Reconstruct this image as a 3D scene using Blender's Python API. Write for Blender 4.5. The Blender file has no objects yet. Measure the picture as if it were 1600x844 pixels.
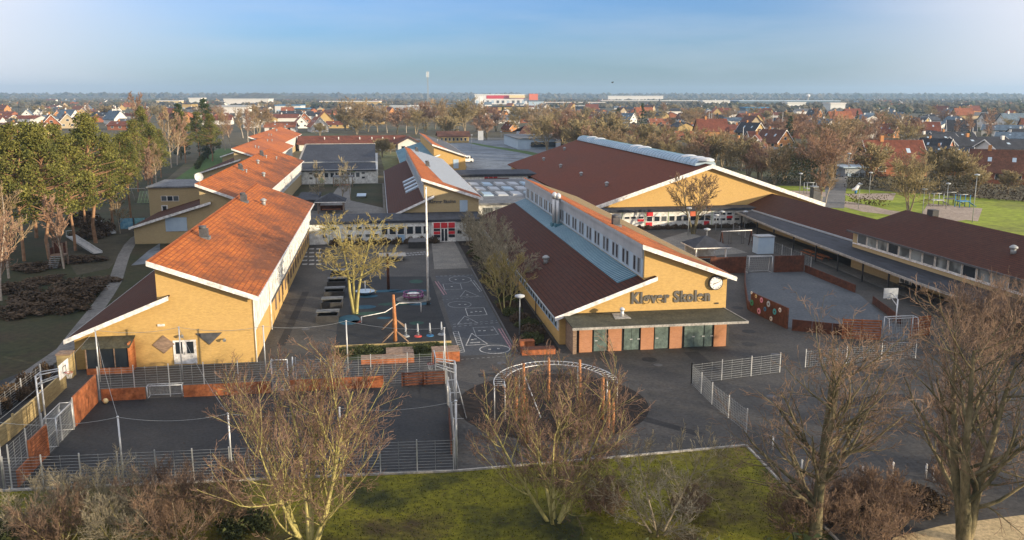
import bpy, math, random
import numpy as np
from mathutils import Vector, Matrix, Quaternion
random.seed(7); HAZE = True
SC = bpy.context.scene
COL = SC.collection
# ------------------------------------------------------------------ camera, light, exposure
F = 1350.; CX = 800.; CY = 422.; HZ = 150.; CH = 24.
TH = math.atan((CY-HZ)/F); YAW = math.atan(210*math.cos(TH)/F)
FW = np.array([math.sin(YAW)*math.cos(TH), math.cos(YAW)*math.cos(TH), -math.sin(TH)])
RT = np.array([math.cos(YAW), -math.sin(YAW), 0.]); UP = np.cross(RT, FW)
cam = bpy.data.cameras.new("camera"); camo = bpy.data.objects.new("camera", cam); COL.objects.link(camo)
cam.sensor_width = 36; cam.lens = 36*F/1600; cam.clip_start = .5; cam.clip_end = 30000
camo.matrix_world = Matrix(((RT[0], UP[0], -FW[0], 0), (RT[1], UP[1], -FW[1], 0), (RT[2], UP[2], -FW[2], CH), (0, 0, 0, 1)))
SC.camera = camo
SUN_EL = 9.5; SUN_AZ = math.atan2(.8, -.6)
w = bpy.data.worlds.new("World"); SC.world = w; w.use_nodes = True
nt = w.node_tree; nt.nodes.clear()
wo = nt.nodes.new('ShaderNodeOutputWorld'); bg = nt.nodes.new('ShaderNodeBackground'); sky = nt.nodes.new('ShaderNodeTexSky')
sky.sky_type = 'NISHITA'; sky.sun_disc = False; sky.sun_elevation = math.radians(SUN_EL); sky.sun_rotation = SUN_AZ
sky.air_density = 1.0; sky.dust_density = .6; sky.ozone_density = 2.2; sky.altitude = 20
bg.inputs[1].default_value = .092
tc = nt.nodes.new('ShaderNodeTexCoord'); mp = nt.nodes.new('ShaderNodeMapping'); mp.inputs['Scale'].default_value = (1.2, 1.2, 9)
nz = nt.nodes.new('ShaderNodeTexNoise'); nz.inputs['Scale'].default_value = 1.6; nz.inputs['Detail'].default_value = 6; nz.inputs['Roughness'].default_value = .55
cr = nt.nodes.new('ShaderNodeValToRGB'); cr.color_ramp.elements[0].position = .46; cr.color_ramp.elements[1].position = .74
cr.color_ramp.elements[1].color = (.42, .42, .42, 1)
mx = nt.nodes.new('ShaderNodeMixRGB'); mx.inputs[2].default_value = (5.0, 5.4, 6.2, 1)
L = nt.links.new
L(tc.outputs['Generated'], mp.inputs[0]); L(mp.outputs[0], nz.inputs['Vector']); L(nz.outputs[0], cr.inputs[0]); L(cr.outputs[0], mx.inputs[0])
gm = nt.nodes.new('ShaderNodeMixRGB'); gm.blend_type = 'MULTIPLY'; gm.inputs[0].default_value = 1; gm.inputs[2].default_value = (.62, .92, 1.66, 1)
L(sky.outputs[0], gm.inputs[1]); L(gm.outputs[0], mx.inputs[1])
# milky cloud veil in the sky towards both sides of the view, broken up by noise
vd = nt.nodes.new('ShaderNodeVectorMath'); vd.operation = 'DOT_PRODUCT'; vd.inputs[1].default_value = (math.sin(YAW), math.cos(YAW), 0)
L(tc.outputs['Generated'], vd.inputs[0]); na = nt.nodes.new('ShaderNodeMath'); na.operation = 'MULTIPLY_ADD'; na.inputs[1].default_value = .06; L(nz.outputs[0], na.inputs[0]); L(vd.outputs['Value'], na.inputs[2])
vr = nt.nodes.new('ShaderNodeValToRGB'); vr.color_ramp.interpolation = 'EASE'; vr.color_ramp.elements[0].position = .87; vr.color_ramp.elements[0].color = (.9, .9, .9, 1); vr.color_ramp.elements[1].position = 1.0; vr.color_ramp.elements[1].color = (0, 0, 0, 1)
L(na.outputs[0], vr.inputs[0]); m2 = nt.nodes.new('ShaderNodeMixRGB'); m2.inputs[2].default_value = (6.7, 6.7, 7.2, 1); L(vr.outputs[0], m2.inputs[0]); L(mx.outputs[0], m2.inputs[1])
L(m2.outputs[0], bg.inputs[0]); L(bg.outputs[0], wo.inputs[0])
sl = bpy.data.lights.new("sun", 'SUN'); sl.energy = 5.0; sl.angle = math.radians(.6); sl.color = (1, .82, .58)
so = bpy.data.objects.new("sun", sl); COL.objects.link(so)
ce = math.cos(math.radians(SUN_EL)); SUNV = Vector((.8*ce, -.6*ce, math.sin(math.radians(SUN_EL))))
so.rotation_euler = SUNV.to_track_quat('Z', 'Y').to_euler(); so.location = (60, -60, 80)
SC.view_settings.view_transform = 'Standard'; SC.view_settings.look = 'None'; SC.view_settings.exposure = .62; SC.view_settings.gamma = 1
SC.render.engine = 'CYCLES'

# ------------------------------------------------------------------ survey: where a sight line meets the ground or a plane
def ray(px, py): return FW*F + RT*(px-CX) - UP*(py-CY)
def G(px, py, z=0.):
    d = ray(px, py); t = (z-CH)/d[2]; return (float(d[0]*t), float(d[1]*t))
def G3(px, py, z=0.): x, y = G(px, py, z); return (x, y, z)
def AtY(px, py, Y):
    d = ray(px, py); t = Y/d[1]; return (float(d[0]*t), float(CH+d[2]*t))
def OnPlane(px, py, p, n):
    d = ray(px, py); o = np.array([0, 0, CH]); n = np.array(n, float); t = ((np.array(p)-o)@n)/(d@n); r = o+d*t
    return (float(r[0]), float(r[1]), float(r[2]))

# ------------------------------------------------------------------ mesh helpers
OFF = {}
class MB:
    def __init__(s): s.v = []; s.f = []; s.m = []; s.sm = []
    def face(s, pts, mi=0, sm=False):
        b = len(s.v); s.v += [tuple(p) for p in pts]; s.f.append(tuple(range(b, b+len(pts)))); s.m.append(mi); s.sm.append(sm)
    def prism(s, lo, hi, mi=0, caps=True):
        b = len(s.v); n = len(lo); s.v += [tuple(p) for p in lo]+[tuple(p) for p in hi]
        for i in range(n):
            j = (i+1) % n; s.f.append((b+i, b+j, b+n+j, b+n+i)); s.m.append(mi); s.sm.append(False)
        if caps:
            s.f.append(tuple(range(b+n-1, b-1, -1))); s.f.append(tuple(range(b+n, b+2*n))); s.m += [mi, mi]; s.sm += [False]*2
        return s
    def box(s, x0, x1, y0, y1, z0, z1, mi=0):
        if x0 > x1: x0, x1 = x1, x0
        if y0 > y1: y0, y1 = y1, y0
        q = [(x0, y0), (x1, y0), (x1, y1), (x0, y1)]
        return s.prism([(a, b, z0) for a, b in q], [(a, b, z1) for a, b in q], mi)
    def obox(s, cx, cy, z0, z1, w, d, ang=0, mi=0):
        c, n = math.cos(ang), math.sin(ang); q = []
        for a, b in ((-w/2, -d/2), (w/2, -d/2), (w/2, d/2), (-w/2, d/2)): q.append((cx+a*c-b*n, cy+a*n+b*c))
        return s.prism([(a, b, z0) for a, b in q], [(a, b, z1) for a, b in q], mi)
    def poly(s, xy, z0, z1, mi=0):
        a = sum(xy[i][0]*xy[(i+1) % len(xy)][1]-xy[(i+1) % len(xy)][0]*xy[i][1] for i in range(len(xy)))
        if a < 0: xy = xy[::-1]
        return s.prism([(a, b, z0) for a, b in xy], [(a, b, z1) for a, b in xy], mi)
    def exY(s, xz, y0, y1, mi=0):
        a = sum(xz[i][0]*xz[(i+1) % len(xz)][1]-xz[(i+1) % len(xz)][0]*xz[i][1] for i in range(len(xz)))
        if a > 0: xz = xz[::-1]
        return s.prism([(a, y0, b) for a, b in xz], [(a, y1, b) for a, b in xz], mi)
    def exX(s, yz, x0, x1, mi=0):
        a = sum(yz[i][0]*yz[(i+1) % len(yz)][1]-yz[(i+1) % len(yz)][0]*yz[i][1] for i in range(len(yz)))
        if a < 0: yz = yz[::-1]
        return s.prism([(x0, a, b) for a, b in yz], [(x1, a, b) for a, b in yz], mi)
    def slab(s, pts, th, mi=0):
        n = (Vector(pts[1])-Vector(pts[0])).cross(Vector(pts[2])-Vector(pts[1]))
        if n.z < 0: pts = pts[::-1]
        return s.prism([(p[0], p[1], p[2]-th) for p in pts], pts, mi)
    def tube(s, P, R, n=6, mi=0, cap=True, sm=True):
        P = [Vector(p) for p in P]
        if not hasattr(R, '__len__'): R = [R]*len(P)
        b = len(s.v); ref = None
        for i, p in enumerate(P):
            d = (P[min(i+1, len(P)-1)]-P[max(i-1, 0)])
            if d.length < 1e-9: d = Vector((0, 0, 1))
            d.normalize()
            if ref is None: ref = Vector((1, 0, 0)) if abs(d.x) < .8 else Vector((0, 1, 0))
            u = d.cross(ref).normalized(); ref = u.cross(d); v = ref
            for k in range(n):
                a = 2*math.pi*k/n; q = p+(u*math.cos(a)+v*math.sin(a))*R[i]; s.v.append((q.x, q.y, q.z))
        for i in range(len(P)-1):
            for k in range(n):
                k2 = (k+1) % n; s.f.append((b+i*n+k, b+(i+1)*n+k, b+(i+1)*n+k2, b+i*n+k2)); s.m.append(mi); s.sm.append(sm)
        if cap:
            s.f.append(tuple(b+k for k in range(n))); s.f.append(tuple(b+(len(P)-1)*n+k for k in range(n-1, -1, -1))); s.m += [mi]*2; s.sm += [False]*2
        return s
    def disc(s, c, r, z0, z1, n=24, mi=0, r2=None):
        r2 = r if r2 is None else r2
        return s.prism([(c[0]+r*math.cos(2*math.pi*k/n), c[1]+r*math.sin(2*math.pi*k/n), z0) for k in range(n)],
                       [(c[0]+r2*math.cos(2*math.pi*k/n), c[1]+r2*math.sin(2*math.pi*k/n), z1) for k in range(n)], mi)
    def ring(s, c, r0, r1, z0, z1, n=32, mi=0, a0=0, a1=2*math.pi):
        full = abs(a1-a0-2*math.pi) < 1e-6
        for k in range(n):
            a, b = a0+(a1-a0)*k/n, a0+(a1-a0)*(k+1)/n
            q = [(c[0]+r*math.cos(t), c[1]+r*math.sin(t)) for r, t in ((r0, a), (r1, a), (r1, b), (r0, b))]
            s.prism([(x, y, z0) for x, y in q], [(x, y, z1) for x, y in q], mi)
        return s
    def mesh(s, name, mats, off=(0, 0, 0)):
        me = bpy.data.meshes.new(name)
        v = np.array(s.v, float).reshape(-1, 3)-np.array(off)
        me.from_pydata(v.tolist(), [], s.f)
        for m in (mats if isinstance(mats, (list, tuple)) else [mats]): me.materials.append(m)
        me.polygons.foreach_set('material_index', s.m); me.polygons.foreach_set('use_smooth', s.sm); me.update()
        return me
    def build(s, name, mats, parent=None, origin=None):
        off = OFF[parent.name] if parent else (origin or (0, 0, 0))
        o = bpy.data.objects.new(name, s.mesh(name, mats, off)); COL.objects.link(o)
        if parent: o.parent = parent
        else: o.location = off
        OFF[o.name] = off
        return o
def tag(o, label=None, cat=None, group=None, kind=None):
    if label: o['label'] = label
    if cat: o['category'] = cat
    if group: o['group'] = group
    if kind: o['kind'] = kind
    return o
def empty(name, loc, label=None, cat=None, group=None, rz=0):
    o = bpy.data.objects.new(name, None); COL.objects.link(o); o.location = loc; o.rotation_euler = (0, 0, rz)
    o.empty_display_size = .3; OFF[o.name] = tuple(loc); tag(o, label, cat, group); return o
def copy_tree(o, parent=None):
    c = o.copy(); COL.objects.link(c); c.parent = parent
    for ch in list(KIDS.get(o.name, o.children)): copy_tree(ch, c)
    return c
KIDS = {}
def place(proto, i, loc, rz=0, s=1, label=None, group=None, scale=None):
    o = proto if i == 0 else copy_tree(proto)
    o.location = loc; o.rotation_euler = (0, 0, rz); o.scale = scale or (s, s, s)
    if label: o['label'] = label
    if group: o['group'] = group
    return o

# ------------------------------------------------------------------ materials
def nodes(name):
    m = bpy.data.materials.new(name); m.use_nodes = True; t = m.node_tree; return m, t, t.nodes['Principled BSDF']
def N(t, kind, **kw):
    n = t.nodes.new(kind)
    for k, v in kw.items(): n.inputs[k.replace('_', ' ')].default_value = v
    return n
def ramp(t, src, stops):
    r = t.nodes.new('ShaderNodeValToRGB'); e = r.color_ramp.elements
    while len(e) < len(stops): e.new(.5)
    for i, (p, c) in enumerate(stops): e[i].position = p; e[i].color = (c[0], c[1], c[2], 1)
    t.links.new(src, r.inputs[0]); return r.outputs[0]
def pm(name, c1, c2=None, scale=1., detail=5, rough=.85, bump=0, bscale=None, metal=0, c3=None, lo=.35, hi=.65, stretch=(1, 1, 1), spec=.3, island=0, fine=None):
    m, t, b = nodes(name); b.inputs['Roughness'].default_value = rough; b.inputs['Metallic'].default_value = metal
    b.inputs['Specular IOR Level'].default_value = spec
    if c2 is None: b.inputs['Base Color'].default_value = (*c1, 1); return m
    tc = t.nodes.new('ShaderNodeTexCoord'); mp = t.nodes.new('ShaderNodeMapping'); mp.inputs['Scale'].default_value = stretch
    t.links.new(tc.outputs['Object'], mp.inputs[0])
    n = N(t, 'ShaderNodeTexNoise', Scale=scale, Detail=detail, Roughness=.62); t.links.new(mp.outputs[0], n.inputs['Vector'])
    st = [(lo, c1), (hi, c2)] if c3 is None else [(lo, c1), ((lo+hi)/2, c2), (hi, c3)]
    col = ramp(t, n.outputs[0], st)
    if fine:
        n2 = N(t, 'ShaderNodeTexNoise', Scale=fine, Detail=3, Roughness=.7); t.links.new(mp.outputs[0], n2.inputs['Vector'])
        k = ramp(t, n2.outputs[0], [(.3, (.62,)*3), (.7, (1.35,)*3)])
        q = t.nodes.new('ShaderNodeMixRGB'); q.blend_type = 'MULTIPLY'; q.inputs[0].default_value = 1
        t.links.new(col, q.inputs[1]); t.links.new(k, q.inputs[2]); col = q.outputs[0]
    if island:
        gi = t.nodes.new('ShaderNodeNewGeometry'); k = ramp(t, gi.outputs['Random Per Island'], [(0, (1-island,)*3), (1, (1+island,)*3)])
        q = t.nodes.new('ShaderNodeMixRGB'); q.blend_type = 'MULTIPLY'; q.inputs[0].default_value = 1
        t.links.new(col, q.inputs[1]); t.links.new(k, q.inputs[2]); col = q.outputs[0]
    t.links.new(col, b.inputs['Base Color'])
    if bump:
        n3 = N(t, 'ShaderNodeTexNoise', Scale=bscale or scale*8, Detail=4); t.links.new(mp.outputs[0], n3.inputs['Vector'])
        bp = N(t, 'ShaderNodeBump', Strength=bump, Distance=.05); t.links.new(n3.outputs[0], bp.inputs['Height']); t.links.new(bp.outputs[0], b.inputs['Normal'])
    return m
def brickmat(name, c1, c2, mortar, bw=.24, rh=.07, ms=.012, swap=False, mott=None, rough=.85, bump=.3, off=.5, mlo=.4, mhi=.7, mscale=.25, mstretch=(1, 1, 1), spec=.25, dirt=0):
    """bricks on walls (x+y, z) or, with swap, tiles on a roof (y, x)"""
    m, t, b = nodes(name); b.inputs['Roughness'].default_value = rough; b.inputs['Specular IOR Level'].default_value = spec
    tc = t.nodes.new('ShaderNodeTexCoord'); sp = t.nodes.new('ShaderNodeSeparateXYZ'); cb = t.nodes.new('ShaderNodeCombineXYZ'); t.links.new(tc.outputs['Object'], sp.inputs[0])
    if swap: t.links.new(sp.outputs[1], cb.inputs[0]); t.links.new(sp.outputs[0], cb.inputs[1])
    else:
        a = t.nodes.new('ShaderNodeMath'); a.operation = 'ADD'; t.links.new(sp.outputs[0], a.inputs[0]); t.links.new(sp.outputs[1], a.inputs[1])
        t.links.new(a.outputs[0], cb.inputs[0]); t.links.new(sp.outputs[2], cb.inputs[1])
    br = t.nodes.new('ShaderNodeTexBrick'); br.offset = off; br.inputs['Color1'].default_value = (*c1, 1); br.inputs['Color2'].default_value = (*c2, 1); br.inputs['Mortar'].default_value = (*mortar, 1)
    br.inputs['Scale'].default_value = 1; br.inputs['Mortar Size'].default_value = ms; br.inputs['Mortar Smooth'].default_value = .4; br.inputs['Brick Width'].default_value = bw; br.inputs['Row Height'].default_value = rh
    t.links.new(cb.outputs[0], br.inputs['Vector']); col = br.outputs['Color']
    mp = t.nodes.new('ShaderNodeMapping'); mp.inputs['Scale'].default_value = mstretch; t.links.new(tc.outputs['Object'], mp.inputs[0])
    if mott:
        n = N(t, 'ShaderNodeTexNoise', Scale=mscale, Detail=9, Roughness=.68); t.links.new(mp.outputs[0], n.inputs['Vector'])
        src = n.outputs[0]
        if dirt:                                                     # moss and soot gather towards the eaves (object x grows that way)
            md = t.nodes.new('ShaderNodeMath'); md.operation = 'MULTIPLY_ADD'; md.inputs[1].default_value = .022; md.inputs[2].default_value = .08; t.links.new(sp.outputs[0], md.inputs[0])
            ad = t.nodes.new('ShaderNodeMath'); t.links.new(md.outputs[0], ad.inputs[0]); t.links.new(n.outputs[0], ad.inputs[1]); src = ad.outputs[0]
        k = ramp(t, src, [(mlo, (0, 0, 0)), (mhi, (1, 1, 1))])
        q = t.nodes.new('ShaderNodeMixRGB'); t.links.new(k, q.inputs[0]); t.links.new(col, q.inputs[1]); q.inputs[2].default_value = (*mott, 1)
        n2 = N(t, 'ShaderNodeTexNoise', Scale=2.2, Detail=6, Roughness=.7); t.links.new(mp.outputs[0], n2.inputs['Vector'])
        k2 = ramp(t, n2.outputs[0], [(.3, (.72,)*3), (.7, (1.22,)*3)] if swap else [(.3, (.90,)*3), (.7, (1.08,)*3)])
        q2 = t.nodes.new('ShaderNodeMixRGB'); q2.blend_type = 'MULTIPLY'; q2.inputs[0].default_value = 1; t.links.new(q.outputs[0], q2.inputs[1]); t.links.new(k2, q2.inputs[2]); col = q2.outputs[0]
    t.links.new(col, b.inputs['Base Color'])
    if bump:
        bp = N(t, 'ShaderNodeBump', Strength=bump, Distance=.02); bp.invert = True; t.links.new(br.outputs['Fac'], bp.inputs['Height']); t.links.new(bp.outputs[0], b.inputs['Normal'])
    return m
M = {}
M['asphalt'] = pm('asphalt', (.038, .039, .039), (.082, .077, .070), .16, 8, .8, .25, 30, fine=3.5)
M['asphalt_dark'] = pm('asphalt_dark', (.020, .023, .026), (.036, .037, .038), .22, 7, .78, .2, 30, fine=4)
M['rubber'] = pm('rubber', (.016, .019, .022), (.03, .032, .034), .5, 4, .85, fine=5)
M['mulch'] = pm('mulch', (.012, .010, .009), (.028, .020, .016), 1.2, 6, .95, .5, 12, fine=7)
M['slab'] = pm('slab', (.13, .13, .12), (.2, .19, .17), .5, 6, .85, fine=4)
M['concrete'] = pm('concrete', (.28, .27, .25), (.42, .40, .36), .7, 6, .85, fine=5)
M['frostasphalt'] = pm('frostasphalt', (.07, .085, .10), (.17, .20, .23), .05, 7, .7, c3=(.08, .095, .11), fine=.8)
M['brick'] = brickmat('brick', (.66, .43, .135), (.52, .325, .10), (.42, .30, .15), mott=(.55, .36, .135), mscale=.22, bump=.25, mstretch=(1, 1, 2.5))
M['brick_tan'] = brickmat('brick_tan', (.50, .38, .19), (.44, .33, .16), (.42, .36, .24), mott=(.44, .335, .18), mscale=.22, bump=.2, mstretch=(1, 1, 2.5))
M['brick_red'] = brickmat('brick_red', (.30, .105, .055), (.25, .085, .045), (.3, .2, .15))
M['tile_orange'] = brickmat('tile_orange', (.62, .19, .030), (.40, .105, .022), (.24, .065, .02), .30, .42, .05, True, (.17, .062, .026), .8, .7, 0., .42, .62, .22, (1, .6, 1), dirt=1)
M['tile_far'] = brickmat('tile_far', (.58, .18, .04), (.47, .135, .035), (.34, .10, .03), .30, .42, .05, True, (.26, .09, .045), .8, .4, 0., .42, .72, .10, (1, .6, 1))
M['tile_brown'] = brickmat('tile_brown', (.098, .028, .012), (.078, .022, .010), (.022, .009, .006), .30, .42, .055, True, (.060, .026, .016), .8, .6, 0., .45, .75, .12, (1, .5, 1), spec=.2)
M['tile_hall'] = brickmat('tile_hall', (.150, .040, .016), (.132, .036, .015), (.10, .028, .012), .30, .42, .03, True, (.105, .036, .018), .85, .4, 0., .45, .75, .08, (1, .5, 1), spec=.2)
M['tile_moss'] = brickmat('tile_moss', (.30, .225, .11), (.26, .20, .10), (.2, .14, .07), .30, .42, .05, True, (.34, .17, .06), .85, .5, 0., .5, .75, .4, (1, .6, 1))
M['tile_frost'] = brickmat('tile_frost', (.40, .44, .48), (.34, .38, .43), (.25, .28, .32), .30, .42, .05, True, (.30, .33, .36), .8, .4, 0., .5, .75, .25)
M['felt'] = pm('felt', (.028, .032, .042), (.045, .05, .062), .2, 6, .8, fine=1.5, stretch=(1, .3, 1))
M['felt_green'] = pm('felt_green', (.050, .050, .034), (.085, .08, .052), .9, 7, .9, fine=4)
M['felt_grey'] = pm('felt_grey', (.11, .12, .13), (.18, .19, .2), .3, 6, .8, fine=2)
M['white'] = pm('white', (.70, .69, .66), (.80, .79, .76), .8, 4, .5, fine=2)
M['panel'] = pm('panel', (.60, .62, .60), (.72, .73, .70), .35, 5, .55, fine=1.2)
M['panel_blue'] = pm('panel_blue', (.36, .47, .58), (.44, .55, .64), .5, 4, .5)
M['panel_grey'] = pm('panel_grey', (.34, .37, .40), (.42, .45, .48), .5, 4, .6)
M['zinc'] = pm('zinc', (.05, .14, .19), (.09, .21, .26), .35, 6, .6, metal=0, stretch=(1, .25, 1), spec=.25)
M['zinc_light'] = pm('zinc_light', (.27, .38, .47), (.38, .49, .58), .3, 5, .5, metal=.1, spec=.3)
M['dome'] = pm('dome', (.62, .63, .60), (.72, .72, .68), 1, 3, .35, spec=.5)
M['steel'] = pm('steel', (.50, .52, .53), (.64, .65, .65), 2, 4, .45, metal=.5, spec=.5)
M['galv'] = pm('galv', (.26, .28, .29), (.38, .40, .40), 3, 4, .5, metal=.3)
M['dark'] = pm('dark', (.03, .03, .032), (.05, .05, .05), 2, 4, .6)
M['lead'] = pm('lead', (.06, .065, .07), (.10, .10, .105), 2, 4, .6)
M['wood'] = pm('wood', (.36, .125, .045), (.50, .19, .075), .8, 6, .7, stretch=(1, 1, 6), fine=3)
M['corten'] = pm('corten', (.24, .075, .028), (.36, .125, .05), .9, 7, .8, fine=3)
M['corten_dark'] = pm('corten_dark', (.065, .026, .016), (.12, .042, .022), .9, 7, .8, fine=3)
M['wood_grey'] = pm('wood_grey', (.20, .14, .10), (.30, .21, .15), .8, 6, .85, stretch=(1, 1, 6), fine=3)
M['plank'] = pm('plank', (.36, .27, .12), (.46, .36, .18), .6, 6, .85, stretch=(.4, .4, 5), fine=3)
M['log'] = pm('log', (.40, .16, .06), (.52, .24, .10), 1.5, 6, .8, stretch=(3, 3, .6), fine=3)
M['door_green'] = pm('door_green', (.095, .135, .125), (.12, .165, .15), 1.2, 5, .5, fine=3)
M['green_tint'] = pm('green_tint', (.30, .42, .22), (.36, .48, .26), 1, 4, .6)
M['blue_tint'] = pm('blue_tint', (.25, .40, .58), (.3, .46, .62), 1, 4, .6)
M['red_panel'] = pm('red_panel', (.52, .025, .035), (.60, .035, .045), 1, 3, .45)
M['orange_panel'] = pm('orange_panel', (.55, .13, .06), (.6, .16, .08), 1, 3, .5)
M['blue'] = pm('blue', (.03, .16, .32), (.05, .22, .42), 2, 3, .5)
M['teal'] = pm('teal', (.05, .36, .42), (.08, .42, .48), 2, 3, .5)
M['pink'] = pm('pink', (.62, .25, .38), (.68, .32, .42), 2, 3, .6)
M['green'] = pm('green', (.03, .22, .12), (.04, .26, .14), 2, 3, .6)
M['yellow'] = pm('yellow', (.60, .52, .30), (.68, .52, .26), 2, 3, .6)
M['purple'] = pm('purple', (.16, .04, .12), (.2, .06, .15), 2, 3, .5)
M['red'] = pm('red', (.42, .05, .04), (.5, .07, .05), 2, 3, .5)
M['paint'] = pm('paint', (.20, .21, .21), (.52, .52, .51), 2.5, 6, .8, fine=6)
M['paint_worn'] = pm('paint_worn', (.15, .16, .17), (.34, .35, .36), 1.5, 6, .85, fine=5)
M['paint_pink'] = pm('paint_pink', (.22, .13, .15), (.34, .20, .22), 1.5, 6, .85, fine=5)
M['letter'] = pm('letter', (.10, .095, .085), (.14, .13, .115), 2, 3, .6)
M['lawn'] = pm('lawn', (.030, .036, .010), (.17, .16, .010), .085, 8, .95, .5, 9, c3=(.07, .05, .02), lo=.38, hi=.60, fine=2.2)
M['lawn_bright'] = pm('lawn_bright', (.17, .22, .018), (.25, .30, .028), .04, 8, .95, .3, 6, c3=(.19, .21, .035), fine=.6)
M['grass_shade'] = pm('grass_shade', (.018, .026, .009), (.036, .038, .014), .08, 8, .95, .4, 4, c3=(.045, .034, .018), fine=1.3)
M['grass_green'] = pm('grass_green', (.05, .105, .025), (.075, .13, .03), .08, 6, .95, fine=1)
M['earth'] = pm('earth', (.05, .05, .026), (.10, .085, .05), .012, 8, .95, c3=(.065, .075, .03), fine=.12)
M['gravel'] = pm('gravel', (.30, .24, .19), (.40, .32, .25), .15, 7, .95, fine=1.5)
M['pathway'] = pm('pathway', (.13, .13, .125), (.19, .185, .175), .2, 6, .9, fine=2)
M['tanpath'] = pm('tanpath', (.48, .37, .20), (.60, .46, .26), .3, 6, .9, fine=4)
M['bark_yellow'] = pm('bark_yellow', (.22, .20, .06), (.48, .42, .17), 1.6, 6, .9, .4, 14, stretch=(1, 1, .4), fine=5)
M['bark_grey'] = pm('bark_grey', (.20, .165, .11), (.34, .28, .19), 1.6, 6, .9, .4, 14, stretch=(1, 1, .4), fine=5)
M['bark_dark'] = pm('bark_dark', (.06, .058, .03), (.22, .18, .10), .9, 7, .9, .4, 14, stretch=(1, 1, .5), fine=5)
M['bark_birch'] = pm('bark_birch', (.30, .25, .19), (.5, .44, .36), 2, 6, .8, stretch=(1, 1, 2))
M['bark_pine'] = pm('bark_pine', (.24, .13, .07), (.36, .22, .13), 1.6, 5, .9)
M['twig_red'] = pm('twig_red', (.12, .075, .058), (.28, .18, .125), .5, 4, .9, island=.35)
M['twig_yellow'] = pm('twig_yellow', (.26, .21, .075), (.42, .34, .13), .5, 4, .9, island=.3)
M['twig_brown'] = pm('twig_brown', (.12, .08, .058), (.30, .20, .13), .5, 4, .9, island=.35)
M['twig_grey'] = pm('twig_grey', (.20, .175, .12), (.40, .35, .24), .5, 4, .9, island=.3)
M['twig_far1'] = pm('twig_far1', (.27, .195, .11), (.40, .30, .18), .12, 3, .95, island=.35)
M['twig_far2'] = pm('twig_far2', (.27, .165, .11), (.38, .25, .17), .12, 3, .95, island=.35)
M['twig_far3'] = pm('twig_far3', (.25, .20, .10), (.37, .30, .16), .12, 3, .95, island=.35)
M['needle'] = pm('needle', (.05, .065, .016), (.19, .18, .040), .35, 4, .9, island=.4)
M['needle_dark'] = pm('needle_dark', (.022, .042, .016), (.045, .070, .022), .35, 4, .9, island=.4)
M['leaf_dark'] = pm('leaf_dark', (.035, .045, .015), (.075, .085, .028), .8, 4, .9, island=.4)
M['leaf_brown'] = pm('leaf_brown', (.055, .038, .024), (.105, .072, .044), .8, 4, .9, island=.4)
M['hedge'] = pm('hedge', (.05, .042, .022), (.095, .075, .04), .5, 4, .95, island=.4)
M['wood_far'] = pm('wood_far', (.065, .06, .038), (.105, .09, .06), .01, 6, .95, c3=(.05, .065, .035), island=.35)
m, t, b = nodes('glass'); b.inputs['Base Color'].default_value = (.025, .032, .04, 1); b.inputs['Roughness'].default_value = .12; b.inputs['Specular IOR Level'].default_value = .6; M['glass'] = m
m, t, b = nodes('glass_curtain')
tc_ = t.nodes.new('ShaderNodeTexCoord'); n_ = N(t, 'ShaderNodeTexNoise', Scale=.45, Detail=2); t.links.new(tc_.outputs['Object'], n_.inputs['Vector'])
t.links.new(ramp(t, n_.outputs[0], [(.42, (.09, .10, .10)), (.58, (.30, .34, .34))]), b.inputs['Base Color']); b.inputs['Roughness'].default_value = .15; b.inputs['Specular IOR Level'].default_value = .6; M['glass_curtain'] = m
WALLC = {'yellowbrick': (.46, .33, .14), 'white': (.72, .70, .66), 'redbrick': (.32, .12, .06), 'tan': (.42, .34, .22), 'grey': (.30, .30, .29), 'orangebrick': (.52, .24, .09)}
for k, c in WALLC.items(): M['w_'+k] = pm('wall_'+k, tuple(a*.88 for a in c), c, .5, 4, .85)
ROOFC = {'orange': (.29, .10, .045), 'red': (.165, .052, .030), 'brown': (.12, .05, .03), 'dark': (.035, .037, .045), 'grey': (.11, .115, .125), 'blue': (.12, .17, .22)}
for k, c in ROOFC.items(): M['r_'+k] = pm('roof_'+k, tuple(a*.65 for a in c), tuple(a*1.1 for a in c), .4, 6, .8, stretch=(1, 1, 1), fine=2)
# ------------------------------------------------------------------ the setting
def sheet(name, xy, z, mat, th=.06, z0=None):
    o = MB().poly(list(xy), z-th if z0 is None else z0, z).build(name, mat); o['kind'] = 'structure'; return o
mb = MB(); mb.face([(-9000, -400, 0), (9000, -400, 0), (9000, 12000, 0), (-9000, 12000, 0)])
tag(mb.build('ground', M['earth']), kind='structure')
yard = [(-28.5, 54.0), (-10, 53.3), (4.3, 52.6), (24.75, 53.75), (24.4, 46), (24.2, 38), (95, 38), (95, 60), (76, 75), (76, 160), (-12, 160), (-12.2, 147), (-28, 147), (-28.5, 79)]
sheet('asphalt_yard', yard, .004, M['asphalt'], .05)
sheet('courtyard_paving', [(-22, 155), (1, 155), (1, 245), (-22, 245)], .004, M['pathway'])
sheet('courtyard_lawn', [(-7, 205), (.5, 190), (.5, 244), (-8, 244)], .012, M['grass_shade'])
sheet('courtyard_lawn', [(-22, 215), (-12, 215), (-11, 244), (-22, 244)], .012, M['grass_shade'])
sheet('back_lawn', [(2, 256), (15, 256), (17, 385), (0, 385)], .01, pm('khaki_grass', (.11, .12, .04), (.17, .17, .07), .1, 6, .95, fine=1))
sheet('back_lawn', [(-23, 256), (-27, 256), (-32, 330), (-27, 330)], .012, M['lawn_bright'])
sheet('parking_asphalt', [(20, 225), (60, 225), (66, 330), (92, 400), (92, 480), (35, 480), (30, 300)], .006, M['frostasphalt'])
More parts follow.
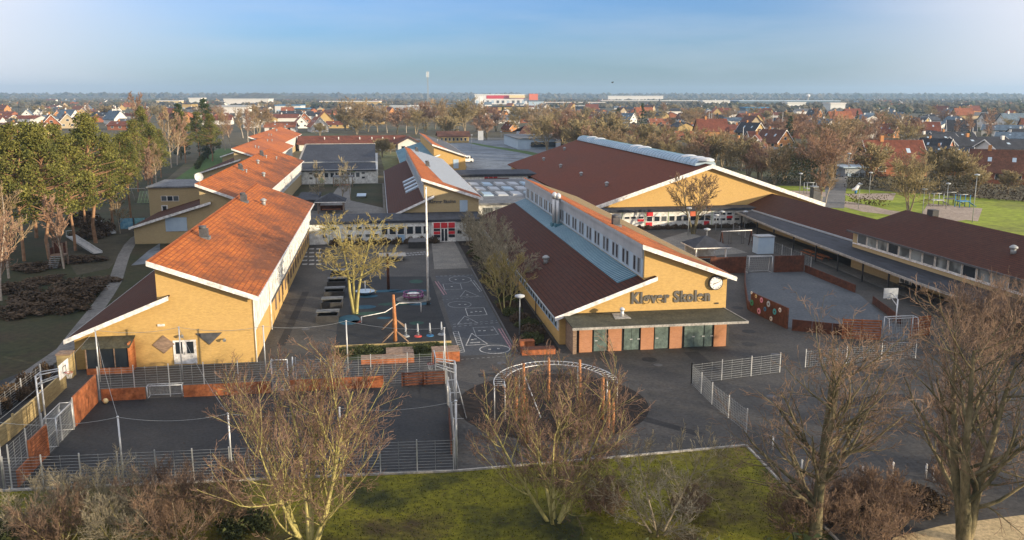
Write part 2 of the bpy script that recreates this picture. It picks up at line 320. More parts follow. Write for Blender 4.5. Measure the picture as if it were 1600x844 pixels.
sheet('parking_lawn', [(63.8, 345), (60, 372), (50, 420), (46, 452), (49, 452), (55, 420), (66, 375), (68, 345)], .02, M['grass_green'])
sheet('back_road', [(-60, 486), (110, 486), (110, 500), (-60, 500)], .012, M['pathway'])
# left slope below the pines
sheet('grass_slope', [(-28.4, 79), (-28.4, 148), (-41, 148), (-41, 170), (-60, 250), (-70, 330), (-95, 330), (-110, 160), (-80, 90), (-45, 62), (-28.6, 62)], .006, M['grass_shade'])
sheet('green_field', [(-47, 250), (-58, 250), (-74, 420), (-52, 420)], .02, M['grass_green'])
def ribbon(name, ctr, wid, z, mat):
    Lf, Rt = [], []
    for i, (x, y) in enumerate(ctr):
        a = ctr[max(i-1, 0)]; b = ctr[min(i+1, len(ctr)-1)]; d = Vector((b[0]-a[0], b[1]-a[1])).normalized(); n = Vector((-d.y, d.x))
        ww = wid[i] if hasattr(wid, '__len__') else wid
        Lf.append((x+n.x*ww/2, y+n.y*ww/2, z)); Rt.append((x-n.x*ww/2, y-n.y*ww/2, z))
    mb = MB()
    for i in range(len(ctr)-1): mb.slab([Lf[i], Rt[i], Rt[i+1], Lf[i+1]], .05)
    o = mb.build(name, mat); o['kind'] = 'structure'; return o
cpath = [G(*p) for p in [(-60, 645), (20, 606), (62, 574), (103, 545), (128, 512), (150, 484), (166, 462), (180, 440), (188, 415), (194, 398), (203, 382), (212, 372), (222, 366), (216, 361)]]
ribbon('garden_path', cpath, 1.7, .02, M['pathway'])
sheet('wall_base_paving', [(-28.5, 79), (-28.5, 62), (-30.5, 62), (-33.5, 75), (-30.6, 82)], .018, M['asphalt_dark'])
sheet('terrace_paving', [G(205, 415), G(232, 392), G(250, 380), G(250, 408), G(232, 412)], .022, M['frostasphalt'])
sheet('garden_sand', [G(95, 392), G(150, 372), G(200, 365), G(196, 392), G(170, 420), G(120, 430)], .012, pm('sandy_grass', (.04, .038, .022), (.075, .066, .042), .2, 6, .95, fine=2))
# courts
sheet('ball_court', [(-22.8, 54.2), (4.2, 53.0), (4.9, 70.15), (-22.8, 70.15)], .010, M['asphalt_dark'])
sheet('right_court', [(42.2, 83), (52.3, 76.2), (57.9, 96), (57.9, 110.4), (49.5, 110.8), (41.6, 92)], .010, pm('court_blue', (.06, .072, .085), (.09, .10, .11), .3, 6, .75, fine=3))
sheet('rubber_playground', [(-4.9, 82.6), (6.55, 82.6), (6.35, 115), (-5.2, 116.6)], .014, M['rubber'])
mb = MB().disc((13.0, 64.0), 7.6, .0, .016, 48); tag(mb.build('rubber_circle', M['mulch']), kind='structure')
sheet('play_strip_asphalt', [(7.0, 78.0), (12.2, 78.0), (12.2, 115.4), (7.0, 115.4)], .010, pm('strip_asphalt', (.045, .052, .062), (.066, .072, .08), .3, 6, .8, fine=4))
sheet('entrance_paving', [(7.2, 120), (12, 120), (12, 143.4), (8.2, 143.4)], .012, M['slab'])
sheet('side_yard_paving', [G(1075, 362), G(1168, 395), G(1090, 402), G(1030, 375)], .012, M['slab'])
for nm, px in (('splash_blue', (548, 525)), ('splash_red', (556, 524))): pass
def patch(name, px, rx, ry, mat, z=.02, n=20):
    x, y = G(*px); mb = MB().prism([(x+rx*math.cos(2*math.pi*k/n), y+ry*math.sin(2*math.pi*k/n), 0) for k in range(n)], [(x+rx*math.cos(2*math.pi*k/n), y+ry*math.sin(2*math.pi*k/n), z) for k in range(n)])
    o = mb.build(name, mat); o['kind'] = 'structure'; return o
M['p_blue'] = pm('rubber_blue', (.012, .06, .10), (.02, .09, .14), 2, 4, .85); M['p_green'] = pm('rubber_green', (.015, .05, .04), (.025, .075, .055), 2, 4, .85); M['p_red'] = pm('rubber_red', (.14, .03, .025), (.2, .045, .035), 2, 4, .85)
for px, rx, ry, mt in [((545, 500), 1.2, 2.2, 'p_blue'), ((556, 503), .6, .6, 'p_red'), ((570, 480), 1.3, .9, 'p_blue'), ((600, 455), 2.2, .7, 'p_blue'), ((640, 455), 2.6, .7, 'p_blue'), ((620, 475), 2.2, .8, 'p_green'), ((580, 490), 2, .8, 'p_green'), ((650, 440), .9, 1.2, 'p_green'), ((655, 475), 1.4, .7, 'p_blue'), ((651, 505), .8, .7, 'p_green'), ((575, 463), 1.2, .8, 'p_blue'), ((600, 497), .8, .5, 'p_blue')]:
    patch('rubber_splash', px, rx, ry, M[mt])
for px in [(1170, 518), (1171, 538), (1152, 481), (1015, 562)]: patch('wet_patch', px, .7, .75, M['asphalt_dark'], .012)
# foreground lawn + kerb
kerb = [(-40, 54.6), (-23.8, 53.93), (-10, 53.3), (4.3, 52.55), (15, 53.1), (24.75, 53.7), (24.45, 46), (24.1, 36)]
sheet('lawn', [(-60, 20), (-60, 54.6), (-40, 54.5), (-23.8, 53.8), (-10, 53.2), (4.3, 52.45), (15, 53.0), (24.65, 53.6), (24.35, 46), (24.0, 20)], .006, M['lawn'])
mb = MB()
for a, b in zip(kerb[:-1], kerb[1:]):
    d = Vector((b[0]-a[0], b[1]-a[1])).normalized()*.07; n = Vector((-d.y, d.x))
    mb.slab([(a[0]+n.x, a[1]+n.y, .12), (a[0]-n.x, a[1]-n.y, .12), (b[0]-n.x, b[1]-n.y, .12), (b[0]+n.x, b[1]+n.y, .12)], .12)
tag(mb.build('kerb', M['concrete']), kind='structure')
sheet('tan_path', [(20.5, 33), (27.5, 40.3), (31.2, 41.2), (36.4, 41.6), (44, 42), (44, 33)], .012, M['tanpath'])
# park at the right
PARK = [G(1190, 290), G(1260, 291), G(1345, 296), G(1440, 303), G(1600, 314), G(1700, 322), (190, 150), (120, 90), (84, 60), (84, 160)]
sheet('park_lawn', PARK, .006, M['lawn_bright'])
ribbon('park_path', [G(*p) for p in [(1200, 300), (1255, 308), (1320, 318), (1370, 330), (1440, 338), (1500, 345)]], [5, 6, 7, 7, 6, 5], .02, M['gravel'])
ribbon('park_path', [G(*p) for p in [(1300, 325), (1305, 300), (1308, 280), (1308, 262)]], [5, 5, 6, 7], .024, M['pathway'])
sheet('sand_area', [G(*p) for p in [(1318, 303), (1400, 302), (1395, 313), (1335, 311)]], .028, M['gravel'])
sheet('sand_area', [G(*p) for p in [(1450, 318), (1535, 326), (1528, 346), (1440, 335)]], .028, M['gravel'])
sheet('sand_area', [G(*p) for p in [(1235, 298), (1290, 300), (1290, 308), (1240, 306)]], .028, M['gravel'])
# repaired asphalt, drains
M['asph_patch'] = pm('asphalt_patch', (.022, .023, .025), (.034, .034, .035), .5, 6, .85, .2, 30, fine=5)
for pts in ([(8, 71.5), (16, 71.8), (16, 72.6), (8, 72.4)], [(28, 70), (29.4, 70), (29.6, 76), (28.2, 76)], [(-10.5, 84), (-9.7, 84), (-9.2, 108), (-10.0, 108)], [(36, 60), (42, 60.6), (42, 62), (36, 61.6)], [(18, 60.5), (22, 56), (22.7, 56.4), (18.8, 61)]): sheet('asphalt_patch', pts, .0085, M['asph_patch'], .04)
for x, y in ((10.5, 75.2), (24.5, 72.5), (36.5, 74.0), (-8.2, 90), (37.5, 88), (31, 63), (2, 73.6)): tag(MB().disc((x, y), .42, 0, .013, 18).build('manhole_cover', M['lead']), kind='structure')
# painted games
def stroke(mb, pts, wd, z=.019, closed=False, dash=None):
    P = list(pts)+([pts[0]] if closed else [])
    for a, b in zip(P[:-1], P[1:]):
        va, vb = Vector(a), Vector(b); d = vb-va; ln = d.length
        if ln < 1e-6: continue
        d.normalize(); n = Vector((-d.y, d.x))*wd/2
        segs = [(0, ln)] if not dash else [(k*dash*2, min(k*dash*2+dash, ln)) for k in range(int(ln/(dash*2))+1) if k*dash*2 < ln]
        for s, e in segs:
            p, q = va+d*s, va+d*e; mb.slab([(p.x+n.x, p.y+n.y, z), (p.x-n.x, p.y-n.y, z), (q.x-n.x, q.y-n.y, z), (q.x+n.x, q.y+n.y, z)], .008)
def circ(mb, c, rx, ry, wd): stroke(mb, [(c[0]+rx*math.cos(2*math.pi*k/28), c[1]+ry*math.sin(2*math.pi*k/28)) for k in range(28)], wd, closed=True)
mb = MB(); mw = MB(); mk = MB()
circ(mb, G(773, 546), 1.45, 1.4, .10)
stroke(mb, [G(737, 521), G(728, 540), G(762, 538)], .10, closed=True); stroke(mb, [G(734, 536), G(750, 535)], .25)
stroke(mw, [G(726, 494), G(715, 507), G(747, 505)], .09, closed=True)
stroke(mb, [G(727, 482), G(756, 481), G(761, 492), G(731, 494)], .09, closed=True)
stroke(mw, [G(739, 512), G(771, 511), G(779, 523), G(744, 525)], .08, closed=True)
stroke(mw, [G(692, 444), G(719, 443), G(722, 452), G(695, 453)], .08, closed=True)
circ(mw, G(719, 437), 1.45, 2.2, .09); circ(mw, G(718, 476), 1.35, 1.6, .07)
stroke(mw, [G(727, 454), G(719, 464), G(748, 463)], .07, closed=True)
for k, (px) in enumerate([(737, 488), (744, 487), (751, 487), (749, 517), (757, 517), (769, 516), (706, 448), (712, 437), (724, 437), (730, 461), (718, 476), (727, 476), (765, 546), (779, 545), (731, 500), (743, 530), (738, 531)]): x, y = G(*px); mb.box(x-.13, x+.13, y-.13, y+.13, .01, .019)
a, b_, c, d_ = G(708, 519), G(716, 518), G(726, 550), G(719, 551)
stroke(mb, [a, d_], .09); stroke(mb, [b_, c], .09)
for k in range(12):
    t = k/11; stroke(mb, [(a[0]+(d_[0]-a[0])*t, a[1]+(d_[1]-a[1])*t), (b_[0]+(c[0]-b_[0])*t, b_[1]+(c[1]-b_[1])*t)], .08)
stroke(mw, [G(708, 511), G(778, 504)], .10, dash=.3); stroke(mw, [G(708, 507), G(776, 501)], .10, dash=.3)
stroke(mw, [G(681, 432), G(738, 430)], .12, dash=.3); stroke(mw, [G(690, 469), G(757, 463)], .08, dash=.3)
stroke(mk, [G(680, 440), G(694, 461)], .16); stroke(mk, [G(684, 440), G(698, 460)], .10)
stroke(mk, [G(779, 514), G(799, 546)], .14); stroke(mk, [G(783, 513), G(802, 545)], .10)
stroke(mw, [G(736, 438), G(750, 456)], .12); stroke(mw, [G(740, 438), G(753, 455)], .10)
stroke(mw, [G(720, 562), G(800, 556)], .07, dash=.25)
for i in range(5):                                                   # white squares far left and the hopscotch by the entrance
    for j in range(3):
        x, y = G(476+11*j-(4-i)*0, 413-6*i); mb.box(x-.38, x+.38, y-.5, y+.5, .005, .014)
for k in range(14):
    x, y = G(632+2.6*k, 398-.2*k+(1.5 if k % 2 else -1.5)); mw.box(x-.2, x+.2, y-.35, y+.35, .005, .014)
tag(mb.build('playground_markings', M['paint']), kind='structure'); tag(mw.build('playground_markings_worn', M['paint_worn']), kind='structure'); tag(mk.build('playground_markings_pink', M['paint_pink']), kind='structure')
# hills on the horizon
rh = random.Random(5)
def hill(y, x0, x1, hmax, seed, mat):
    r = random.Random(seed); n = 90; ph = [r.uniform(0, 6.3) for _ in range(6)]; mb = MB(); P = []
    for i in range(n+1):
        u = i/n; x = x0+(x1-x0)*u
        h = hmax*(math.sin(math.pi*u)**.6)*(.72+.12*math.sin(9*u+ph[0])+.10*math.sin(21*u+ph[1])+.05*math.sin(47*u+ph[2])+.03*math.sin(95*u+ph[3])); P.append((x, max(h, .5)))
    for i in range(n):
        (xa, ha), (xb, hb) = P[i], P[i+1]
        rows = [(y-500, 0), (y-250, .55), (y, 1), (y+300, .8), (y+700, 0)]
        for (ya, ka), (yb, kb) in zip(rows[:-1], rows[1:]):
            mb.face([(xa, ya, ha*ka-.3), (xb, ya, hb*ka-.3), (xb, yb, hb*kb-.3), (xa, yb, ha*kb-.3)], 0, True)
    tag(mb.build('hill', mat), kind='structure')
hill(8200, -3600, 8200, 62, 1, M['wood_far']); hill(7000, 600, 7200, 52, 2, M['wood_far']); hill(6200, -2600, 1500, 50, 3, M['wood_far']); hill(7600, -7400, -900, 30, 4, M['wood_far']); hill(4300, -900, -60, 44, 6, M['wood_far'])

# ------------------------------------------------------------------ parts used on many buildings
blind_choice = random.Random(31)
m, t, b = nodes('pane_with_blind'); b.inputs['Base Color'].default_value = (.10, .115, .12, 1); b.inputs['Roughness'].default_value = .2; M['pane_with_blind'] = m
def win_y(parent, x0, x1, y, z0, z1, frame='white', glass='glass', name='window', bars=0, out=-1, fw=.07, div=0):
    if glass == 'glass' and blind_choice.random() < .3: glass = 'pane_with_blind'
    # window on a wall facing -Y (out=-1): frame proud of the wall plane y, a pane set back in it
    f = MB(); o = .07*out; i = .02*out
    f.box(x0, x1, y+o, y-i, z0, z0+fw); f.box(x0, x1, y+o, y-i, z1-fw, z1); f.box(x0, x0+fw, y+o, y-i, z0+fw, z1-fw); f.box(x1-fw, x1, y+o, y-i, z0+fw, z1-fw)
    for k in range(bars): xx = x0+(x1-x0)*(k+1)/(bars+1); f.box(xx-fw*.4, xx+fw*.4, y+o*.9, y-i, z0+fw, z1-fw)
    w_ = f.build(name, M[frame], parent)
    MB().box(x0+fw, x1-fw, y+.025*out, y-i, z0+fw, z1-fw).build('pane', M[glass], w_); return w_
def win_x(parent, y0, y1, x, z0, z1, frame='white', glass='glass', name='window', bars=0, out=-1, fw=.07):
    if glass == 'glass' and blind_choice.random() < .3: glass = 'pane_with_blind'
    f = MB(); o = .07*out; i = .02*out
    f.box(x+o, x-i, y0, y1, z0, z0+fw); f.box(x+o, x-i, y0, y1, z1-fw, z1); f.box(x+o, x-i, y0, y0+fw, z0+fw, z1-fw); f.box(x+o, x-i, y1-fw, y1, z0+fw, z1-fw)
    for k in range(bars): yy = y0+(y1-y0)*(k+1)/(bars+1); f.box(x+o*.9, x-i, yy-fw*.4, yy+fw*.4, z0+fw, z1-fw)
    w_ = f.build(name, M[frame], parent)
    MB().box(x+.025*out, x-i, y0+fw, y1-fw, z0+fw, z1-fw).build('pane', M[glass], w_); return w_
def pavilion(label, x0, xm, xr, y0, y1, zl=2.95, zm=6.3, zr=9.8, ze=6.3, xtip=None, brick='brick', tile='tile_orange', low='tile_brown', oh=.8, front_low=True, skin='panel', group='pavilions of the school', rafters=False):
    root = empty('school_pavilion', (xr-.6, y0, 0), label, 'school building', group)
    xl = x0+.55; xw = xr-.6; xs = xm-.42; sl = (zr-ze)/(xr-xs); k = (zm-zl)/(xm-x0); t = .16
    zt = lambda x: zr-(x-xs)*sl-t
    wall = MB().exY([(xl, 0), (xw, 0), (xw, zt(xw)), (xm, zt(xm)), (xm, zl+(xm-x0)*k-t), (xl, zl+(xl-x0)*k-t)], y0, y1).build('wall', M[brick], root)
    roof = MB().slab([(xs, y0-oh, zr), (xr, y0-oh, ze), (xr, y1+.3, ze), (xs, y1+.3, zr)], .14).build('roof', M[tile], root)
    cap = MB().box(xs-.05, xs+.22, y0-oh+.1, y1+.3, zr-.03, zr+.05).build('ridge_cap', M['zinc'] if tile == 'x' else M[tile], roof)
    f = MB()
    f.prism([(xs-.06, y0-oh-.07, zr-.40), (xr+.05, y0-oh-.07, ze-.40), (xr+.05, y0-oh-.07, ze+.04), (xs-.06, y0-oh-.07, zr+.06)], [(xs-.06, y0-oh+.0, zr-.40), (xr+.05, y0-oh+.0, ze-.40), (xr+.05, y0-oh+.0, ze+.04), (xs-.06, y0-oh+.0, zr+.06)])
    f.build('rake_board', M['white'], root)
    MB().box(xr+.003, xr+.14, y0-oh, y1+.3, ze-.2, ze-.06).build('gutter', M['white'], root)
    if rafters:
        e0 = MB().box(xw+.01, xr-.03, y0+.2, y0+.32, ze-.36, ze-.17).build('rafter_end', M['white'], root); y = y0+1.25
        while y < y1: c_ = e0.copy(); COL.objects.link(c_); c_.location = (0, y-y0-.2, 0); y += 1.05
    MB().box(xs-.06, xs-.003, y0-oh+.05, y1+.3, zr-.32, zr+.02).build('ridge_board', M['panel_grey'], root)
    # low roof on the left
    lr = MB().slab([(x0, y0-oh+.05, zl), (xm, y0-oh+.05, zl+(xm-x0)*k), (xm, y1+.2, zl+(xm-x0)*k), (x0, y1+.2, zl)], .14)
    xt = xtip or xm+1
    lr.slab([(xm+.002, y0-oh+.05, zl+(xm-x0)*k), (xt, y0-oh+.05, zl+(xt-x0)*k), (xt, y0-.003, zl+(xt-x0)*k), (xm+.002, y0-.003, zl+(xm-x0)*k)], .14)
    lr.build('low_roof', M[low], root)
    z_ = lambda x: zl+(x-x0)*k
    MB().prism([(x0-.05, y0-oh-.02, z_(x0)-.36), (xt+.04, y0-oh-.02, z_(xt)-.36), (xt+.04, y0-oh-.02, z_(xt)+.05), (x0-.05, y0-oh-.02, z_(x0)+.05)],
               [(x0-.05, y0-oh+.048, z_(x0)-.36), (xt+.04, y0-oh+.048, z_(xt)-.36), (xt+.04, y0-oh+.048, z_(xt)+.05), (x0-.05, y0-oh+.048, z_(x0)+.05)]).build('low_rake_board', M['white'], root)
    MB().box(x0-.14, x0-.003, y0-oh+.1, y1, zl-.2, zl-.06).build('gutter', M['galv'], root)
    
    return root, (xl, xw, xs, sl, k, xm)
def roof_item(parent, kind, px, py, P0, nrm, name=None):
    x, y, z = OnPlane(px, py, P0, nrm)
    if kind == 'chimney':
        o = MB().box(x-.42, x+.42, y-.42, y+.42, z-.4, z+.95); o.tube([(x-.1, y, z+.9), (x-.1, y, z+1.25)], .40, 10); c = o.build(name or 'chimney', M['lead'], parent)
        MB().box(x-.6, x+.6, y-.6, y+.6, z-.35, z+.10-.0).build('flashing', M['felt_grey'], c); return c
    if kind == 'vent':
        o = MB().tube([(x, y, z-.1), (x, y, z+.5)], .14, 8); o.tube([(x, y, z+.5), (x, y, z+.72)], [.26, .2], 8); return o.build(name or 'roof_vent', M['galv'], parent)
    if kind == 'bigvent':
        o = MB().tube([(x, y, z-.1), (x, y, z+.6)], .30, 10); o.tube([(x, y, z+.55), (x, y, z+.75), (x, y, z+.95)], [.46, .46, .15], 10); c = o.build(name or 'roof_vent', M['galv'], parent)
        return c
def lettering(text, parent, cx, y, cz, width, height, mat, name='lettering', depth=.08):
    cu = bpy.data.curves.new('lettering', 'FONT'); cu.body = text; cu.align_x = 'CENTER'; cu.align_y = 'CENTER'; cu.extrude = depth/2; cu.offset = .04; cu.space_character = 1.1; cu.size = 1
    tmp = bpy.data.objects.new('lettering_tmp', cu); COL.objects.link(tmp); dg = bpy.context.evaluated_depsgraph_get(); me = bpy.data.meshes.new_from_object(tmp.evaluated_get(dg))
    bpy.data.objects.remove(tmp); co = np.array([v.co for v in me.vertices]); lo, hi = co.min(0), co.max(0)
    sx = width/(hi[0]-lo[0]); sz = height/(hi[1]-lo[1]); off = OFF[parent.name]
    for v in me.vertices:
        a, b, c = v.co; v.co = (cx-off[0]+(a-(lo[0]+hi[0])/2)*sx, y-off[1]-c, cz-off[2]+(b-(lo[1]+hi[1])/2)*sz)
    me.materials.clear(); me.materials.append(mat); o = bpy.data.objects.new(name, me); COL.objects.link(o); o.parent = parent; OFF[o.name] = off; return o

# ------------------------------------------------------------------ left school wing: four stepped pavilions
LB, info = pavilion('front left school wing with bright orange tile roof and yellow gable above the ball court', -27.85, -20.0, -11.2, 79.0, 148.0, 2.95, 6.15, 9.8, 6.3, -18.9, rafters=True)
xl, xw, xs, sl, k, xm = info
RN = (sl, 0, 1)
for px, py in [(319, 371)]: roof_item(LB, 'chimney', px, py, (xs, 79, 9.8), RN)
roof_item(LB, 'chimney', 381, 315, (xs, 79, 9.8), RN)
for px, py in [(412, 320)]: roof_item(LB, 'bigvent', px, py, (xs, 79, 9.8), RN)
# gable front
dr = MB(); dr.box(-18.95, -16.95, 78.94, 79.02, .12, 2.35); d0 = dr.build('double_door', M['white'], LB)
for xa, xb in ((-18.85, -18.02), (-17.88, -17.05)): MB().box(xa+.12, xb-.12, 78.915, 78.96, 1.1, 2.2).build('pane', M['glass'], d0)
MB().tube([(-17.98, 78.86, 1.0), (-17.98, 78.86, 1.25)], .02, 6).build('handle', M['dark'], d0)
MB().box(-24.35, -23.2, 78.93, 79.02, 1.85, 2.75).build('window', M['wood_grey'], LB)
MB().box(-24.25, -23.3, 78.91, 78.95, 1.95, 2.65).build('window_panel', M['lead'], LB)
mb = MB(); x, z = AtY(256, 538, 79); 
mb.exY([(x-.95, z), (x, z-.85), (x+.95, z), (x, z+.85)], 78.9, 79.02); mb.build('diamond_panel', M['wood_grey'], LB)
x, z = AtY(327, 526, 79); mb = MB(); mb.exY([(x-1.15, z+.35), (x, z-.75), (x+1.15, z+.35)], 78.9, 79.02); mb.build('triangle_panel', M['lead'], LB)
for px in [(352, 530), (286, 524)]:
    x, z = AtY(px[0], px[1], 79); MB().tube([(x, 79.02, z), (x, 78.7, z+.1), (x, 78.5, z)], [.05, .06, .16], 8).build('wall_lamp', M['galv'], LB)
x, z = AtY(252, 508, 79); MB().box(x-.3, x+.3, 78.9, 79.02, z-.1, z+.1).build('wall_camera', M['white'], LB)
MB().tube([(xw+.1, 78.95, 0), (xw+.1, 78.95, 5.9)], .06, 8).build('downpipe', M['white'], LB)
# east wall: white cladding over tan brick, upper windows
mb = MB(); mb.box(xw+.004, xw+.12, 79.4, 89.6, 2.9, 5.82); mb.build('white_cladding', M['panel'], LB)
mb = MB(); mb.box(xw+.004, xw+.10, 90.4, 147.5, 2.9, 5.82); mb.build('white_cladding', M['panel'], LB)
MB().box(xw+.0, xw+.22, 90.4, 147.5, 2.72, 2.895).build('sill_band', M['lead'], LB)
MB().tube([(xw+.18, 90.0, 0.1), (xw+.18, 90.0, 5.7)], .07, 8).build('downpipe', M['white'], LB)
y = 92.0
while y < 145.5:
    win_x(LB, y, y+.85, xw+.10, 3.15, 4.75, out=1, glass='glass'); y += 1.95 if int(y*3) % 4 else 3.0
y = 95
while y < 146: win_x(LB, y, y+1.1, xw+.003, .9, 2.4, out=1, frame='wood_grey'); y += 3.4

LB2, i2 = pavilion('second stepped orange roofed school wing behind the front one, satellite dish on its corner', -40.9, -29.6, -20.9, 148.6, 248, 2.85, 6.3, 9.85, 6.3, -27.8, 'brick_tan')
for a, b in [((376, 265), 'chimney'), ((412, 276), 'bigvent'), ((403, 256), 'bigvent'), ((409, 243), 'chimney'), ((416, 247), 'vent'), ((432, 249), 'vent'), ((385, 270), 'vent')]: roof_item(LB2, b, a[0], a[1], (i2[2], 148.6, 9.85), (i2[3], 0, 1))
MB().box(i2[1]+.004, i2[1]+.1, 152, 247, 2.9, 5.8).build('white_cladding', M['panel'], LB2)
y = 154
while y < 246: win_x(LB2, y, y+1.0, i2[1]+.1, 3.2, 4.8, out=1); y += 2.6
x, z = AtY(287, 370, 148.5); MB().box(-35.3, -31.9, 148.5, 148.62, 2.0, 4.3).build('blue_panel', M['panel_blue'], LB2)
dish = empty('satellite_dish', (-29.3, 148.0, 9.9), 'round white satellite dish standing on the left corner of the second orange roof', 'satellite dish')
mb = MB(); q = []
for rr, dz in ((0, .22), (.35, .16), (.7, .0)): q.append([(-29.3+rr*math.cos(2*math.pi*k_/20), 147.75-dz*-1*0-(.0 if rr else 0)+dz*.8, 11.0+rr*math.sin(2*math.pi*k_/20)) for k_ in range(20)])
for A_, B_ in zip(q[:-1], q[1:]):
    for k_ in range(20): mb.face([A_[k_], A_[(k_+1) % 20], B_[(k_+1) % 20], B_[k_]], 0, True)
mb.ring((0, 0), 0, 0, 0, 0, 1); mb.build('reflector', M['white'], dish)
MB().tube([(-29.3, 148.0, 9.6), (-29.3, 148.0, 10.9)], .05, 8).build('mast', M['galv'], dish)
LB3, i3 = pavilion('third stepped orange roofed school wing far left of the dark hall roof', -50.5, -39.8, -30.6, 249.5, 325, 2.85, 6.3, 9.8, 6.3, -38, 'brick_tan', 'tile_far')
LB4, i4 = pavilion('farthest orange roofed wing of the stepped row with a white side wall', -56, -45.4, -36.2, 322, 425, 2.85, 6.3, 9.8, 6.3, -43.5, 'brick_tan', 'tile_far')
for a, b in [((399, 231), 'vent'), ((404, 232), 'vent'), ((418, 221), 'vent'), ((425, 221), 'vent')]: roof_item(LB3, b, a[0], a[1], (i3[2], 249.5, 9.8), (i3[3], 0, 1))
for a, b in [((420, 212), 'vent'), ((424, 212), 'vent'), ((432, 205), 'bigvent'), ((445, 199.5), 'bigvent')]: roof_item(LB4, b, a[0], a[1], (i4[2], 322, 9.8), (i4[3], 0, 1))
for R_, I_, a, b in ((LB3, i3, 250, 324), (LB4, i4, 326, 424)): MB().box(I_[1]+.004, I_[1]+.1, a, b, 2.6, 5.8).build('white_cladding', M['panel'], R_)

# annex box with flat roof behind at the far left
AX = empty('annex_building', (-36, 172, 0), 'two storey tan annex with flat roof and a white door, left of the orange wings', 'building')
MB().box(-42.5, -29.9, 168, 182, 0, 7.3).build('wall', M['brick_tan'], AX)
MB().box(-42.8, -29.6, 167.7, 182.3, 7.3, 7.55).build('roof', M['felt_grey'], AX)
MB().box(-31.4, -29.92, 167.9, 167.997, 3.9, 7.2).build('light_panel', M['panel_grey'], AX)
for i in range(3):
    (xa, za), (xb, zb) = AtY(252+i*9.4, 314.5, 168), AtY(260.5+i*9.4, 306, 168); win_y(AX, xa, xb, 168, za, zb)
(xa, za), (xb, zb) = AtY(253.5, 341, 168), AtY(262, 320.5, 168)
dd = MB().box(xa, xb, 167.93, 168.02, max(za, .1), zb).build('door', M['white'], AX); MB().box(xa+.25, xb-.25, 167.9, 167.95, za+(zb-za)*.55, zb-.2).build('pane', M['glass'], dd)
MB().box(-32.6, -31.5, 175, 176, 7.55, 8.9).build('chimney', M['lead'], AX)
sg = [(-46.5, -44.3, 'blue'), (-44.0, -42.2, 'green')]
for n_, (a, b, c) in enumerate(sg):
    s_ = empty('mural_panel', ((a+b)/2, 163, 0), ['blue painted mural board on posts left of the annex door', 'green painted mural board beside the blue one by the annex'][n_], 'panel')
    MB().box(a, b, 162.95, 163.03, .5, 2.4).build('board', pm('mural_'+c, (.05, .22, .38) if c == 'blue' else (.07, .25, .22), (.25, .45, .55), 1.6, 3, .6), s_)
    mb = MB(); mb.box(a-.1, a-.0, 162.92, 163.06, 0, 2.5); mb.build('post', M['dark'], s_); MB().box(b, b+.1, 162.92, 163.06, 0, 2.5).build('post', M['dark'], s_)

# ------------------------------------------------------------------ the wing with the name on its gable
KB, ik = pavilion('yellow gabled school wing with large school name letters, round clock and brown low roof', 16.4, 25.4, 34.6, 80.3, 150, 2.95, 6.25, 9.85, 6.4, 26.5, rafters=True)
xl, xw, xs, sl, k, xm = ik
lettering('Kløver Skolen', KB, 28.22, 80.24, 4.42, 8.15, 1.28, M['letter'])
cx, cz = 32.75, 5.75
ck = MB().tube([(cx, 80.28, cz), (cx, 80.02, cz)], .72, 28, sm=False).build('clock', M['dark'], KB)
MB().tube([(cx, 80.03, cz), (cx, 79.99, cz)], .63, 28, sm=False).build('dial', M['white'], ck)
mb = MB()
for h in range(12):
    a = h*math.pi/6; mb.tube([(cx+.48*math.sin(a), 79.975, cz+.48*math.cos(a)), (cx+.57*math.sin(a), 79.975, cz+.57*math.cos(a))], .025, 4)
mb.build('hour_marks', M['dark'], ck)
MB().tube([(cx+.04, 79.965, cz+.02), (cx-.33, 79.965, cz-.12)], .03, 4).build('hour_hand', M['dark'], ck)
MB().tube([(cx-.05, 79.96, cz-.02), (cx+.46, 79.96, cz+.16)], .022, 4).build('minute_hand', M['dark'], ck)
MB().box(32.85, 33.2, 80.2, 80.32, 3.55, 3.68).build('wall_box', M['dark'], KB)
# right slope: weathered lower half (own kind of tile surface)
zt = lambda x: 9.85-(x-xs)*sl
mb = MB(); xa, xb = xs+2.3, xs+5.6
mb.slab([(xa, 150.2, zt(xa)+.012), (34.55, 150.2, zt(34.55)+.012), (34.55, 84.0, zt(34.55)+.012), (31.4, 87.5, zt(31.4)+.012), (xb, 97, zt(xb)+.012)], .02)
mb.build('weathered_tiles', M['tile_moss'], KB)
# zinc strip on the low roof and the clerestory
z_ = lambda x: 2.95+(x-16.4)*k
mb = MB(); mb.slab([(23.35, 82.5, z_(23.35)+.03), (25.39, 82.5, z_(25.39)+.03), (25.39, 150, z_(25.39)+.03), (23.35, 150, z_(23.35)+.03)], .04)
y = 83
while y < 150: mb.box(22.6, 25.36, y, y+.05, 0, 0.01); y += 99
zs = mb.build('zinc_strip', M['zinc'], KB)
mb = MB(); y = 83.0
while y < 150: mb.slab([(23.37, y, z_(23.37)+.085), (25.38, y, z_(25.38)+.085), (25.38, y+.05, z_(25.38)+.085), (23.37, y+.05, z_(23.37)+.085)], .06); y += .62
mb.build('standing_seam', M['panel_blue'], zs)
MB().box(25.30, 25.395, 80.6, 150, 6.4, 9.5).build('clerestory_cladding', M['panel_blue'], KB)  # white wall; the blue-grey of its shade is put into the colour
MB().box(25.22, 25.297, 80.6, 150, 8.35, 9.45).build('upper_cladding', M['panel_grey'], KB)
y = 81.3; i = 0
while y < 149: win_x(KB, y, y+.95, 25.30, 6.65, 8.25, out=-1, frame='panel_grey'); y += 1.45 if i % 2 == 0 else 2.6; i += 1
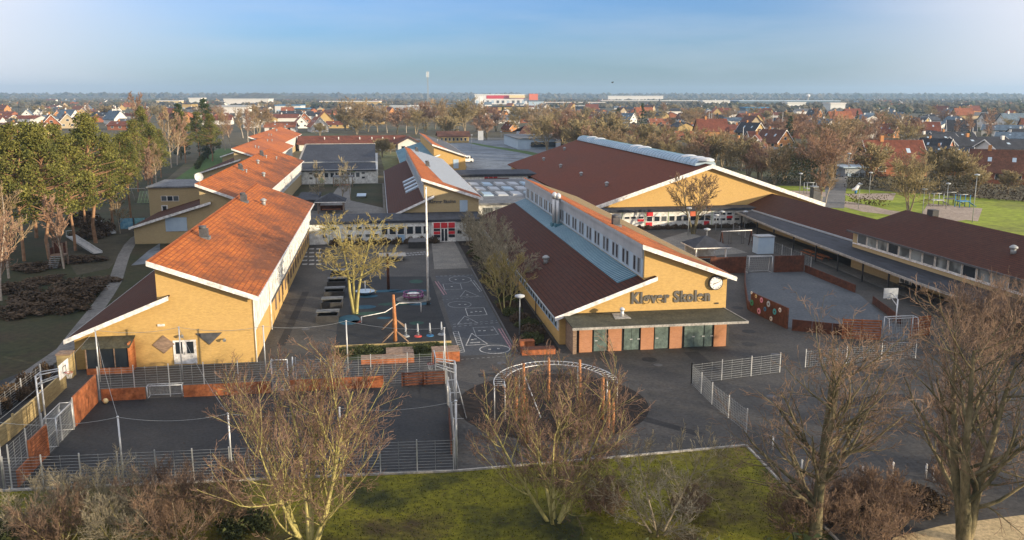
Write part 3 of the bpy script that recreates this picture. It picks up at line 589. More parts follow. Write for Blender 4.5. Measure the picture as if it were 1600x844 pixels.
# west wall window band
MB().box(xl-.10, xl-.004, 80.5, 149, 1.35, 2.8).build('window_band_frame', M['white'], KB)
y = 80.9
while y < 146: win_x(KB, y, y+1.25, xl-.10, 1.45, 2.7, out=-1, frame='panel_blue'); y += 1.55
for yy in (92.0, 104.5): MB().tube([(xl-.25, yy, 0), (xl-.25, yy, 2.9)], .06, 8).build('downpipe', M['lead'], KB)
roof_item(KB, 'bigvent', 853, 411, (16.4, 80, 2.95), (-k, 0, 1)); roof_item(KB, 'vent', 790, 375, (16.4, 80, 2.95), (-k, 0, 1))
for px, py, hh in [(866, 352, 4.3), (872, 353, 4.2)]:
    x, y, z = OnPlane(px, py, (16.4, 80, 2.95), (-k, 0, 1)); x = min(x, 24.8)
    st = MB().tube([(x, y, z-.1), (x, y, z+hh)], .30, 12).tube([(x, y, z+hh-.45), (x, y, z+hh+.2), (x, y, z+hh+.45)], [.38, .38, .12], 12).build('flue_pipe', M['steel'], KB)
    MB().box(x-.5, x+.5, y-.5, y+.5, z-.3, z+.35).build('flue_base', M['zinc'], st)
roof_item(KB, 'chimney', 962, 352, (xs, 80, 9.85), (sl, 0, 1))

# storage building in front of that gable
ST = empty('storage_building', (25.5, 77.5, 0), 'low storage building with dark green doors and orange brick piers below the school name', 'storage shed')
MB().box(17.9, 33.3, 77.5, 80.26, 0, 2.78).build('wall', M['dark'], ST)
MB().box(17.55, 17.9, 76.9, 80.2, 0, 2.8).build('end_wall', M['wood_grey'], ST)
rf = MB().slab([(17.2, 75.35, 2.96), (34.2, 75.35, 2.96), (33.75, 80.27, 3.12), (17.2, 80.27, 3.12)], .12).build('roof', M['felt_green'], ST)
MB().box(17.12, 34.25, 75.27, 75.347, 2.78, 3.0).build('fascia', M['concrete'], ST)
MB().prism([(34.203, 75.35, 2.78), (34.28, 75.35, 2.78), (33.83, 80.27, 2.94), (33.753, 80.27, 2.94)], [(34.203, 75.35, 3.0), (34.28, 75.35, 3.0), (33.83, 80.27, 3.16), (33.753, 80.27, 3.16)]).build('end_fascia', M['concrete'], ST)
M['pier'] = brickmat('pier_brick', (.50, .22, .11), (.42, .175, .085), (.4, .28, .2), mott=(.42, .2, .1), bump=.2)
def sx(px): return AtY(px, 530, 77.4)[0]
for a, b in [(905, 925), (950, 971), (1001, 1021), (1046, 1065), (1115, 1134)]: MB().box(sx(a), sx(b), 77.34, 77.497, 0, 2.76).build('brick_pier', M['pier'], ST)
for a, b in [(928, 948), (975, 986.3), (986.8, 998), (1023, 1043.5), (1069, 1083.5), (1084, 1099), (1100.5, 1112)]:
    d0 = MB().box(sx(a), sx(b), 77.4, 77.497, .05, 2.6).build('door', M['door_green'], ST); xx = sx(a)+.12 if b-a > 15 else sx(b)-.12
    MB().box(xx-.05, xx+.22, 77.35, 77.397, 1.05, 1.14).build('handle', M['steel'], d0)
x, y, z = OnPlane(972, 495, (17, 75.35, 2.96), (0, -.032, 1))
fp = MB().tube([(x, y, z-.05), (x, y, z+.7)], .17, 10).tube([(x, y, z+.65), (x, y, z+.8), (x, y, z+.95)], [.26, .26, .1], 10).build('vent_pipe', M['steel'], ST)
MB().slab([(x-.9, y-.75, z+.02), (x+.7, y-.75, z+.02), (x+.5, y+1.2, z+.08), (x-.7, y+1.2, z+.08)], .05).build('vent_plate', M['concrete'], fp)

# ------------------------------------------------------------------ middle wing (name letters again), wing beyond it
DB, idd = pavilion('middle school wing with small school name letters, striped skylights and frosted right roof slope', 1.2, 7.6, 17.9, 153, 250, 3.1, 6.0, 9.8, 6.2, 9.3, 'brick_tan')
lettering('Kløver Skolen', DB, 10.85, 152.93, 5.62, 4.7, .62, M['letter'])
MB().box(13.9, 15.3, 152.9, 153.03, 3.3, 5.8).build('blue_panel', M['panel_blue'], DB)
zt = lambda x: 9.8-(x-idd[2])*idd[3]
mb = MB(); mb.slab([(idd[2]+1.6, 250.2, zt(idd[2]+1.6)+.02), (17.85, 250.2, zt(17.85)+.02), (17.85, 158, zt(17.85)+.02), (11.5, 160, zt(11.5)+.02), (idd[2]+3.5, 185, zt(idd[2]+3.5)+.02)], .03)
mb.build('frosted_tiles', M['tile_frost'], DB)
kd = idd[4]
for i, yy in enumerate([174, 180, 187, 194]):
    mb = MB(); mb.slab([(5.0, yy, 3.1+(5.0-1.2)*kd+.25), (7.5, yy, 3.1+(7.5-1.2)*kd+.3), (7.5, yy+2.6, 3.1+(7.5-1.2)*kd+.3), (5.0, yy+2.6, 3.1+(5.0-1.2)*kd+.25)], .3); mb.build('skylight', M['panel_blue'], DB)
MB().box(7.50, 7.595, 153.5, 250, 6.1, 9.4).build('clerestory_cladding', M['panel_grey'], DB)
y = 156
while y < 248: win_x(DB, y, y+.9, 7.5, 6.8, 8.4, out=-1, frame='panel_blue'); y += 3.4
roof_item(DB, 'chimney', 668, 260, (idd[2], 153, 9.8), (idd[3], 0, 1)); roof_item(DB, 'chimney', 651, 237, (idd[2], 153, 9.8), (idd[3], 0, 1))
EB, ie = pavilion('far school wing with a lit yellow gable and grey roof behind the middle wing', 6.5, 16.2, 26.3, 262, 345, 3.0, 6.2, 9.8, 6.2, 18, 'brick', 'tile_far', 'zinc')
zt = lambda x: 9.8-(x-ie[2])*ie[3]
MB().slab([(ie[2]+2.4, 345.2, zt(ie[2]+2.4)+.02), (26.2, 345.2, zt(26.2)+.02), (26.2, 261.5, zt(26.2)+.02), (ie[2]+5, 261.5, zt(ie[2]+5)+.02), (ie[2]+2.4, 290, zt(ie[2]+2.4)+.02)], .03).build('weathered_tiles', M['r_grey'], EB)
MB().box(22.0, 23.6, 261.9, 262.03, 2.5, 5.2).build('blue_panel', M['panel_blue'], EB)
roof_item(EB, 'vent', 683, 221, (ie[2], 262, 9.8), (ie[3], 0, 1))

# ------------------------------------------------------------------ low white connecting building across the yard
CN = empty('connecting_building', (0, 143.5, 0), 'low white panelled building with the red entrance doors closing the yard', 'school building')
MB().box(-12.0, 17.0, 143.5, 152.2, 0, 3.35).build('wall', M['panel'], CN)
MB().box(-12.3, 17.0, 143.2, 152.9, 3.35, 3.75).build('roof', M['felt'], CN)
def cx_(px): return AtY(px, 360, 143.5)[0]
for a, b in [(503, 511), (516, 526), (542, 551), (556, 566), (570, 579), (582, 592)]:
    for z0 in (1.0, 2.25) if a != 516 else (2.25,): win_y(CN, cx_(a), cx_(b), 143.5, z0, z0+.62, frame='white')
for a, b in [(596, 606), (608, 619), (621, 632), (635, 646), (648, 659), (661, 670)]: win_y(CN, cx_(a), cx_(b), 143.5, 1.35, 2.75, glass='glass')
MB().box(cx_(596), cx_(607), 143.42, 143.497, 2.8, 3.3).build('blue_panel', M['blue_tint'], CN); MB().box(cx_(621), cx_(632), 143.42, 143.497, .15, 1.3).build('blue_panel', M['blue_tint'], CN)
for px in (514, 596, 633, 672): MB().box(cx_(px)-.04, cx_(px)+.04, 143.44, 143.497, .05, 3.3).build('panel_joint', M['green_tint'] if px < 630 else M['galv'], CN)
EN = MB().box(cx_(675.5), cx_(712), 143.2, 143.497, 0, 3.34).build('entrance', M['white'], CN)
for a, b in [(677.5, 687.5), (689, 699), (700.5, 710.5)]: MB().box(cx_(a), cx_(b), 143.14, 143.197, 2.35, 3.25).build('red_panel', M['red_panel'], EN)
for a, b in [(677.5, 687.5), (700.5, 710.5)]:
    MB().box(cx_(a), cx_(b), 143.14, 143.197, 1.85, 2.25).build('pane', M['glass'], EN); MB().box(cx_(a), cx_(b), 143.14, 143.197, 1.3, 1.78).build('red_panel', M['red_panel'], EN); MB().box(cx_(a), cx_(b), 143.14, 143.197, .75, 1.22).build('pane', M['glass'], EN)
for a, b in [(689.5, 693.2), (694.8, 698.5)]: MB().box(cx_(a), cx_(b), 143.14, 143.197, .15, 2.2).build('door', M['glass'], EN)
win_y(CN, cx_(714), cx_(722), 143.5, 1.2, 1.9)

# white building with the dark roof in the inner court
CB = empty('dark_roofed_building', (-12, 245, 0), 'white school building with wide dark roof and one row of windows behind the inner court', 'school building')
MB().box(-22.2, -.6, 245.5, 316, 0, 3.9).build('wall', M['panel'], CB)
r0 = MB(); r0.slab([(-23.0, 244.8, 3.85), (-1.0, 244.8, 3.85), (-1.2, 262, 4.6), (-23.4, 262, 4.6)], .3); r0.slab([(-23.4, 262.0, 4.65), (-1.2, 262.0, 4.65), (-1.4, 316, 7.2), (-25.4, 316, 7.2)], .3); r0.build('roof', M['felt'], CB)
MB().box(-23.4, -1.2, 261.7, 262.1, 4.62, 4.95).build('roof_edge', M['galv'], CB)
MB().slab([(-23.9, 262, 4.8), (-23.4, 262, 4.8), (-25.4, 316, 7.35), (-25.9, 316, 7.35)], .4).build('roof_edge', M['concrete'], CB)
MB().box(-25.6, -1.3, 316, 316.4, 6.9, 7.4).build('roof_edge', M['concrete'], CB)
def c2(px): return AtY(px, 275, 245.5)[0]
for a, b in [(483, 488.5), (565, 570.5)]:
    for z0 in (1.3, 2.6): win_y(CB, c2(a), c2(b), 245.5, z0, z0+.65)
for i, a in enumerate([492, 499.5, 507, 516, 524, 531.5, 540.5, 548, 556]): win_y(CB, c2(a), c2(a+6.3), 245.5, 1.75, 3.1)
for a, z0, z1 in [(492, 3.15, 3.55), (533, 3.15, 3.55), (549, 3.15, 3.55), (499.5, .3, 1.6)]: MB().box(c2(a), c2(a+6), 245.42, 245.497, z0, z1).build('green_panel', M['green_tint'], CB)

# long low red-roofed building behind
FB = empty('long_classroom_building', (0, 393, 0), 'long low school building with dull red roof and white window wall behind the dark roof', 'school building')
MB().box(-35, 11.5, 396, 409, 0, 3.2).build('wall', M['w_white'], FB)
r0 = MB(); r0.slab([(-36, 394.5, 3.2), (12.5, 394.5, 3.2), (12.5, 402.5, 6.4), (-36, 402.5, 6.4)], .25); r0.slab([(-36, 402.5, 6.4), (12.5, 402.5, 6.4), (12.5, 410.5, 3.2), (-36, 410.5, 3.2)], .25); r0.build('roof', M['r_red'], FB)
for px in (507, 529, 562, 581, 598, 616, 635): 
    x, y, z = OnPlane(px, 218, (0, 394.5, 3.2), (0, -.4, 1)); MB().tube([(x, y, z-.1), (x, y, z+1.1)], .25, 8).build('roof_vent', M['dome'], FB)
x = -2.
for i in range(7): win_y(FB, 0.0+i*1.7, 1.1+i*1.7, 396, 1.0, 2.5)
F2 = empty('gabled_classroom', (15, 386, 0), 'small low brown roofed gable building at the right end of the long red roof', 'school building')
MB().exY([(8.2, 0), (18.5, 0), (18.5, 3.4), (13.3, 6.0), (8.2, 3.4)], 385, 400).build('wall', M['w_white'], F2)
r0 = MB(); r0.slab([(7.2, 384, 3.1), (13.3, 384, 6.3), (13.3, 401, 6.3), (7.2, 401, 3.1)], .2); r0.slab([(13.3, 384, 6.3), (19.4, 384, 3.1), (19.4, 401, 3.1), (13.3, 401, 6.3)], .2); r0.build('roof', M['r_brown'], F2)
for i in range(3): win_y(F2, 9.6+i*2.6, 11.4+i*2.6, 385, 1, 2.5)
F3 = empty('brown_classroom', (45, 455, 0), 'low yellow classroom building with flat brown roof beyond the parking area', 'school building')
MB().box(31, 46.5, 455, 468, 0, 3.4).build('wall', M['w_yellowbrick'], F3); r0 = MB(); r0.slab([(30, 454, 3.3), (47.5, 454, 3.3), (47.5, 461.5, 5.8), (30, 461.5, 5.8)], .2); r0.slab([(30, 461.5, 5.8), (47.5, 461.5, 5.8), (47.5, 469, 3.3), (30, 469, 3.3)], .2); r0.build('roof', M['r_brown'], F3)
for i in range(7): win_y(F3, 31.8+i*2.05, 33.0+i*2.05, 455, 1, 2.6)

# low building with the rooflight domes, red panelled white building behind it
GB = empty('rooflight_building', (25, 172, 0), 'low flat roofed white school building covered with rows of pale rooflights', 'school building')
MB().box(18.6, 37.5, 166, 214, 0, 3.25).build('wall', M['panel'], GB)
MB().box(18.2, 37.9, 165.5, 214.4, 3.25, 3.6).build('roof', M['felt_grey'], GB)
for a in range(3):
    for b in range(5):
        cxx, cyy = 22.2+b*3.1-a*.3, 180.5+a*10.5
        lt = MB().prism([(cxx-1.1, cyy-3.0, 3.6), (cxx+1.1, cyy-3.0, 3.6), (cxx+1.1, cyy+3.0, 3.6), (cxx-1.1, cyy+3.0, 3.6)], [(cxx-1.0, cyy-2.9, 3.95), (cxx+1.0, cyy-2.9, 3.85), (cxx+1.0, cyy+2.9, 3.85), (cxx-1.0, cyy+2.9, 3.95)]); lt.build('rooflight', M['panel_grey'] if (a+b) % 3 else M['zinc_light'], GB)
for i in range(5): win_y(GB, 19.6+i*2.4, 21.5+i*2.4, 166, .8, 2.7, frame='galv', glass='glass_curtain', bars=3)
PB = empty('red_panel_building', (30, 222, 0), 'low white building with dark roof edge and bright red panels behind the rooflights', 'school building')
MB().box(19.8, 38, 222, 232, 0, 3.6).build('wall', M['panel'], PB); MB().box(19.4, 44, 221.6, 236, 3.6, 4.2).build('roof', M['felt'], PB)
def c3(px): return AtY(px, 265, 222)[0]
for i in range(3):
    MB().box(c3(757+i*7), c3(763+i*7), 221.9, 221.997, 2.5, 3.5).build('red_panel', M['red_panel'], PB)
    win_y(PB, c3(757+i*7), c3(763+i*7), 222, 1.3, 2.4)
for i in range(5): win_y(PB, c3(716+i*8), c3(722+i*8), 222, 1.2, 2.6)
for z0 in (.9, 2.3): win_y(PB, c3(779), c3(785), 222, z0, z0+.7)
MB().box(26.5, 32.5, 214.6, 220, 3.0, 3.4).build('canopy', M['tile_brown'], PB)

# ------------------------------------------------------------------ sports hall
HL = empty('sports_hall', (62, 156.3, 0), 'large sports hall with wide brown roof, light blue ridge vault and yellow gable', 'sports hall')
hx0, hx1, ha, hz0, hz1, hy0, hy1 = 38.6, 85.0, 61.8, 3.6, 11.3, 156.3, 262
MB().exY([(39.6, 0), (84, 0), (84, 3.7), (61.8, 11.0), (39.6, 3.7)], hy0, hy1-1).build('wall', M['brick'], HL)
MB().slab([(hx0, hy0-.9, hz0), (ha, hy0-.9, hz1), (ha, hy1, hz1), (hx0, hy1, hz0)], .25).build('roof', M['tile_hall'], HL)
MB().slab([(ha+.003, hy0-.9, hz1), (hx1, hy0-.9, hz0), (hx1, hy1, hz0), (ha+.003, hy1, hz1)], .25).build('roof', M['tile_hall'], HL)
for s_, xa, xb in ((1, hx0, ha), (-1, hx1, ha)):
    MB().prism([(xa, hy0-1.0, hz0-.65), (xb, hy0-1.0, hz1-.65), (xb, hy0-1.0, hz1+.1), (xa, hy0-1.0, hz0+.1)], [(xa, hy0-.905, hz0-.65), (xb, hy0-.905, hz1-.65), (xb, hy0-.905, hz1+.1), (xa, hy0-.905, hz0+.1)]).build('rake_board', M['white'], HL)
mb = MB(); n_ = 10; prof = [(ha+2.1*math.cos(math.pi*i/n_), hz1-.45+1.35*math.sin(math.pi*i/n_)) for i in range(n_+1)]
mb.exY(prof[::-1], 159, 260); rv = mb.build('ridge_vault', M['zinc_light'], HL)
mb = MB()
for i in range(n_): (xa, za), (xb, zb) = prof[i], prof[i+1]; mb.slab([(xa, 160, za+.05), (xb, 160, zb+.05), (xb, 160.12, zb+.05), (xa, 160.12, za+.05)], .06)
r0_ = mb.build('vault_rib', M['zinc'], rv)
for i in range(1, 50): c_ = r0_.copy(); COL.objects.link(c_); c_.location = (0, 2*i, 0)
for px, py in [(926, 216), (938, 217), (996, 228), (1008, 230), (1078, 245), (1092, 248), (1103, 253)]:
    x, y, z = OnPlane(px, py+2, (ha, 160, hz1+1.1), (1, 0, 0)) if 0 else (ha+.3, 0, 0)
    d = ray(px, py); t = (ha+.3)/d[0]; y = d[1]*t
    mb = MB(); 
    for (ra, za), (rb, zb) in (((1.6, 0), (1.45, .3)), ((1.45, .3), (.9, .5)), ((.9, .5), (.1, .58))):
        for k_ in range(16):
            a_, b_ = 2*math.pi*k_/16, 2*math.pi*(k_+1)/16
            mb.face([(ha+.2+ra*math.cos(a_), y+ra*1.5*math.sin(a_), hz1+.55+za), (ha+.2+ra*math.cos(b_), y+ra*1.5*math.sin(b_), hz1+.55+za), (ha+.2+rb*math.cos(b_), y+rb*1.5*math.sin(b_), hz1+.55+zb), (ha+.2+rb*math.cos(a_), y+rb*1.5*math.sin(a_), hz1+.55+zb)], 0, True)
    mb.build('roof_dome', M['dome'], HL)
hk = (hz1-hz0)/(ha-hx0)
for px in [(849.6, 251), (876, 262), (908, 275), (948, 291), (882, 235)]: roof_item(HL, 'bigvent', px[0], px[1], (hx0, 156, hz0), (-hk, 0, 1))
# facade strip below the hall gable
IF = empty('hall_entrance_building', (58, 152.5, 0), 'long low white facade with red squares and windows below the sports hall gable', 'school building')
MB().box(40.5, 72.5, 152.6, 155.3, 0, 3.1).build('wall', M['panel'], IF); MB().box(40.0, 72.8, 152.1, 156.25, 3.1, 3.55).build('roof', M['felt'], IF)
def c4(px): return AtY(px, 345, 152.6)[0]
for a, b, z0, z1 in [(1010, 1020, 2.25, 3.0), (1009, 1019, .1, 1.1), (996, 1006, 1.3, 1.75), (1100, 1108, .3, 1.1), (1135, 1144, 1.55, 2.0)]: MB().box(c4(a), c4(b), 152.52, 152.597, z0, z1).build('red_panel', M['red_panel'], IF)
MB().box(c4(1078), c4(1089), 152.52, 152.597, 2.1, 3.0).build('orange_panel', M['orange_panel'], IF)
for a in [975, 985, 997]: win_y(IF, c4(a), c4(a+9), 152.6, 1.75, 2.3)
for a in [1010, 1021.5, 1032.5, 1045, 1056, 1067, 1078, 1091, 1101]: win_y(IF, c4(a), c4(a+9.5), 152.6, 1.2, 2.25)
for a in [1115, 1125, 1135, 1147]:
    for z0 in (1.1, 2.15): win_y(IF, c4(a), c4(a+8.5), 152.6, z0, z0+.55)
for px in (972, 1008, 1044, 1112): MB().box(c4(px)-.05, c4(px)+.05, 152.54, 152.597, .05, 3.05).build('panel_joint', M['green_tint'], IF)

# building beyond the hall
WB = empty('blue_grey_school_building', (75, 400, 0), 'pale blue building with dark roofs beyond the left end of the sports hall', 'school building')
MB().box(63, 92, 395, 440, 0, 4.6).build('wall', M['panel_blue'], WB); MB().box(62.4, 92.6, 394.4, 440.6, 4.6, 5.0).build('roof', M['felt_grey'], WB)
MB().box(69, 92.7, 394.2, 395.0, 1.0, 3.2).build('window_band', M['glass'], WB)
W2 = empty('brown_roof_building', (90, 450, 0), 'long brown roofed school building behind the pale blue one', 'school building')
MB().box(74, 118, 450, 470, 0, 5.2).build('wall', M['panel_grey'], W2); r0 = MB(); r0.slab([(72, 448, 5), (120, 448, 5), (117, 460, 8.6), (77, 460, 8.6)], .3); r0.slab([(77, 460, 8.6), (117, 460, 8.6), (120, 472, 5), (72, 472, 5)], .3); r0.build('roof', M['r_brown'], W2)
W3 = empty('brown_roof_building', (92, 400, 0), 'dark brown hipped roof directly behind the far corner of the sports hall', 'school building')
MB().box(80, 100, 372, 392, 0, 5.5).build('wall', M['panel_grey'], W3); r0 = MB(); r0.slab([(78, 370, 5.4), (102, 370, 5.4), (96, 382, 9.2), (84, 382, 9.2)], .3); r0.slab([(84, 382, 9.2), (96, 382, 9.2), (102, 394, 5.4), (78, 394, 5.4)], .3); r0.build('roof', M['r_brown'], W3)

# ------------------------------------------------------------------ right wing with the covered walkway
JB = empty('right_classroom_wing', (72, 130, 0), 'low brown roofed tan brick wing running behind the covered walkway', 'school building')
MB().exY([(69.3, 0), (78.5, 0), (78.5, 3.4), (74.4, 5.2), (69.3, 3.05)], 113.2, 158.5).build('wall', M['brick_tan'], JB)
mb = MB(); mb.slab([(68.6, 112.9, 3.2), (74.4, 112.9, 5.6), (74.4, 159.5, 5.6), (68.6, 159.5, 3.2)], .2).slab([(74.403, 112.9, 5.6), (79.5, 112.9, 3.2), (79.5, 159.5, 3.2), (74.403, 159.5, 5.6)], .2); mb.build('roof', M['tile_brown'], JB)
MB().box(68.45, 68.597, 113, 159.5, 2.95, 3.2).build('gutter', M['panel_grey'], JB)
y = 116
while y < 156: win_x(JB, y, y+1.8, 69.3, .9, 2.5, out=-1, bars=1); y += 2.7
JE = MB().box(69.3, 69.6, 159.5, 160, 0, .3)
KR = empty('two_storey_wing', (73, 90, 0), 'brown roofed wing with a long band of curtained upper windows at the right edge', 'school building')
MB().exY([(66.2, 0), (81, 0), (81, 5.2), (74.2, 7.5), (66.2, 5.2)], 60, 112.6).build('wall', M['brick_tan'], KR)
mb = MB(); mb.slab([(65.5, 59.5, 5.4), (74.2, 59.5, 8.0), (74.2, 113.0, 8.0), (65.5, 113.0, 5.4)], .2).slab([(74.203, 59.5, 8.0), (82, 59.5, 5.4), (82, 113.0, 5.4), (74.203, 113.0, 8.0)], .2); mb.build('roof', M['tile_brown'], KR)
MB().box(65.35, 65.497, 59.5, 113, 5.15, 5.38).build('gutter', M['lead'], KR)
y = 61.5; i = 0
while y < 111.5: win_x(KR, y, y+2.35, 66.2, 3.65, 5.1, out=-1, glass='glass_curtain' if i % 3 != 1 else 'glass', fw=.09); y += 2.5; i += 1
MB().box(66.05, 66.197, 60.2, 112.4, 3.48, 3.62).build('sill_band', M['white'], KR)
MB().box(74.0, 74.9, 106.5, 107.4, 7.6, 8.8).build('chimney', M['dark'], KR); MB().box(75.4, 76.2, 109, 109.8, 7.0, 8.5).build('chimney', M['dark'], KR)
roof_item(KR, 'bigvent', 1583, 396, (65.5, 60, 5.4), (-.3, 0, 1))
win_y(KR, 69, 70.2, 60, 3.6, 5.0)
for y in (78.5, 81.0): d0 = win_x(KR, 96+y-78.5, 98.2+y-78.5, 66.2, .3, 2.3, out=-1, bars=1, fw=.14)
CWK = empty('covered_walkway', (63, 110, 0), 'long covered walkway with flat dark roof on slim black posts', 'canopy')
cw = [(61.0, 68), (61.2, 90), (63.6, 132), (65.4, 151.5)]
mb = MB(); mf = MB()
for (xa, ya), (xb, yb) in zip(cw[:-1], cw[1:]):
    ra = 66.15 if ya < 112 else 68.4; rb = 66.15 if yb < 112 else 68.4
    mb.slab([(xa, ya, 2.85), (66.15 if ya < 112.9 and yb <= 132 else 68.4, ya, 2.95), (66.15 if yb < 132.1 else 68.4, yb, 2.95), (xb, yb, 2.85)], .14)
    mf.prism([(xa-.1, ya, 2.6), (xa-.004, ya, 2.6), (xb-.004, yb, 2.6), (xb-.1, yb, 2.6)], [(xa-.1, ya, 2.9), (xa-.004, ya, 2.9), (xb-.004, yb, 2.9), (xb-.1, yb, 2.9)])
mb.slab([(66.153, 112.9, 2.93), (68.4, 112.9, 2.93), (68.4, 132, 2.93), (66.153, 132, 2.93)], .1)
mb.build('roof', M['felt'], CWK); mf.build('fascia', M['concrete'], CWK)
MB().prism([(65.2, 151.6, 2.5), (68.4, 151.6, 2.5), (68.4, 151.9, 2.5), (65.2, 151.9, 2.5)], [(65.2, 151.6, 2.95), (68.4, 151.6, 2.95), (68.4, 151.9, 2.95), (65.2, 151.9, 2.95)]).build('fascia', M['concrete'], CWK)
for y in [71, 77, 83.5, 90, 96.5, 103, 110, 117, 125, 133, 141, 149.5]:
    x = np.interp(y, [a[1] for a in cw], [a[0] for a in cw])+.35; MB().box(x-.09, x+.09, y-.09, y+.09, 0, 2.72).build('post', M['dark'], CWK)
sheet('walkway_paving', [(62.6, 68), (62.9, 100), (64.6, 132), (66, 152), (69, 152), (66.1, 112), (66.1, 68)], .03, M['slab'])
# ------------------------------------------------------------------ fences, ball courts
def bars(mb, a, b, z0, z1, step=.2, r=.02):
    z = z0
    while z <= z1+1e-6: mb.tube([(a[0], a[1], z), (b[0], b[1], z)], r, 4, cap=False); z += step
def fence(name, label, pts, h, z0=0, span=2.5, posth=None, step=.2, group=None, mat='galv', verticals=False, r=.011):
    root = empty(name, (*pts[0], 0), label, 'fence', group); posth = posth or h+.1
    for a, b in zip(pts[:-1], pts[1:]):
        va, vb = Vector(a), Vector(b); n = max(1, round((vb-va).length/span))
        for k in range(n):
            p, q = va.lerp(vb, k/n), va.lerp(vb, (k+1)/n)
            MB().box(p.x-.035, p.x+.035, p.y-.035, p.y+.035, 0, posth).build('post', M['steel'], root)
            mb = MB(); bars(mb, p, q, z0+.06, h, step, r)
            m_ = max(2, int((q-p).length/(.25 if verticals else .8)))
            for j in range(1, m_): c = p.lerp(q, j/m_); mb.tube([(c.x, c.y, z0+.06), (c.x, c.y, h)], .012, 4, cap=False)
            o = mb.build('mesh_panel', M[mat], root)
    MB().box(pts[-1][0]-.035, pts[-1][0]+.035, pts[-1][1]-.035, pts[-1][1]+.035, 0, posth).build('post', M['steel'], root); return root
def board_run(label, pts, h, mat='corten', name='kickboard', th=.10, z0=0, slats=0, group='rust coloured boards round the ball courts'):
    root = empty(name, (*pts[0], 0), label, 'board', group)
    for a, b in zip(pts[:-1], pts[1:]):
        va, vb = Vector(a), Vector(b); n = max(1, round((vb-va).length/2.3)); d = (vb-va).normalized(); nn = Vector((-d.y, d.x))*th/2; ang = math.atan2(d.y, d.x)
        for k in range(n):
            p, q = va.lerp(vb, k/n)+d*.02, va.lerp(vb, (k+1)/n)-d*.02; c = (p+q)/2; mb = MB()
            if slats:
                for j in range(slats): mb.obox(c.x, c.y, z0+.05+h*j/slats, z0+h*(j+1)/slats-.03, (q-p).length, th, ang)
                mb.obox(p.x, p.y, z0, z0+h, .08, th*1.3, ang); mb.obox(q.x, q.y, z0, z0+h, .08, th*1.3, ang)
            else: mb.obox(c.x, c.y, z0, z0+h, (q-p).length, th, ang)
            mb.build('board_panel', M[mat], root)
    return root
fence('mesh_fence', 'long grey mesh fence behind the rear boards of the ball court below the gable', [(-22.8, 70.35), (-9.3, 70.45)], 2.7, span=2.6, z0=.9)
gt = empty('court_gate', (-8.7, 70.4, 0), 'grey framed mesh gate standing ajar in the fence of the ball court', 'gate')
mb = MB()
for a, b in (((-9.3, .15), (-8.0, .15)), ((-9.3, 2.75), (-8.0, 2.75)), ((-9.3, .15), (-9.3, 2.75)), ((-8.0, .15), (-8.0, 2.75))): mb.tube([(a[0], 70.2, a[1]), (b[0], 70.2, b[1])], .05, 6)
mb.build('gate_frame', M['steel'], gt); mb = MB(); bars(mb, (-9.3, 70.2), (-8.0, 70.2), .3, 2.6, .2, .016); mb.build('gate_mesh', M['galv'], gt)
MB().tube([(-7.6, 70.4, 0), (-7.6, 70.4, 2.9)], .06, 6).build('gate_post', M['steel'], gt)
fence('mesh_fence', 'low thin mesh fence in front of the planting bed, right of the court gate', [(-7.4, 70.8), (4.9, 70.9)], 2.6, span=2.9)
board_run('rust board at the left end of the court rear edge, beside the small goal', [(-22.6, 70.05), (-19.2, 70.05)], 1.0)
board_run('long rust board right of the small goal along the rear edge of the ball court', [(-16.3, 70.05), (-9.4, 70.05)], 1.0)
board_run('rust board behind the twigs of the big tree, right of the court gate', [(-7.9, 70.1), (-.2, 70.1)], 1.0)
board_run('slatted rust board by the basketball frame in the far right corner of the ball court', [(1.3, 70.1), (4.9, 70.1)], 1.2, 'corten_dark', slats=5)
def goal(label, c, ang, w=3, h=1.9, d=1.1, mat='steel', group='steel goals of the ball courts', mesh=True):
    root = empty('goal', (c[0], c[1], 0), label, 'goal', group, ang); o_ = OFF[root.name]; OFF[root.name] = (0, 0, 0)
    f = MB()
    for s in (-1, 1):
        f.tube([(s*w/2, 0, 0), (s*w/2, 0, h)], .05, 6); f.tube([(s*w/2, 0, h), (s*w/2, d*.6, h), (s*w/2, d, 0), (s*w/2, 0, .03)], .035, 6)
    f.tube([(-w/2, 0, h), (w/2, 0, h)], .05, 6); f.tube([(-w/2, d*.6, h), (w/2, d*.6, h)], .03, 6); f.tube([(-w/2, d, .03), (w/2, d, .03)], .03, 6); f.build('goal_frame', M[mat], root)
    n_ = MB()
    for k in range(int(w/.25)+1):
        x = -w/2+k*w/int(w/.25); n_.tube([(x, 0, h), (x, d*.6, h), (x, d, .05)], .012, 4, cap=False)
    for j in range(1, 8): t = j/8; n_.tube([(-w/2, d*.6+d*.4*t, h*(1-t)), (w/2, d*.6+d*.4*t, h*(1-t))], .012, 4, cap=False)
    n_.build('net', M['galv'], root); OFF[root.name] = o_; return root
goal('small steel goal let into the rear boards of the ball court', (-17.75, 70.1), 0, 2.7, 1.05, .8)
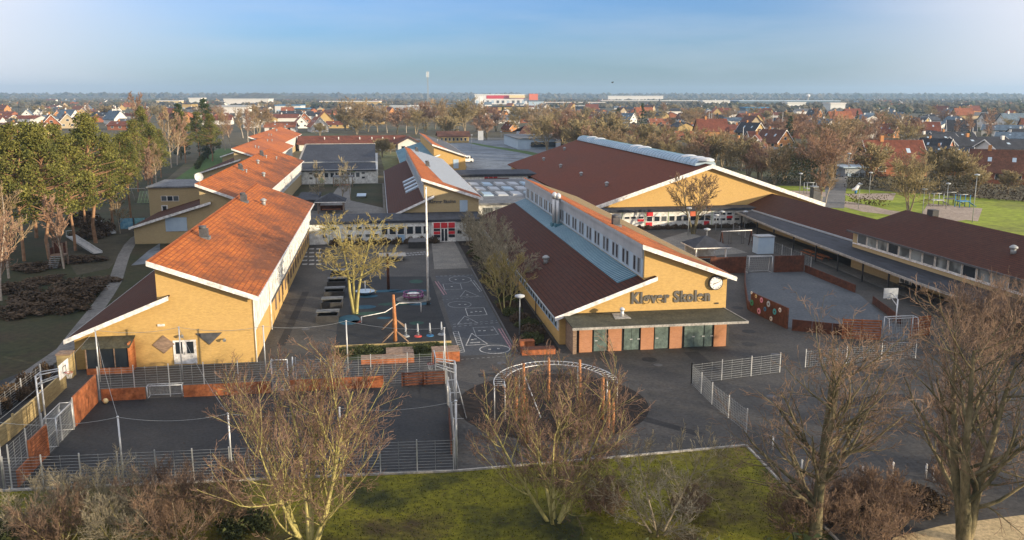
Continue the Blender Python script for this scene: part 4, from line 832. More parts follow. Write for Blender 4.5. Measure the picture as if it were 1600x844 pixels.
def hoop(label, base, face, arm=1.3, h=3.9, wd=1.8, frame=False, mat='white'):
    ang = math.atan2(face[1], face[0]); root = empty('basketball_hoop', (base[0], base[1], 0), label, 'basketball hoop', 'basketball hoops', ang); o_ = OFF[root.name]; OFF[root.name] = (0, 0, 0)
    p = MB()
    for s in (-.45, .45) if frame else (0,):
        p.tube([(0, s, 0), (0, s, h-.2)], .07, 8); p.tube([(0, s, h-.9), (arm, s*.6, h-.3)], .045, 6); p.tube([(0, s, h-.2), (arm, s*.6, h+.1)], .045, 6)
    if frame:
        for z in (h-.9, h-.5, h-.2, h-1.6): p.tube([(0, -.45, z), (0, .45, z)], .04, 6)
        p.box(-.03, .03, -.5, .5, h-1.9, h-.1) if 0 else None
    p.build('stand', M['steel'], root)
    b = MB().box(arm, arm+.05, -wd/2, wd/2, h-.45, h+.6).build('backboard', M[mat], root)
    q = MB()
    for a, c in (((-.3, h-.15), (.3, h-.15)), ((-.3, h+.3), (.3, h+.3)), ((-.3, h-.15), (-.3, h+.3)), ((.3, h-.15), (.3, h+.3))): q.tube([(arm+.06, a[0], a[1]), (arm+.06, c[0], c[1])], .025, 4)
    q.build('target_square', M['dark'], b)
    q = MB()
    P = [(arm+.35+.23*math.cos(2*math.pi*k/16), .23*math.sin(2*math.pi*k/16), h-.2) for k in range(17)]; q.tube(P, .02, 5, cap=False); q.tube([(arm+.05, 0, h-.2), (arm+.13, 0, h-.2)], .03, 5); q.build('rim', M['red'], root)
    q = MB()
    for k in range(10):
        a = 2*math.pi*k/10; q.tube([(arm+.35+.23*math.cos(a), .23*math.sin(a), h-.2), (arm+.35+.13*math.cos(a+.3), .13*math.sin(a+.3), h-.62)], .016, 4, cap=False)
    q.build('net', M['white'], root); OFF[root.name] = o_; return root
# west side of the court
WX = -22.85
board_run('tall rust wall at the far left corner of the ball court beside the hoop', [(WX, 69.9), (WX, 64.6)], 2.3, th=.12)
board_run('slatted rust board at the near left corner of the ball court', [(WX-.05, 59.4), (WX-.1, 56.6)], 2.2, th=.12, slats=9)
board_run('low rust board at the lower left corner behind the mesh fence', [(WX-.1, 56.3), (WX-.1, 54.4)], 1.1, th=.1)
fence('mesh_fence', 'grey mesh fence panel between the rust walls on the left side of the ball court', [(WX, 64.5), (WX-.05, 59.5)], 2.2, span=2.5, verticals=True, r=.014)
fence('mesh_fence', 'low mesh fence on top of the near left corner of the ball court', [(WX-.25, 59.4), (WX-.3, 54.0)], 2.9, z0=1.2, span=2.7)
g_ = goal('large steel goal cage under the hoop at the left of the ball court', (WX+.1, 62.4), math.pi/2, 3.2, 2.1, 1.3)
hoop('white backboard hoop on a steel frame at the left side of the ball court', (WX-1.9, 63.9), (1, 0), 1.75, 4.6, 1.9, True)
hoop('basketball frame with dark net seen from behind at the right side of the ball court', (5.2, 62.7), (-1, 0), 1.5, 4.4, 1.8, True, 'steel')
# east side of the court
mb_ = board_run('long brown board along the right side of the ball court', [(4.6, 61.5), (4.25, 55.2)], 1.1, 'corten_dark')
fence('mesh_fence', 'mesh fence with tall posts along the right side of the court', [(5.0, 70.2), (4.75, 62), (4.35, 52.9)], 2.2, span=2.8, posth=2.4)
goal('steel goal seen from the side on the right edge of the ball court', (4.75, 63.4), -math.pi/2, 3.0, 2.1, 1.2)
fence('mesh_fence', 'long mesh fence at the front edge of the ball court above the lawn kerb', [(-23.6, 54.15), (-10, 53.6), (4.2, 52.85)], 2.1, span=2.45)
# poles with wires
poles = []
def pole(label, x, y, h, r=.055, group='thin steel net poles round the ball court'):
    o = MB().tube([(x, y, 0), (x, y, h)], [r*1.15, r], 8).tube([(x, y, h-.02), (x, y, h+.06)], r*1.4, 8).build('net_pole', M['steel'], origin=(x, y, 0)); tag(o, label, 'pole', group); poles.append((x, y, h)); return o
PB_ = [('front left corner', -23.6, 54.0, 4.5), ('front, second from left', -16.5, 53.75, 4.5), ('front, above the left side of the big tree', -9.9, 53.6, 4.4), ('front, hidden in the crown of the big tree', -3.0, 53.3, 4.5)]
for a, x, y, h in PB_: pole('thin steel net pole, '+a, x, y, h)
for a, px, py in [('rear left corner by the shed', 153, 597), ('rear, in front of the white double door', 283, 592), ('rear, before the right corner of the yellow gable', 414, 590), ('rear, left of the planting bed', 543, 580)]:
    x, y = G(px, py); y = max(y, 71.0); x, z = AtY(px, py, y) if 0 else (AtY(px, 560, y)[0], 0); pole('thin steel net pole, '+a, x, y, 4.6)
pole('thin steel net pole at the right rear of the court by the corten planter', 5.0, 70.9, 4.7); pole('tall steel net pole at the front right corner of the court', 4.4, 52.9, 4.7, .07)
def wire(a, b, sag, name='net_wire'):
    mb = MB(); P = []
    for k in range(13): t = k/12; P.append((a[0]+(b[0]-a[0])*t, a[1]+(b[1]-a[1])*t, a[2]+(b[2]-a[2])*t-sag*4*t*(1-t)))
    mb.tube(P, .014, 4, cap=False); o = mb.build(name, M['dark'] if 0 else M['galv'], origin=tuple(a)); return o
order = [poles[0], poles[1], poles[2], poles[3], poles[9]]; rear = [poles[0], poles[4], poles[5], poles[6], poles[7], poles[8], poles[9]]
wl = ['from the front left corner pole to the next', 'between the second and third front poles', 'into the crown of the big tree', 'from the big tree to the tall corner pole', 'along the left side of the court', 'at the rear, over the brown shed', 'at the rear, over the white double door', 'at the rear, past the corner of the yellow gable', 'at the rear, over the planting bed', 'along the right side of the court']
i = 0
for run in (order, rear):
    for a, b in zip(run[:-1], run[1:]): tag(wire(a, b, .35), 'thin sagging wire '+wl[i], 'wire', 'wires between the net poles'); i += 1
wire_l = tag(wire(poles[1], poles[4], .5), 'thin wire crossing the court from front pole to the rear left corner', 'wire', 'wires between the net poles')
wire_l = tag(wire(poles[2], poles[5], .5), 'thin wire crossing the court towards the white double door', 'wire', 'wires between the net poles')
bl = MB(); c = (-22.1, 69.4, .24)
for i in range(6):
    for k in range(10):
        pt = lambda u, v: (c[0]+.22*math.sin(u)*math.cos(v), c[1]+.22*math.sin(u)*math.sin(v), c[2]+.22*math.cos(u))
        u0, u1, v0, v1 = math.pi*i/6, math.pi*(i+1)/6, 2*math.pi*k/10, 2*math.pi*(k+1)/10; bl.face([pt(u0, v0), pt(u1, v0), pt(u1, v1), pt(u0, v1)], 0, True)
tag(bl.build('ball', M['yellow'], origin=(c[0], c[1], 0)), 'pale yellow ball lying at the far left corner of the court', 'ball')
# plank fence outside the court at the left, dry hedge on it
pf = empty('plank_fence', (-26.5, 73.5, 0), 'low tan plank fence running along the left side of the ball court', 'fence')
P = [(-26.6, 74), (-26.5, 68.6), (-26.6, 63.5), (-26.9, 58.5), (-27.6, 54.2)]
for a, b in zip(P[:-1], P[1:]):
    va, vb = Vector(a), Vector(b); d = vb-va; c = (va+vb)/2; MB().obox(c.x, c.y, 0, 1.45, d.length-.12, .12, math.atan2(d.y, d.x)).build('plank_panel', M['plank'], pf)
    MB().obox(va.x, va.y, 0, 1.65, .14, .14).build('post', M['plank'], pf)
fence('mesh_fence', 'rusty mesh fence with wooden posts overgrown by dry stems at the far left', [(-29.0, 75.5), (-29.3, 68), (-30.2, 60)], 1.6, span=3.2)
bx = empty('brick_gatepost', (-27.3, 77.0, 0), 'tall narrow tan brick box beside the left corner of the yellow gable', 'bin'); 
MB().box(-28.0, -26.9, 76.5, 77.6, 0, 2.1).build('bin_body', M['plank'], bx); MB().box(-28.06, -26.84, 76.44, 77.66, 2.1, 2.22).build('lid', M['wood_grey'], bx)
sh = empty('brown_shed', (-24.5, 77.8, 0), 'brown lean-to shed with dark glass front at the foot of the yellow gable', 'shed')
MB().box(-25.9, -22.2, 77.2, 78.9, 0, .55).build('base_board', M['corten'], sh); MB().box(-22.35, -22.2, 77.2, 78.95, .552, 2.75).build('side_board', M['wood'], sh)
MB().box(-25.9, -22.4, 77.3, 77.36, .56, 2.35).build('glass_front', M['glass'], sh); MB().slab([(-26.1, 76.9, 2.5), (-22.1, 76.9, 2.5), (-22.1, 78.96, 3.0), (-26.1, 78.96, 3.0)], .1).build('roof', M['felt_green'], sh)
for x in (-25.9, -24.75, -23.55): MB().box(x, x+.08, 77.22, 77.3, .56, 2.4).build('frame_post', M['wood_grey'], sh)

# ------------------------------------------------------------------ yard between the wings
fl = empty('flagpole', (5.14, 98.9, 0), 'tall white flagpole standing in the middle of the school yard', 'flagpole')
MB().tube([(5.14, 98.9, 0), (5.14, 98.9, 13.6)], [.14, .09], 12).build('pole', M['white'], fl); MB().tube([(5.14, 98.9, 0), (5.14, 98.9, .5)], .2, 10).build('foot', M['dark'], fl); MB().tube([(5.14, 98.9, 13.6), (5.14, 98.9, 13.7), (5.14, 98.9, 13.85)], [.05, .14, .03], 8).build('knob', M['white'], fl)
lab = ['nearest', 'second', 'third', 'fourth', 'farthest']
for i, (px, py) in enumerate([(512, 500), (519, 479), (523, 462), (527, 446), (531, 433)]):
    x, y = G(px, py); r_ = empty('planter_box', (x, y, 0), ('open black box with grey rim, %s in the row beside the bare yellow tree' % lab[i]), 'planter', 'row of black boxes')
    b = MB()
    for q in ((-1.2, -1.1, -1.2, 1.5), (1.1, 1.2, -1.2, 1.5), (-1.1, 1.1, -1.2, -1.1), (-1.1, 1.1, 1.4, 1.5)): b.box(x+q[0], x+q[1], y+q[2], y+q[3], 0, .75)
    b.box(x-1.1, x+1.1, y-1.1, y+1.4, 0, .2); b.build('box_body', M['dark'], r_)
    MB().box(x-1.25, x+1.25, y+.35, y+1.6, .752, .84).build('seat_board', M['felt_grey'], r_)
x, y = G(646, 468); t_ = empty('roundabout', (x, y, 0), 'purple and white play table on a pale round plate beside the flagpole', 'play equipment')
MB().disc((x, y), 2.1, 0, .08, 36).build('plate', M['slab'], t_); MB().disc((x, y), .75, .62, .75, 24).build('table_top', M['white'], t_); MB().ring((x, y), .95, 1.3, .45, .55, 28).build('ring_seat', M['purple'], t_)
for k in range(6):
    a = k*math.pi/3; MB().tube([(x+1.1*math.cos(a), y+1.1*math.sin(a), 0), (x+1.1*math.cos(a), y+1.1*math.sin(a), .9)], .06, 6).build('leg', M['purple'], t_)
MB().ring((x, y), 1.1, 1.22, .85, .93, 28).build('hand_rail', M['purple'], t_)
x, y = G(571, 460); t_ = empty('spinner_dish', (x, y, 0), 'blue and white spinner dish with a centre pole beside the bare yellow tree', 'play equipment')
MB().disc((x, y), .6, .1, .45, 24, 0, 1.2).build('dish', M['panel_blue'], t_); MB().tube([(x, y, .3), (x, y, 1.7)], .06, 8).build('centre_pole', M['white'], t_)
# net climbing posts
nr = empty('balance_rope_course', (0, 88, 0), 'two orange log posts with braces and a sagging white rope in the black play area', 'play equipment')
for (px, py), h in (((616, 513), 3.6), ((617.5, 533), 3.9)):
    x, y = G(px, py); x2 = x
    p = MB().tube([(x, y, 0), (x+.05, y, h*.5), (x, y+.1, h)], [.2, .17, .13], 10).build('log_post', M['log'], nr)
    for dx, dy in ((-1.3, -.7), (1.3, -.7), (-1.1, .8), (1.1, .8)): MB().tube([(x, y, 1.1), (x+dx, y+dy, .05)], .06, 6).build('brace', M['wood_grey'], nr)
a = (*G(565, 505), .7); b = (*G(602, 499), .8); c = (*G(624, 490), 1.2); d = (*G(658, 488), 1.1)
MB().tube([a, b, ((b[0]+c[0])/2, (b[1]+c[1])/2, 1.0), c, d], .045, 6).build('rope', M['white'], nr)
for q in (a, d): MB().tube([(q[0], q[1], 0), q], .06, 6).build('rope_post', M['white'], nr)
x, y = G(607, 452); lp_ = tag(MB().tube([(x, y, 0), (x, y, 4.6)], [.2, .15], 10).build('log_post', M['corten_dark'], origin=(x, y, 0)), 'dark log post standing behind the bare yellow tree', 'post')
ll = ['white and grey', 'red footed', 'blue footed', 'grey']
for i, (px, py) in enumerate([(634, 526), (653, 526), (672, 525), (690, 523)]):
    x, y = G(px, py); r_ = empty('spring_toy', (x, y, 0), ll[i]+' spring toy by the planting bed, one of four', 'spring toy', 'row of spring toys')
    MB().disc((x, y), .42, 0, .1, 14, 0, .36).build('foot_plate', M[['galv', 'red', 'blue', 'galv'][i]], r_); P = [(x+.12*math.cos(k*.8), y+.12*math.sin(k*.8), .1+k*.022) for k in range(22)]
    MB().tube(P, .03, 5).build('spring', M['galv'], r_); MB().tube([(x, y-.3, .62), (x, y+.1, .68), (x, y+.25, 1.0), (x, y+.2, 1.3)], [.07, .10, .08, .06], 8).build('rider_body', M['panel_grey'], r_)
x, y = G(613, 406); r_ = empty('table_tennis_table', (x, y, 0), 'pale stone table tennis table behind the black play area', 'table'); MB().box(x-2.0, x+2.0, y-1.4, y+1.4, .7, .82).build('table_top', M['concrete'], r_)
for s in (-1, 1): MB().box(x+s*1.3-.2, x+s*1.3+.2, y-1, y+1, 0, .7).build('leg', M['concrete'], r_)
x, y = G(652, 387); r_ = empty('covered_grill', (x, y, 0), 'small black covered box under the white wall left of the entrance', 'box'); MB().box(x-1.4, x+1.4, y-.6, y+.6, 0, 1.0).build('box_body', M['dark'], r_); MB().slab([(x-1.5, y-.7, 1.05), (x+1.5, y-.7, 1.05), (x+1.2, y+.7, 1.45), (x-1.2, y+.7, 1.45)], .1).build('lid', M['lead'], r_)
# planting bed, corten planters and decks at the front of the yard
sheet('planting_bed', [(-4.75, 78.0), (6.4, 78.2), (6.4, 82.55), (-4.75, 82.4)], .05, M['leaf_dark'])
mb = MB(); mb.box(-4.85, 6.5, 82.45, 82.6, 0, .22); tag(mb.build('bed_edging', M['plank']), kind='structure')
def ctbox(label, x0, x1, y0, y1, h, top='wood_grey', grp='rust coloured planters and benches'):
    r_ = empty('corten_bench', ((x0+x1)/2, (y0+y1)/2, 0), label, 'bench', grp); MB().box(x0, x1, y0, y1, 0, h).build('base', M['corten'], r_); MB().box(x0-.03, x1+.03, y0-.03, y1+.03, h+.002, h+.07).build('seat_top', M[top], r_); return r_
x0, y0 = G(676, 565); x1, _ = G(718, 563); ctbox('rust coloured box bench with grey top at the right end of the planting bed', x0, x1, 76.3, 78.1, .95)
ctbox('long low grey deck bench with rust side in front of the planting bed', -2.2, 2.6, 76.6, 77.9, .45); ctbox('square brown deck on the left part of the planting bed', .1, 2.6, 78.3, 80.2, .4)
x0, y0 = G(812, 541); x1, _ = G(833, 538); ctbox('short rust bench beside the lamp post left of the storage building', x0, x1, 80.0, 80.8, .5, 'corten')
x0, y0 = G(816, 556); x1, _ = G(864, 548); ctbox('long rust edged box bench left of the storage building doors', x0, x1, 77.2, 78.2, .5, 'corten_dark')
sheet('bed_soil', [(12.5, 78.6), (16.6, 78.6), (16.9, 143), (12.6, 143)], .03, M['mulch'])
mb = MB(); mb.box(12.35, 12.5, 78, 120, 0, .14); tag(mb.build('bed_kerb', M['lead']), kind='structure')
def lamp(label, x, y, h=3.9, g='park lamps with flat round heads'):
    r_ = empty('lamp_post', (x, y, 0), label, 'street lamp', g); MB().tube([(x, y, 0), (x, y, h)], [.08, .055], 8).build('pole', M['galv'], r_); MB().tube([(x, y, h), (x, y, h+.16), (x, y, h+.3), (x, y, h+.42)], [.2, .52, .5, .1], 16).build('lamp_head', M['panel_grey'], r_)
lamp('grey lamp post with flat round head beside the rust benches', *G(812, 524))
lamp('slim lamp post in the side yard by the dark gazebo', *G(1103, 400), 3.9)
lamp('lamp post in the side yard in front of the bare round tree', *G(1075, 368), 4.6)
for i, px in enumerate([(1163, 360), (1127, 360), (1118, 366)]): lamp(['lamp post under the start of the covered walkway', 'pale post in the side yard right of the bare tree', 'short pale post in the side yard behind the swing'][i], *G(*px), 3.2)

# ------------------------------------------------------------------ climbing ring
cr_ = empty('climbing_ring', (12.75, 61.2, 0), 'arched steel monkey bar ladder on orange log posts over the dark round play surface', 'climbing frame')
C0 = (12.75, 61.2); ro, ri, zr_ = 4.75, 3.95, 2.75
pt = lambda r, a, z=zr_: (C0[0]+r*math.cos(a), C0[1]+r*1.12*math.sin(a), z)
for r in (ro, ri): MB().tube([pt(r, math.pi*k/36) for k in range(37)], .04, 8).build('rail', M['steel'], cr_)
for k in range(37): a = math.pi*k/36; MB().tube([pt(ri, a), pt(ro, a)], .02, 6).build('rung', M['steel'], cr_)
for r in (ro, ri):
    for a in (0, math.pi): MB().tube([pt(r, a), pt(r, a, 0)], .045, 6).build('steel_leg', M['steel'], cr_)
for a in (.9, 2.2): MB().tube([pt(ri-.05, a), pt(ri-.05, a, 0)], .04, 6).build('steel_leg', M['galv'], cr_)
for px, py, h in [(806, 657, 3.4), (815, 672, 2.9), (823, 692, 3.3), (818, 655, 4.4), (857, 624, 3.5), (905, 630, 3.6), (941, 655, 3.3), (950, 668, 2.9), (957, 676, 2.6), (867, 712, 1.5)]:
    x, y = G(px, py); MB().tube([(x, y, 0), (x+.03, y, h*.5), (x, y, h)], [.13, .12, .10], 9).build('log_post', M['log'], cr_)
MB().tube([(*G(820, 630), 2.2), (*G(845, 655), .1)], .05, 6).build('climbing_bar', M['steel'], cr_)

# ------------------------------------------------------------------ pen in the front yard, right ball court
fence('mesh_fence', 'bright mesh fence of the pen right of the storage building, rear side', [G(1080, 600), G(1218, 582)], 1.75, span=3.0, r=.011)
fence('mesh_fence', 'mesh fence of the pen on the side facing the climbing ring', [G(1080, 600), G(1112, 632), G(1166, 676)], 1.75, span=3.3, verticals=True, r=.011)
fence('mesh_fence', 'rear mesh fence of the pen behind the two big trees at the right', [G(1258, 574), G(1322, 568), G(1430, 560)], 1.6, span=3.2, verticals=True)
for i, (px, py) in enumerate([(1207, 703), (1252, 741), (1347, 752), (1394, 745), (1446, 748), (1458, 752), (1505, 772)]):
    x, y = G(px, py); tag(MB().tube([(x, y, 0), (x, y, .95)], .06, 8).tube([(x, y, .95), (x, y, 1.02)], [.075, .03], 8).build('bollard', M['white'], origin=(x, y, 0)), 'slim white post in the front yard, number '+['one right of the lawn corner', 'two beside the dark trunk of the big tree', 'three between the two big trees', 'four in the middle between the two big trees', 'five left of the rightmost big tree', 'six close beside the fifth', 'seven by the rightmost big tree'][i].split(' ', 1)[1], 'post', 'slim white posts in the yard')
RB = [(42.0, 81.8), (41.3, 90.2), (44.8, 99), (49.3, 110.6)]
dp = empty('decorated_board', (41.7, 86, 0), 'tall dark brown board with coloured circles painted on it, right of the school name', 'board')
MB().prism([(41.74, 82.4, 0), (41.88, 82.4, 0), (41.28, 90.2, 0), (41.14, 90.2, 0)], [(41.74, 82.4, 2.25), (41.88, 82.4, 2.25), (41.28, 90.2, 2.25), (41.14, 90.2, 2.25)]).build('board_panel', M['corten_dark'], dp)
def bpt(px, py): return OnPlane(px, py, (41.74, 82.4, 0), (7.8, .6, 0))
for px, py, r_, c in [(1174.5, 457.5, .16, 'white'), (1181.5, 463, .2, 'yellow'), (1190, 469, .3, 'pink'), (1175, 473, .34, 'green'), (1201, 475, .33, 'panel_blue'), (1195.5, 483, .25, 'blue'), (1186, 486, .34, 'pink'), (1210.5, 487, .33, 'teal'), (1219, 484.5, .25, 'white'), (1205, 498, .26, 'dome')]:
    x, y, z = bpt(px, py); MB().tube([(x+.0, y, z), (x-.045, y-.004, z)], r_, 18, sm=False).build('painted_circle', M[c], dp); MB().tube([(x-.045, y-.004, z), (x-.06, y-.006, z)], r_*.35, 12, sm=False).build('circle_centre', M['corten_dark'] if c != 'green' else M['dark'], dp)
board_run('rust board behind the decorated one on the left side of the right court', [(41.2, 90.3), (41.4, 91.5), (45.2, 101), (49.2, 110.2)], .95, 'corten_dark')
board_run('dark board in front of the decorated one at the near left of the right court', [(42.0, 81.8), (47.0, 78.6)], 1.2, 'corten_dark')
board_run('wide brown wall at the rear left of the right court, left of the goal', [(44.4, 110.9), (49.6, 110.9)], 2.3, 'corten_dark'); board_run('wide brown wall at the rear right of the right court, right of the goal', [(53.6, 110.7), (58.0, 110.6)], 2.3, 'corten_dark')
board_run('long low brown board on the right side of the right court', [(58.0, 110.3), (58.0, 97.2)], 1.0, 'corten_dark'); board_run('short low brown board behind the tilted hoop', [(57.0, 91.6), (54.6, 82.2)], .9, 'corten_dark')
board_run('slatted brown board at the near edge of the right court, left of the goal cage', [(45.5, 78.0), (49.0, 76.9)], 2.1, 'corten', slats=8); board_run('slatted brown board at the near edge of the right court, right of the goal cage', [(52.6, 77.4), (55.0, 77.9)], 2.1, 'corten', slats=8)
goal('grey goal cage at the rear of the right court', (51.6, 110.6), 0, 3.4, 2.3, 1.2); goal('grey goal cage with dense bars at the near edge of the right court', (50.9, 77.0), math.pi, 3.1, 2.4, 1.3)
hoop('pale backboard on a slanted steel arm above the near goal cage of the right court', (51.0, 77.6), (.1, 1), 1.5, 4.2, 1.5, False, 'panel_grey')
# side yard: gazebo, swing, shed, raised bed
def gazebo(label, cx_, cy_, w, h0, h1, walls=False):
    r_ = empty('gazebo', (cx_, cy_, 0), label, 'gazebo'); mb = MB()
    for a, b in (((-1, -1), (1, -1)), ((1, -1), (1, 1)), ((1, 1), (-1, 1)), ((-1, 1), (-1, -1))):
        mb.face([(cx_+a[0]*w/2, cy_+a[1]*w/2, h0), (cx_+b[0]*w/2, cy_+b[1]*w/2, h0), (cx_, cy_, h1)]); mb.face([(cx_+a[0]*w/2, cy_+a[1]*w/2, h0-.15), (cx_+b[0]*w/2, cy_+b[1]*w/2, h0-.15), (cx_+b[0]*w/2, cy_+b[1]*w/2, h0), (cx_+a[0]*w/2, cy_+a[1]*w/2, h0)], 1)
    mb.face([(cx_-w/2, cy_-w/2, h0-.15), (cx_-w/2, cy_+w/2, h0-.15), (cx_+w/2, cy_+w/2, h0-.15), (cx_+w/2, cy_-w/2, h0-.15)]); mb.build('roof', [M['felt'], M['white']], r_)
    for a, b in ((-1, -1), (1, -1), (1, 1), (-1, 1)): MB().box(cx_+a*w*.4-.08, cx_+a*w*.4+.08, cy_+b*w*.4-.08, cy_+b*w*.4+.08, 0, h0-.151).build('post', M['white'] if walls else M['wood_grey'], r_)
    MB().box(cx_-w*.38, cx_+w*.38, cy_+w*.37, cy_+w*.4, .1, 1.2 if not walls else h0-.2).build('back_wall', M['corten_dark'] if not walls else M['panel'], r_); MB().box(cx_-w*.3, cx_+w*.3, cy_-.4, cy_+.4, .65, .75).build('table', M['wood'], r_); return r_
gazebo('dark roofed gazebo with white posts in the side yard left of the right ball court', 47.0, 119.5, 5.6, 2.6, 4.0, True)
gazebo('dark roofed gazebo with a brown bench inside the inner court', -10.3, 184, 6.4, 2.6, 4.2)
gz = empty('pergola', (-9.8, 240, 0), 'grey pergola against the white wall of the dark roofed building', 'pergola'); MB().box(-12.6, -7.2, 236.5, 241, 2.6, 2.8).build('roof', M['felt_grey'], gz)
for x in (-12.4, -9.9, -7.4): MB().box(x-.1, x+.1, 236.7, 236.9, 0, 2.6).build('post', M['wood_grey'], gz)
MB().box(-12.0, -8.0, 236.9, 237.4, .4, .55).build('bench', M['wood'], gz)
x, y = G(565, 307); r_ = empty('play_board', (x, y, 0), 'square pale blue board lying on the inner court lawn', 'board'); MB().box(x-1.1, x+1.1, y-3, y+3, .3, .45).build('board_top', M['panel_blue'], r_); MB().box(x-.9, x+.9, y-2.6, y+2.6, 0, .3).build('base', M['galv'], r_)
x, y = G(490, 318); r_ = empty('dark_shed', (x, y, 0), 'flat roofed dark shed beside the orange wing in the inner court', 'shed'); MB().box(x-2.6, x+1.6, y-13, y+2, 0, 2.2).build('wall', M['lead'], r_); MB().box(x-2.8, x+1.8, y-13.3, y+2.2, 2.2, 2.4).build('roof', M['felt'], r_)
x, y = G(1150, 385); sw = empty('garden_swing', (x, y, 0), 'steel swing frame on dark posts in the side yard before the walkway', 'swing'); 
MB().tube([(x-2.6, y, 2.5), (x+2.6, y, 2.6)], .07, 8).build('top_bar', M['white'], sw)
for s in (-2.5, 2.5): MB().tube([(x+s, y-.8, 0), (x+s, y, 2.55), (x+s, y+.8, 0)], .09, 8).build('side_frame', M['corten_dark'], sw)
for s in (-1.1, 1.1): MB().tube([(x+s-.2, y, 2.5), (x+s-.2, y, .5), (x+s+.2, y, .5), (x+s+.2, y, 2.5)], .02, 5).build('seat_rope', M['dark'], sw); MB().box(x+s-.25, x+s+.25, y-.12, y+.12, .45, .5).build('seat', M['dark'], sw)
x, y = G(1108, 388); rb_ = tag(MB().ring((x, y), 1.2, 1.45, 0, .4, 24).disc((x, y), 1.19, 0, .25, 24).build('round_bed', M['plank'], origin=(x, y, 0)), 'low round wooden bed on the pale paving by the gazebo', 'planter')
x, y = G(1192, 395); r_ = empty('grey_cabinet', (x, y, 0), 'pale grey blue box shed behind the rear goal of the right court', 'shed'); MB().box(x-1.3, x+1.3, y-1, y+1, 0, 2.6).build('wall', M['panel_blue'], r_); MB().box(x-1.4, x+1.4, y-1.1, y+1.1, 2.6, 2.75).build('roof', M['galv'], r_)
fence('mesh_fence', 'mesh fence of the side yard in front of the covered walkway', [(60.3, 113), (61.2, 130), (62.5, 146)], 1.5, span=3.4)
for i, (px, py) in enumerate([(1330, 405), (1322, 398), (1450, 470), (1425, 455)]):
    x, y = G(px, py); x = 64.8; r_ = empty('picnic_table', (x, y, 0), ['wooden picnic table under the covered walkway, left of the white doors', 'second wooden picnic table under the walkway, nearest the white doors', 'dark bench table under the near end of the covered walkway', 'dark bench table under the walkway beside the white doors'][i], 'picnic table', 'tables under the covered walkway')
    m_ = 'wood' if i < 2 else 'dark'; MB().box(x-.4, x+.4, y-1.5, y+1.5, .7, .77).build('table_top', M[m_], r_)
    for s in (-.75, .75): MB().box(x+s-.15, x+s+.15, y-1.5, y+1.5, .42, .47).build('bench_seat', M[m_], r_)
    for s in (-1, 1): MB().tube([(x-.6, y+s, 0), (x-.25, y+s, .7)], .04, 5).tube([(x+.6, y+s, 0), (x+.25, y+s, .7)], .04, 5).build('legs', M[m_], r_)

# ------------------------------------------------------------------ left garden: slides, climbing tower
def slide(label, a, b, wd=.9):
    va, vb = Vector(a), Vector(b); d = (vb-va); n = Vector((-d.y, d.x, 0)).normalized()*wd/2; r_ = empty('slide', (a[0], a[1], 0), label, 'slide', 'slides on the garden mounds')
    mb = MB(); mb.slab([va+n, va-n, vb-n, vb+n], .06)
    for s in (1, -1): mb.slab([va+n*s*1.0+Vector((0, 0, .25)), va+n*s*1.12+Vector((0, 0, .25)), vb+n*s*1.12+Vector((0, 0, .25)), vb+n*s*1.0+Vector((0, 0, .25))], .3)
    mb.build('chute', M['steel'], r_); c = va+Vector((0, 0, .6)); MB().tube([va+n, va+n+Vector((0, 0, .9)), va-n+Vector((0, 0, .9)), va-n], .05, 6).build('hand_bar', M['steel'], r_)
x, y = G(112, 384); x2, y2 = G(153, 398); slide('long steel slide lying on the mound in the left garden', (x, y, 1.6), (x2, y2, .25), 1.3)
x, y = G(153, 357); x2, y2 = G(178, 367); slide('short pale slide beside the brown shrub in the left garden', (x, y, 1.5), (x2, y2, .3), .7)
x, y = G(93, 415); tw = empty('climbing_tower', (x, y, 0), 'dark wooden climbing tower with ladder on the garden mound', 'play tower')
for a, b in ((-1, -1), (1, -1), (1, 1), (-1, 1)): MB().box(x+a*.9-.1, x+a*.9+.1, y+b*.9-.1, y+b*.9+.1, 0, 3.4).build('post', M['wood_grey'], tw)
MB().box(x-1, x+1, y-1, y+1, 1.5, 1.65).build('platform', M['wood_grey'], tw)
for k in range(7): MB().box(x-.7, x+.7, y-1.25-k*.28, y-1.15-k*.28, 1.5-k*.22, 1.56-k*.22).build('rung', M['galv'], tw)
MB().box(x-1, x+1, y+.93, y+1.0, 1.66, 3.2).build('back_panel', M['corten_dark'], tw); MB().box(x-1, x-.93, y-.9, y+.9, 1.66, 2.6).build('side_panel', M['corten_dark'], tw)
cg = empty('climbing_net', (*G(215, 320), 0), 'pale green climbing net frame at the edge of the pines left of the annex', 'climbing frame')
x, y = G(225, 318)
for s in (-5.5, -2.5, .5): MB().tube([(x+s-.8, y, 0), (x+s, y, 3.4), (x+s+.8, y, 0)], .07, 6).build('a_frame', M['concrete'], cg)
MB().tube([(x-5.5, y, 3.4), (x+.5, y, 3.4)], .07, 6).build('top_bar', M['concrete'], cg)
mb = MB()
for k in range(9): mb.tube([(x-1+k*.7, y-1.5, .3+.2*(k % 2)), (x-1+k*.7, y+1.5, 2.6)], .035, 4); mb.tube([(x-1, y-1.5+k*.36, .4+k*.27), (x+5, y-1.5+k*.36, .4+k*.27)], .035, 4)
mb.build('net', M['green_tint'], cg)
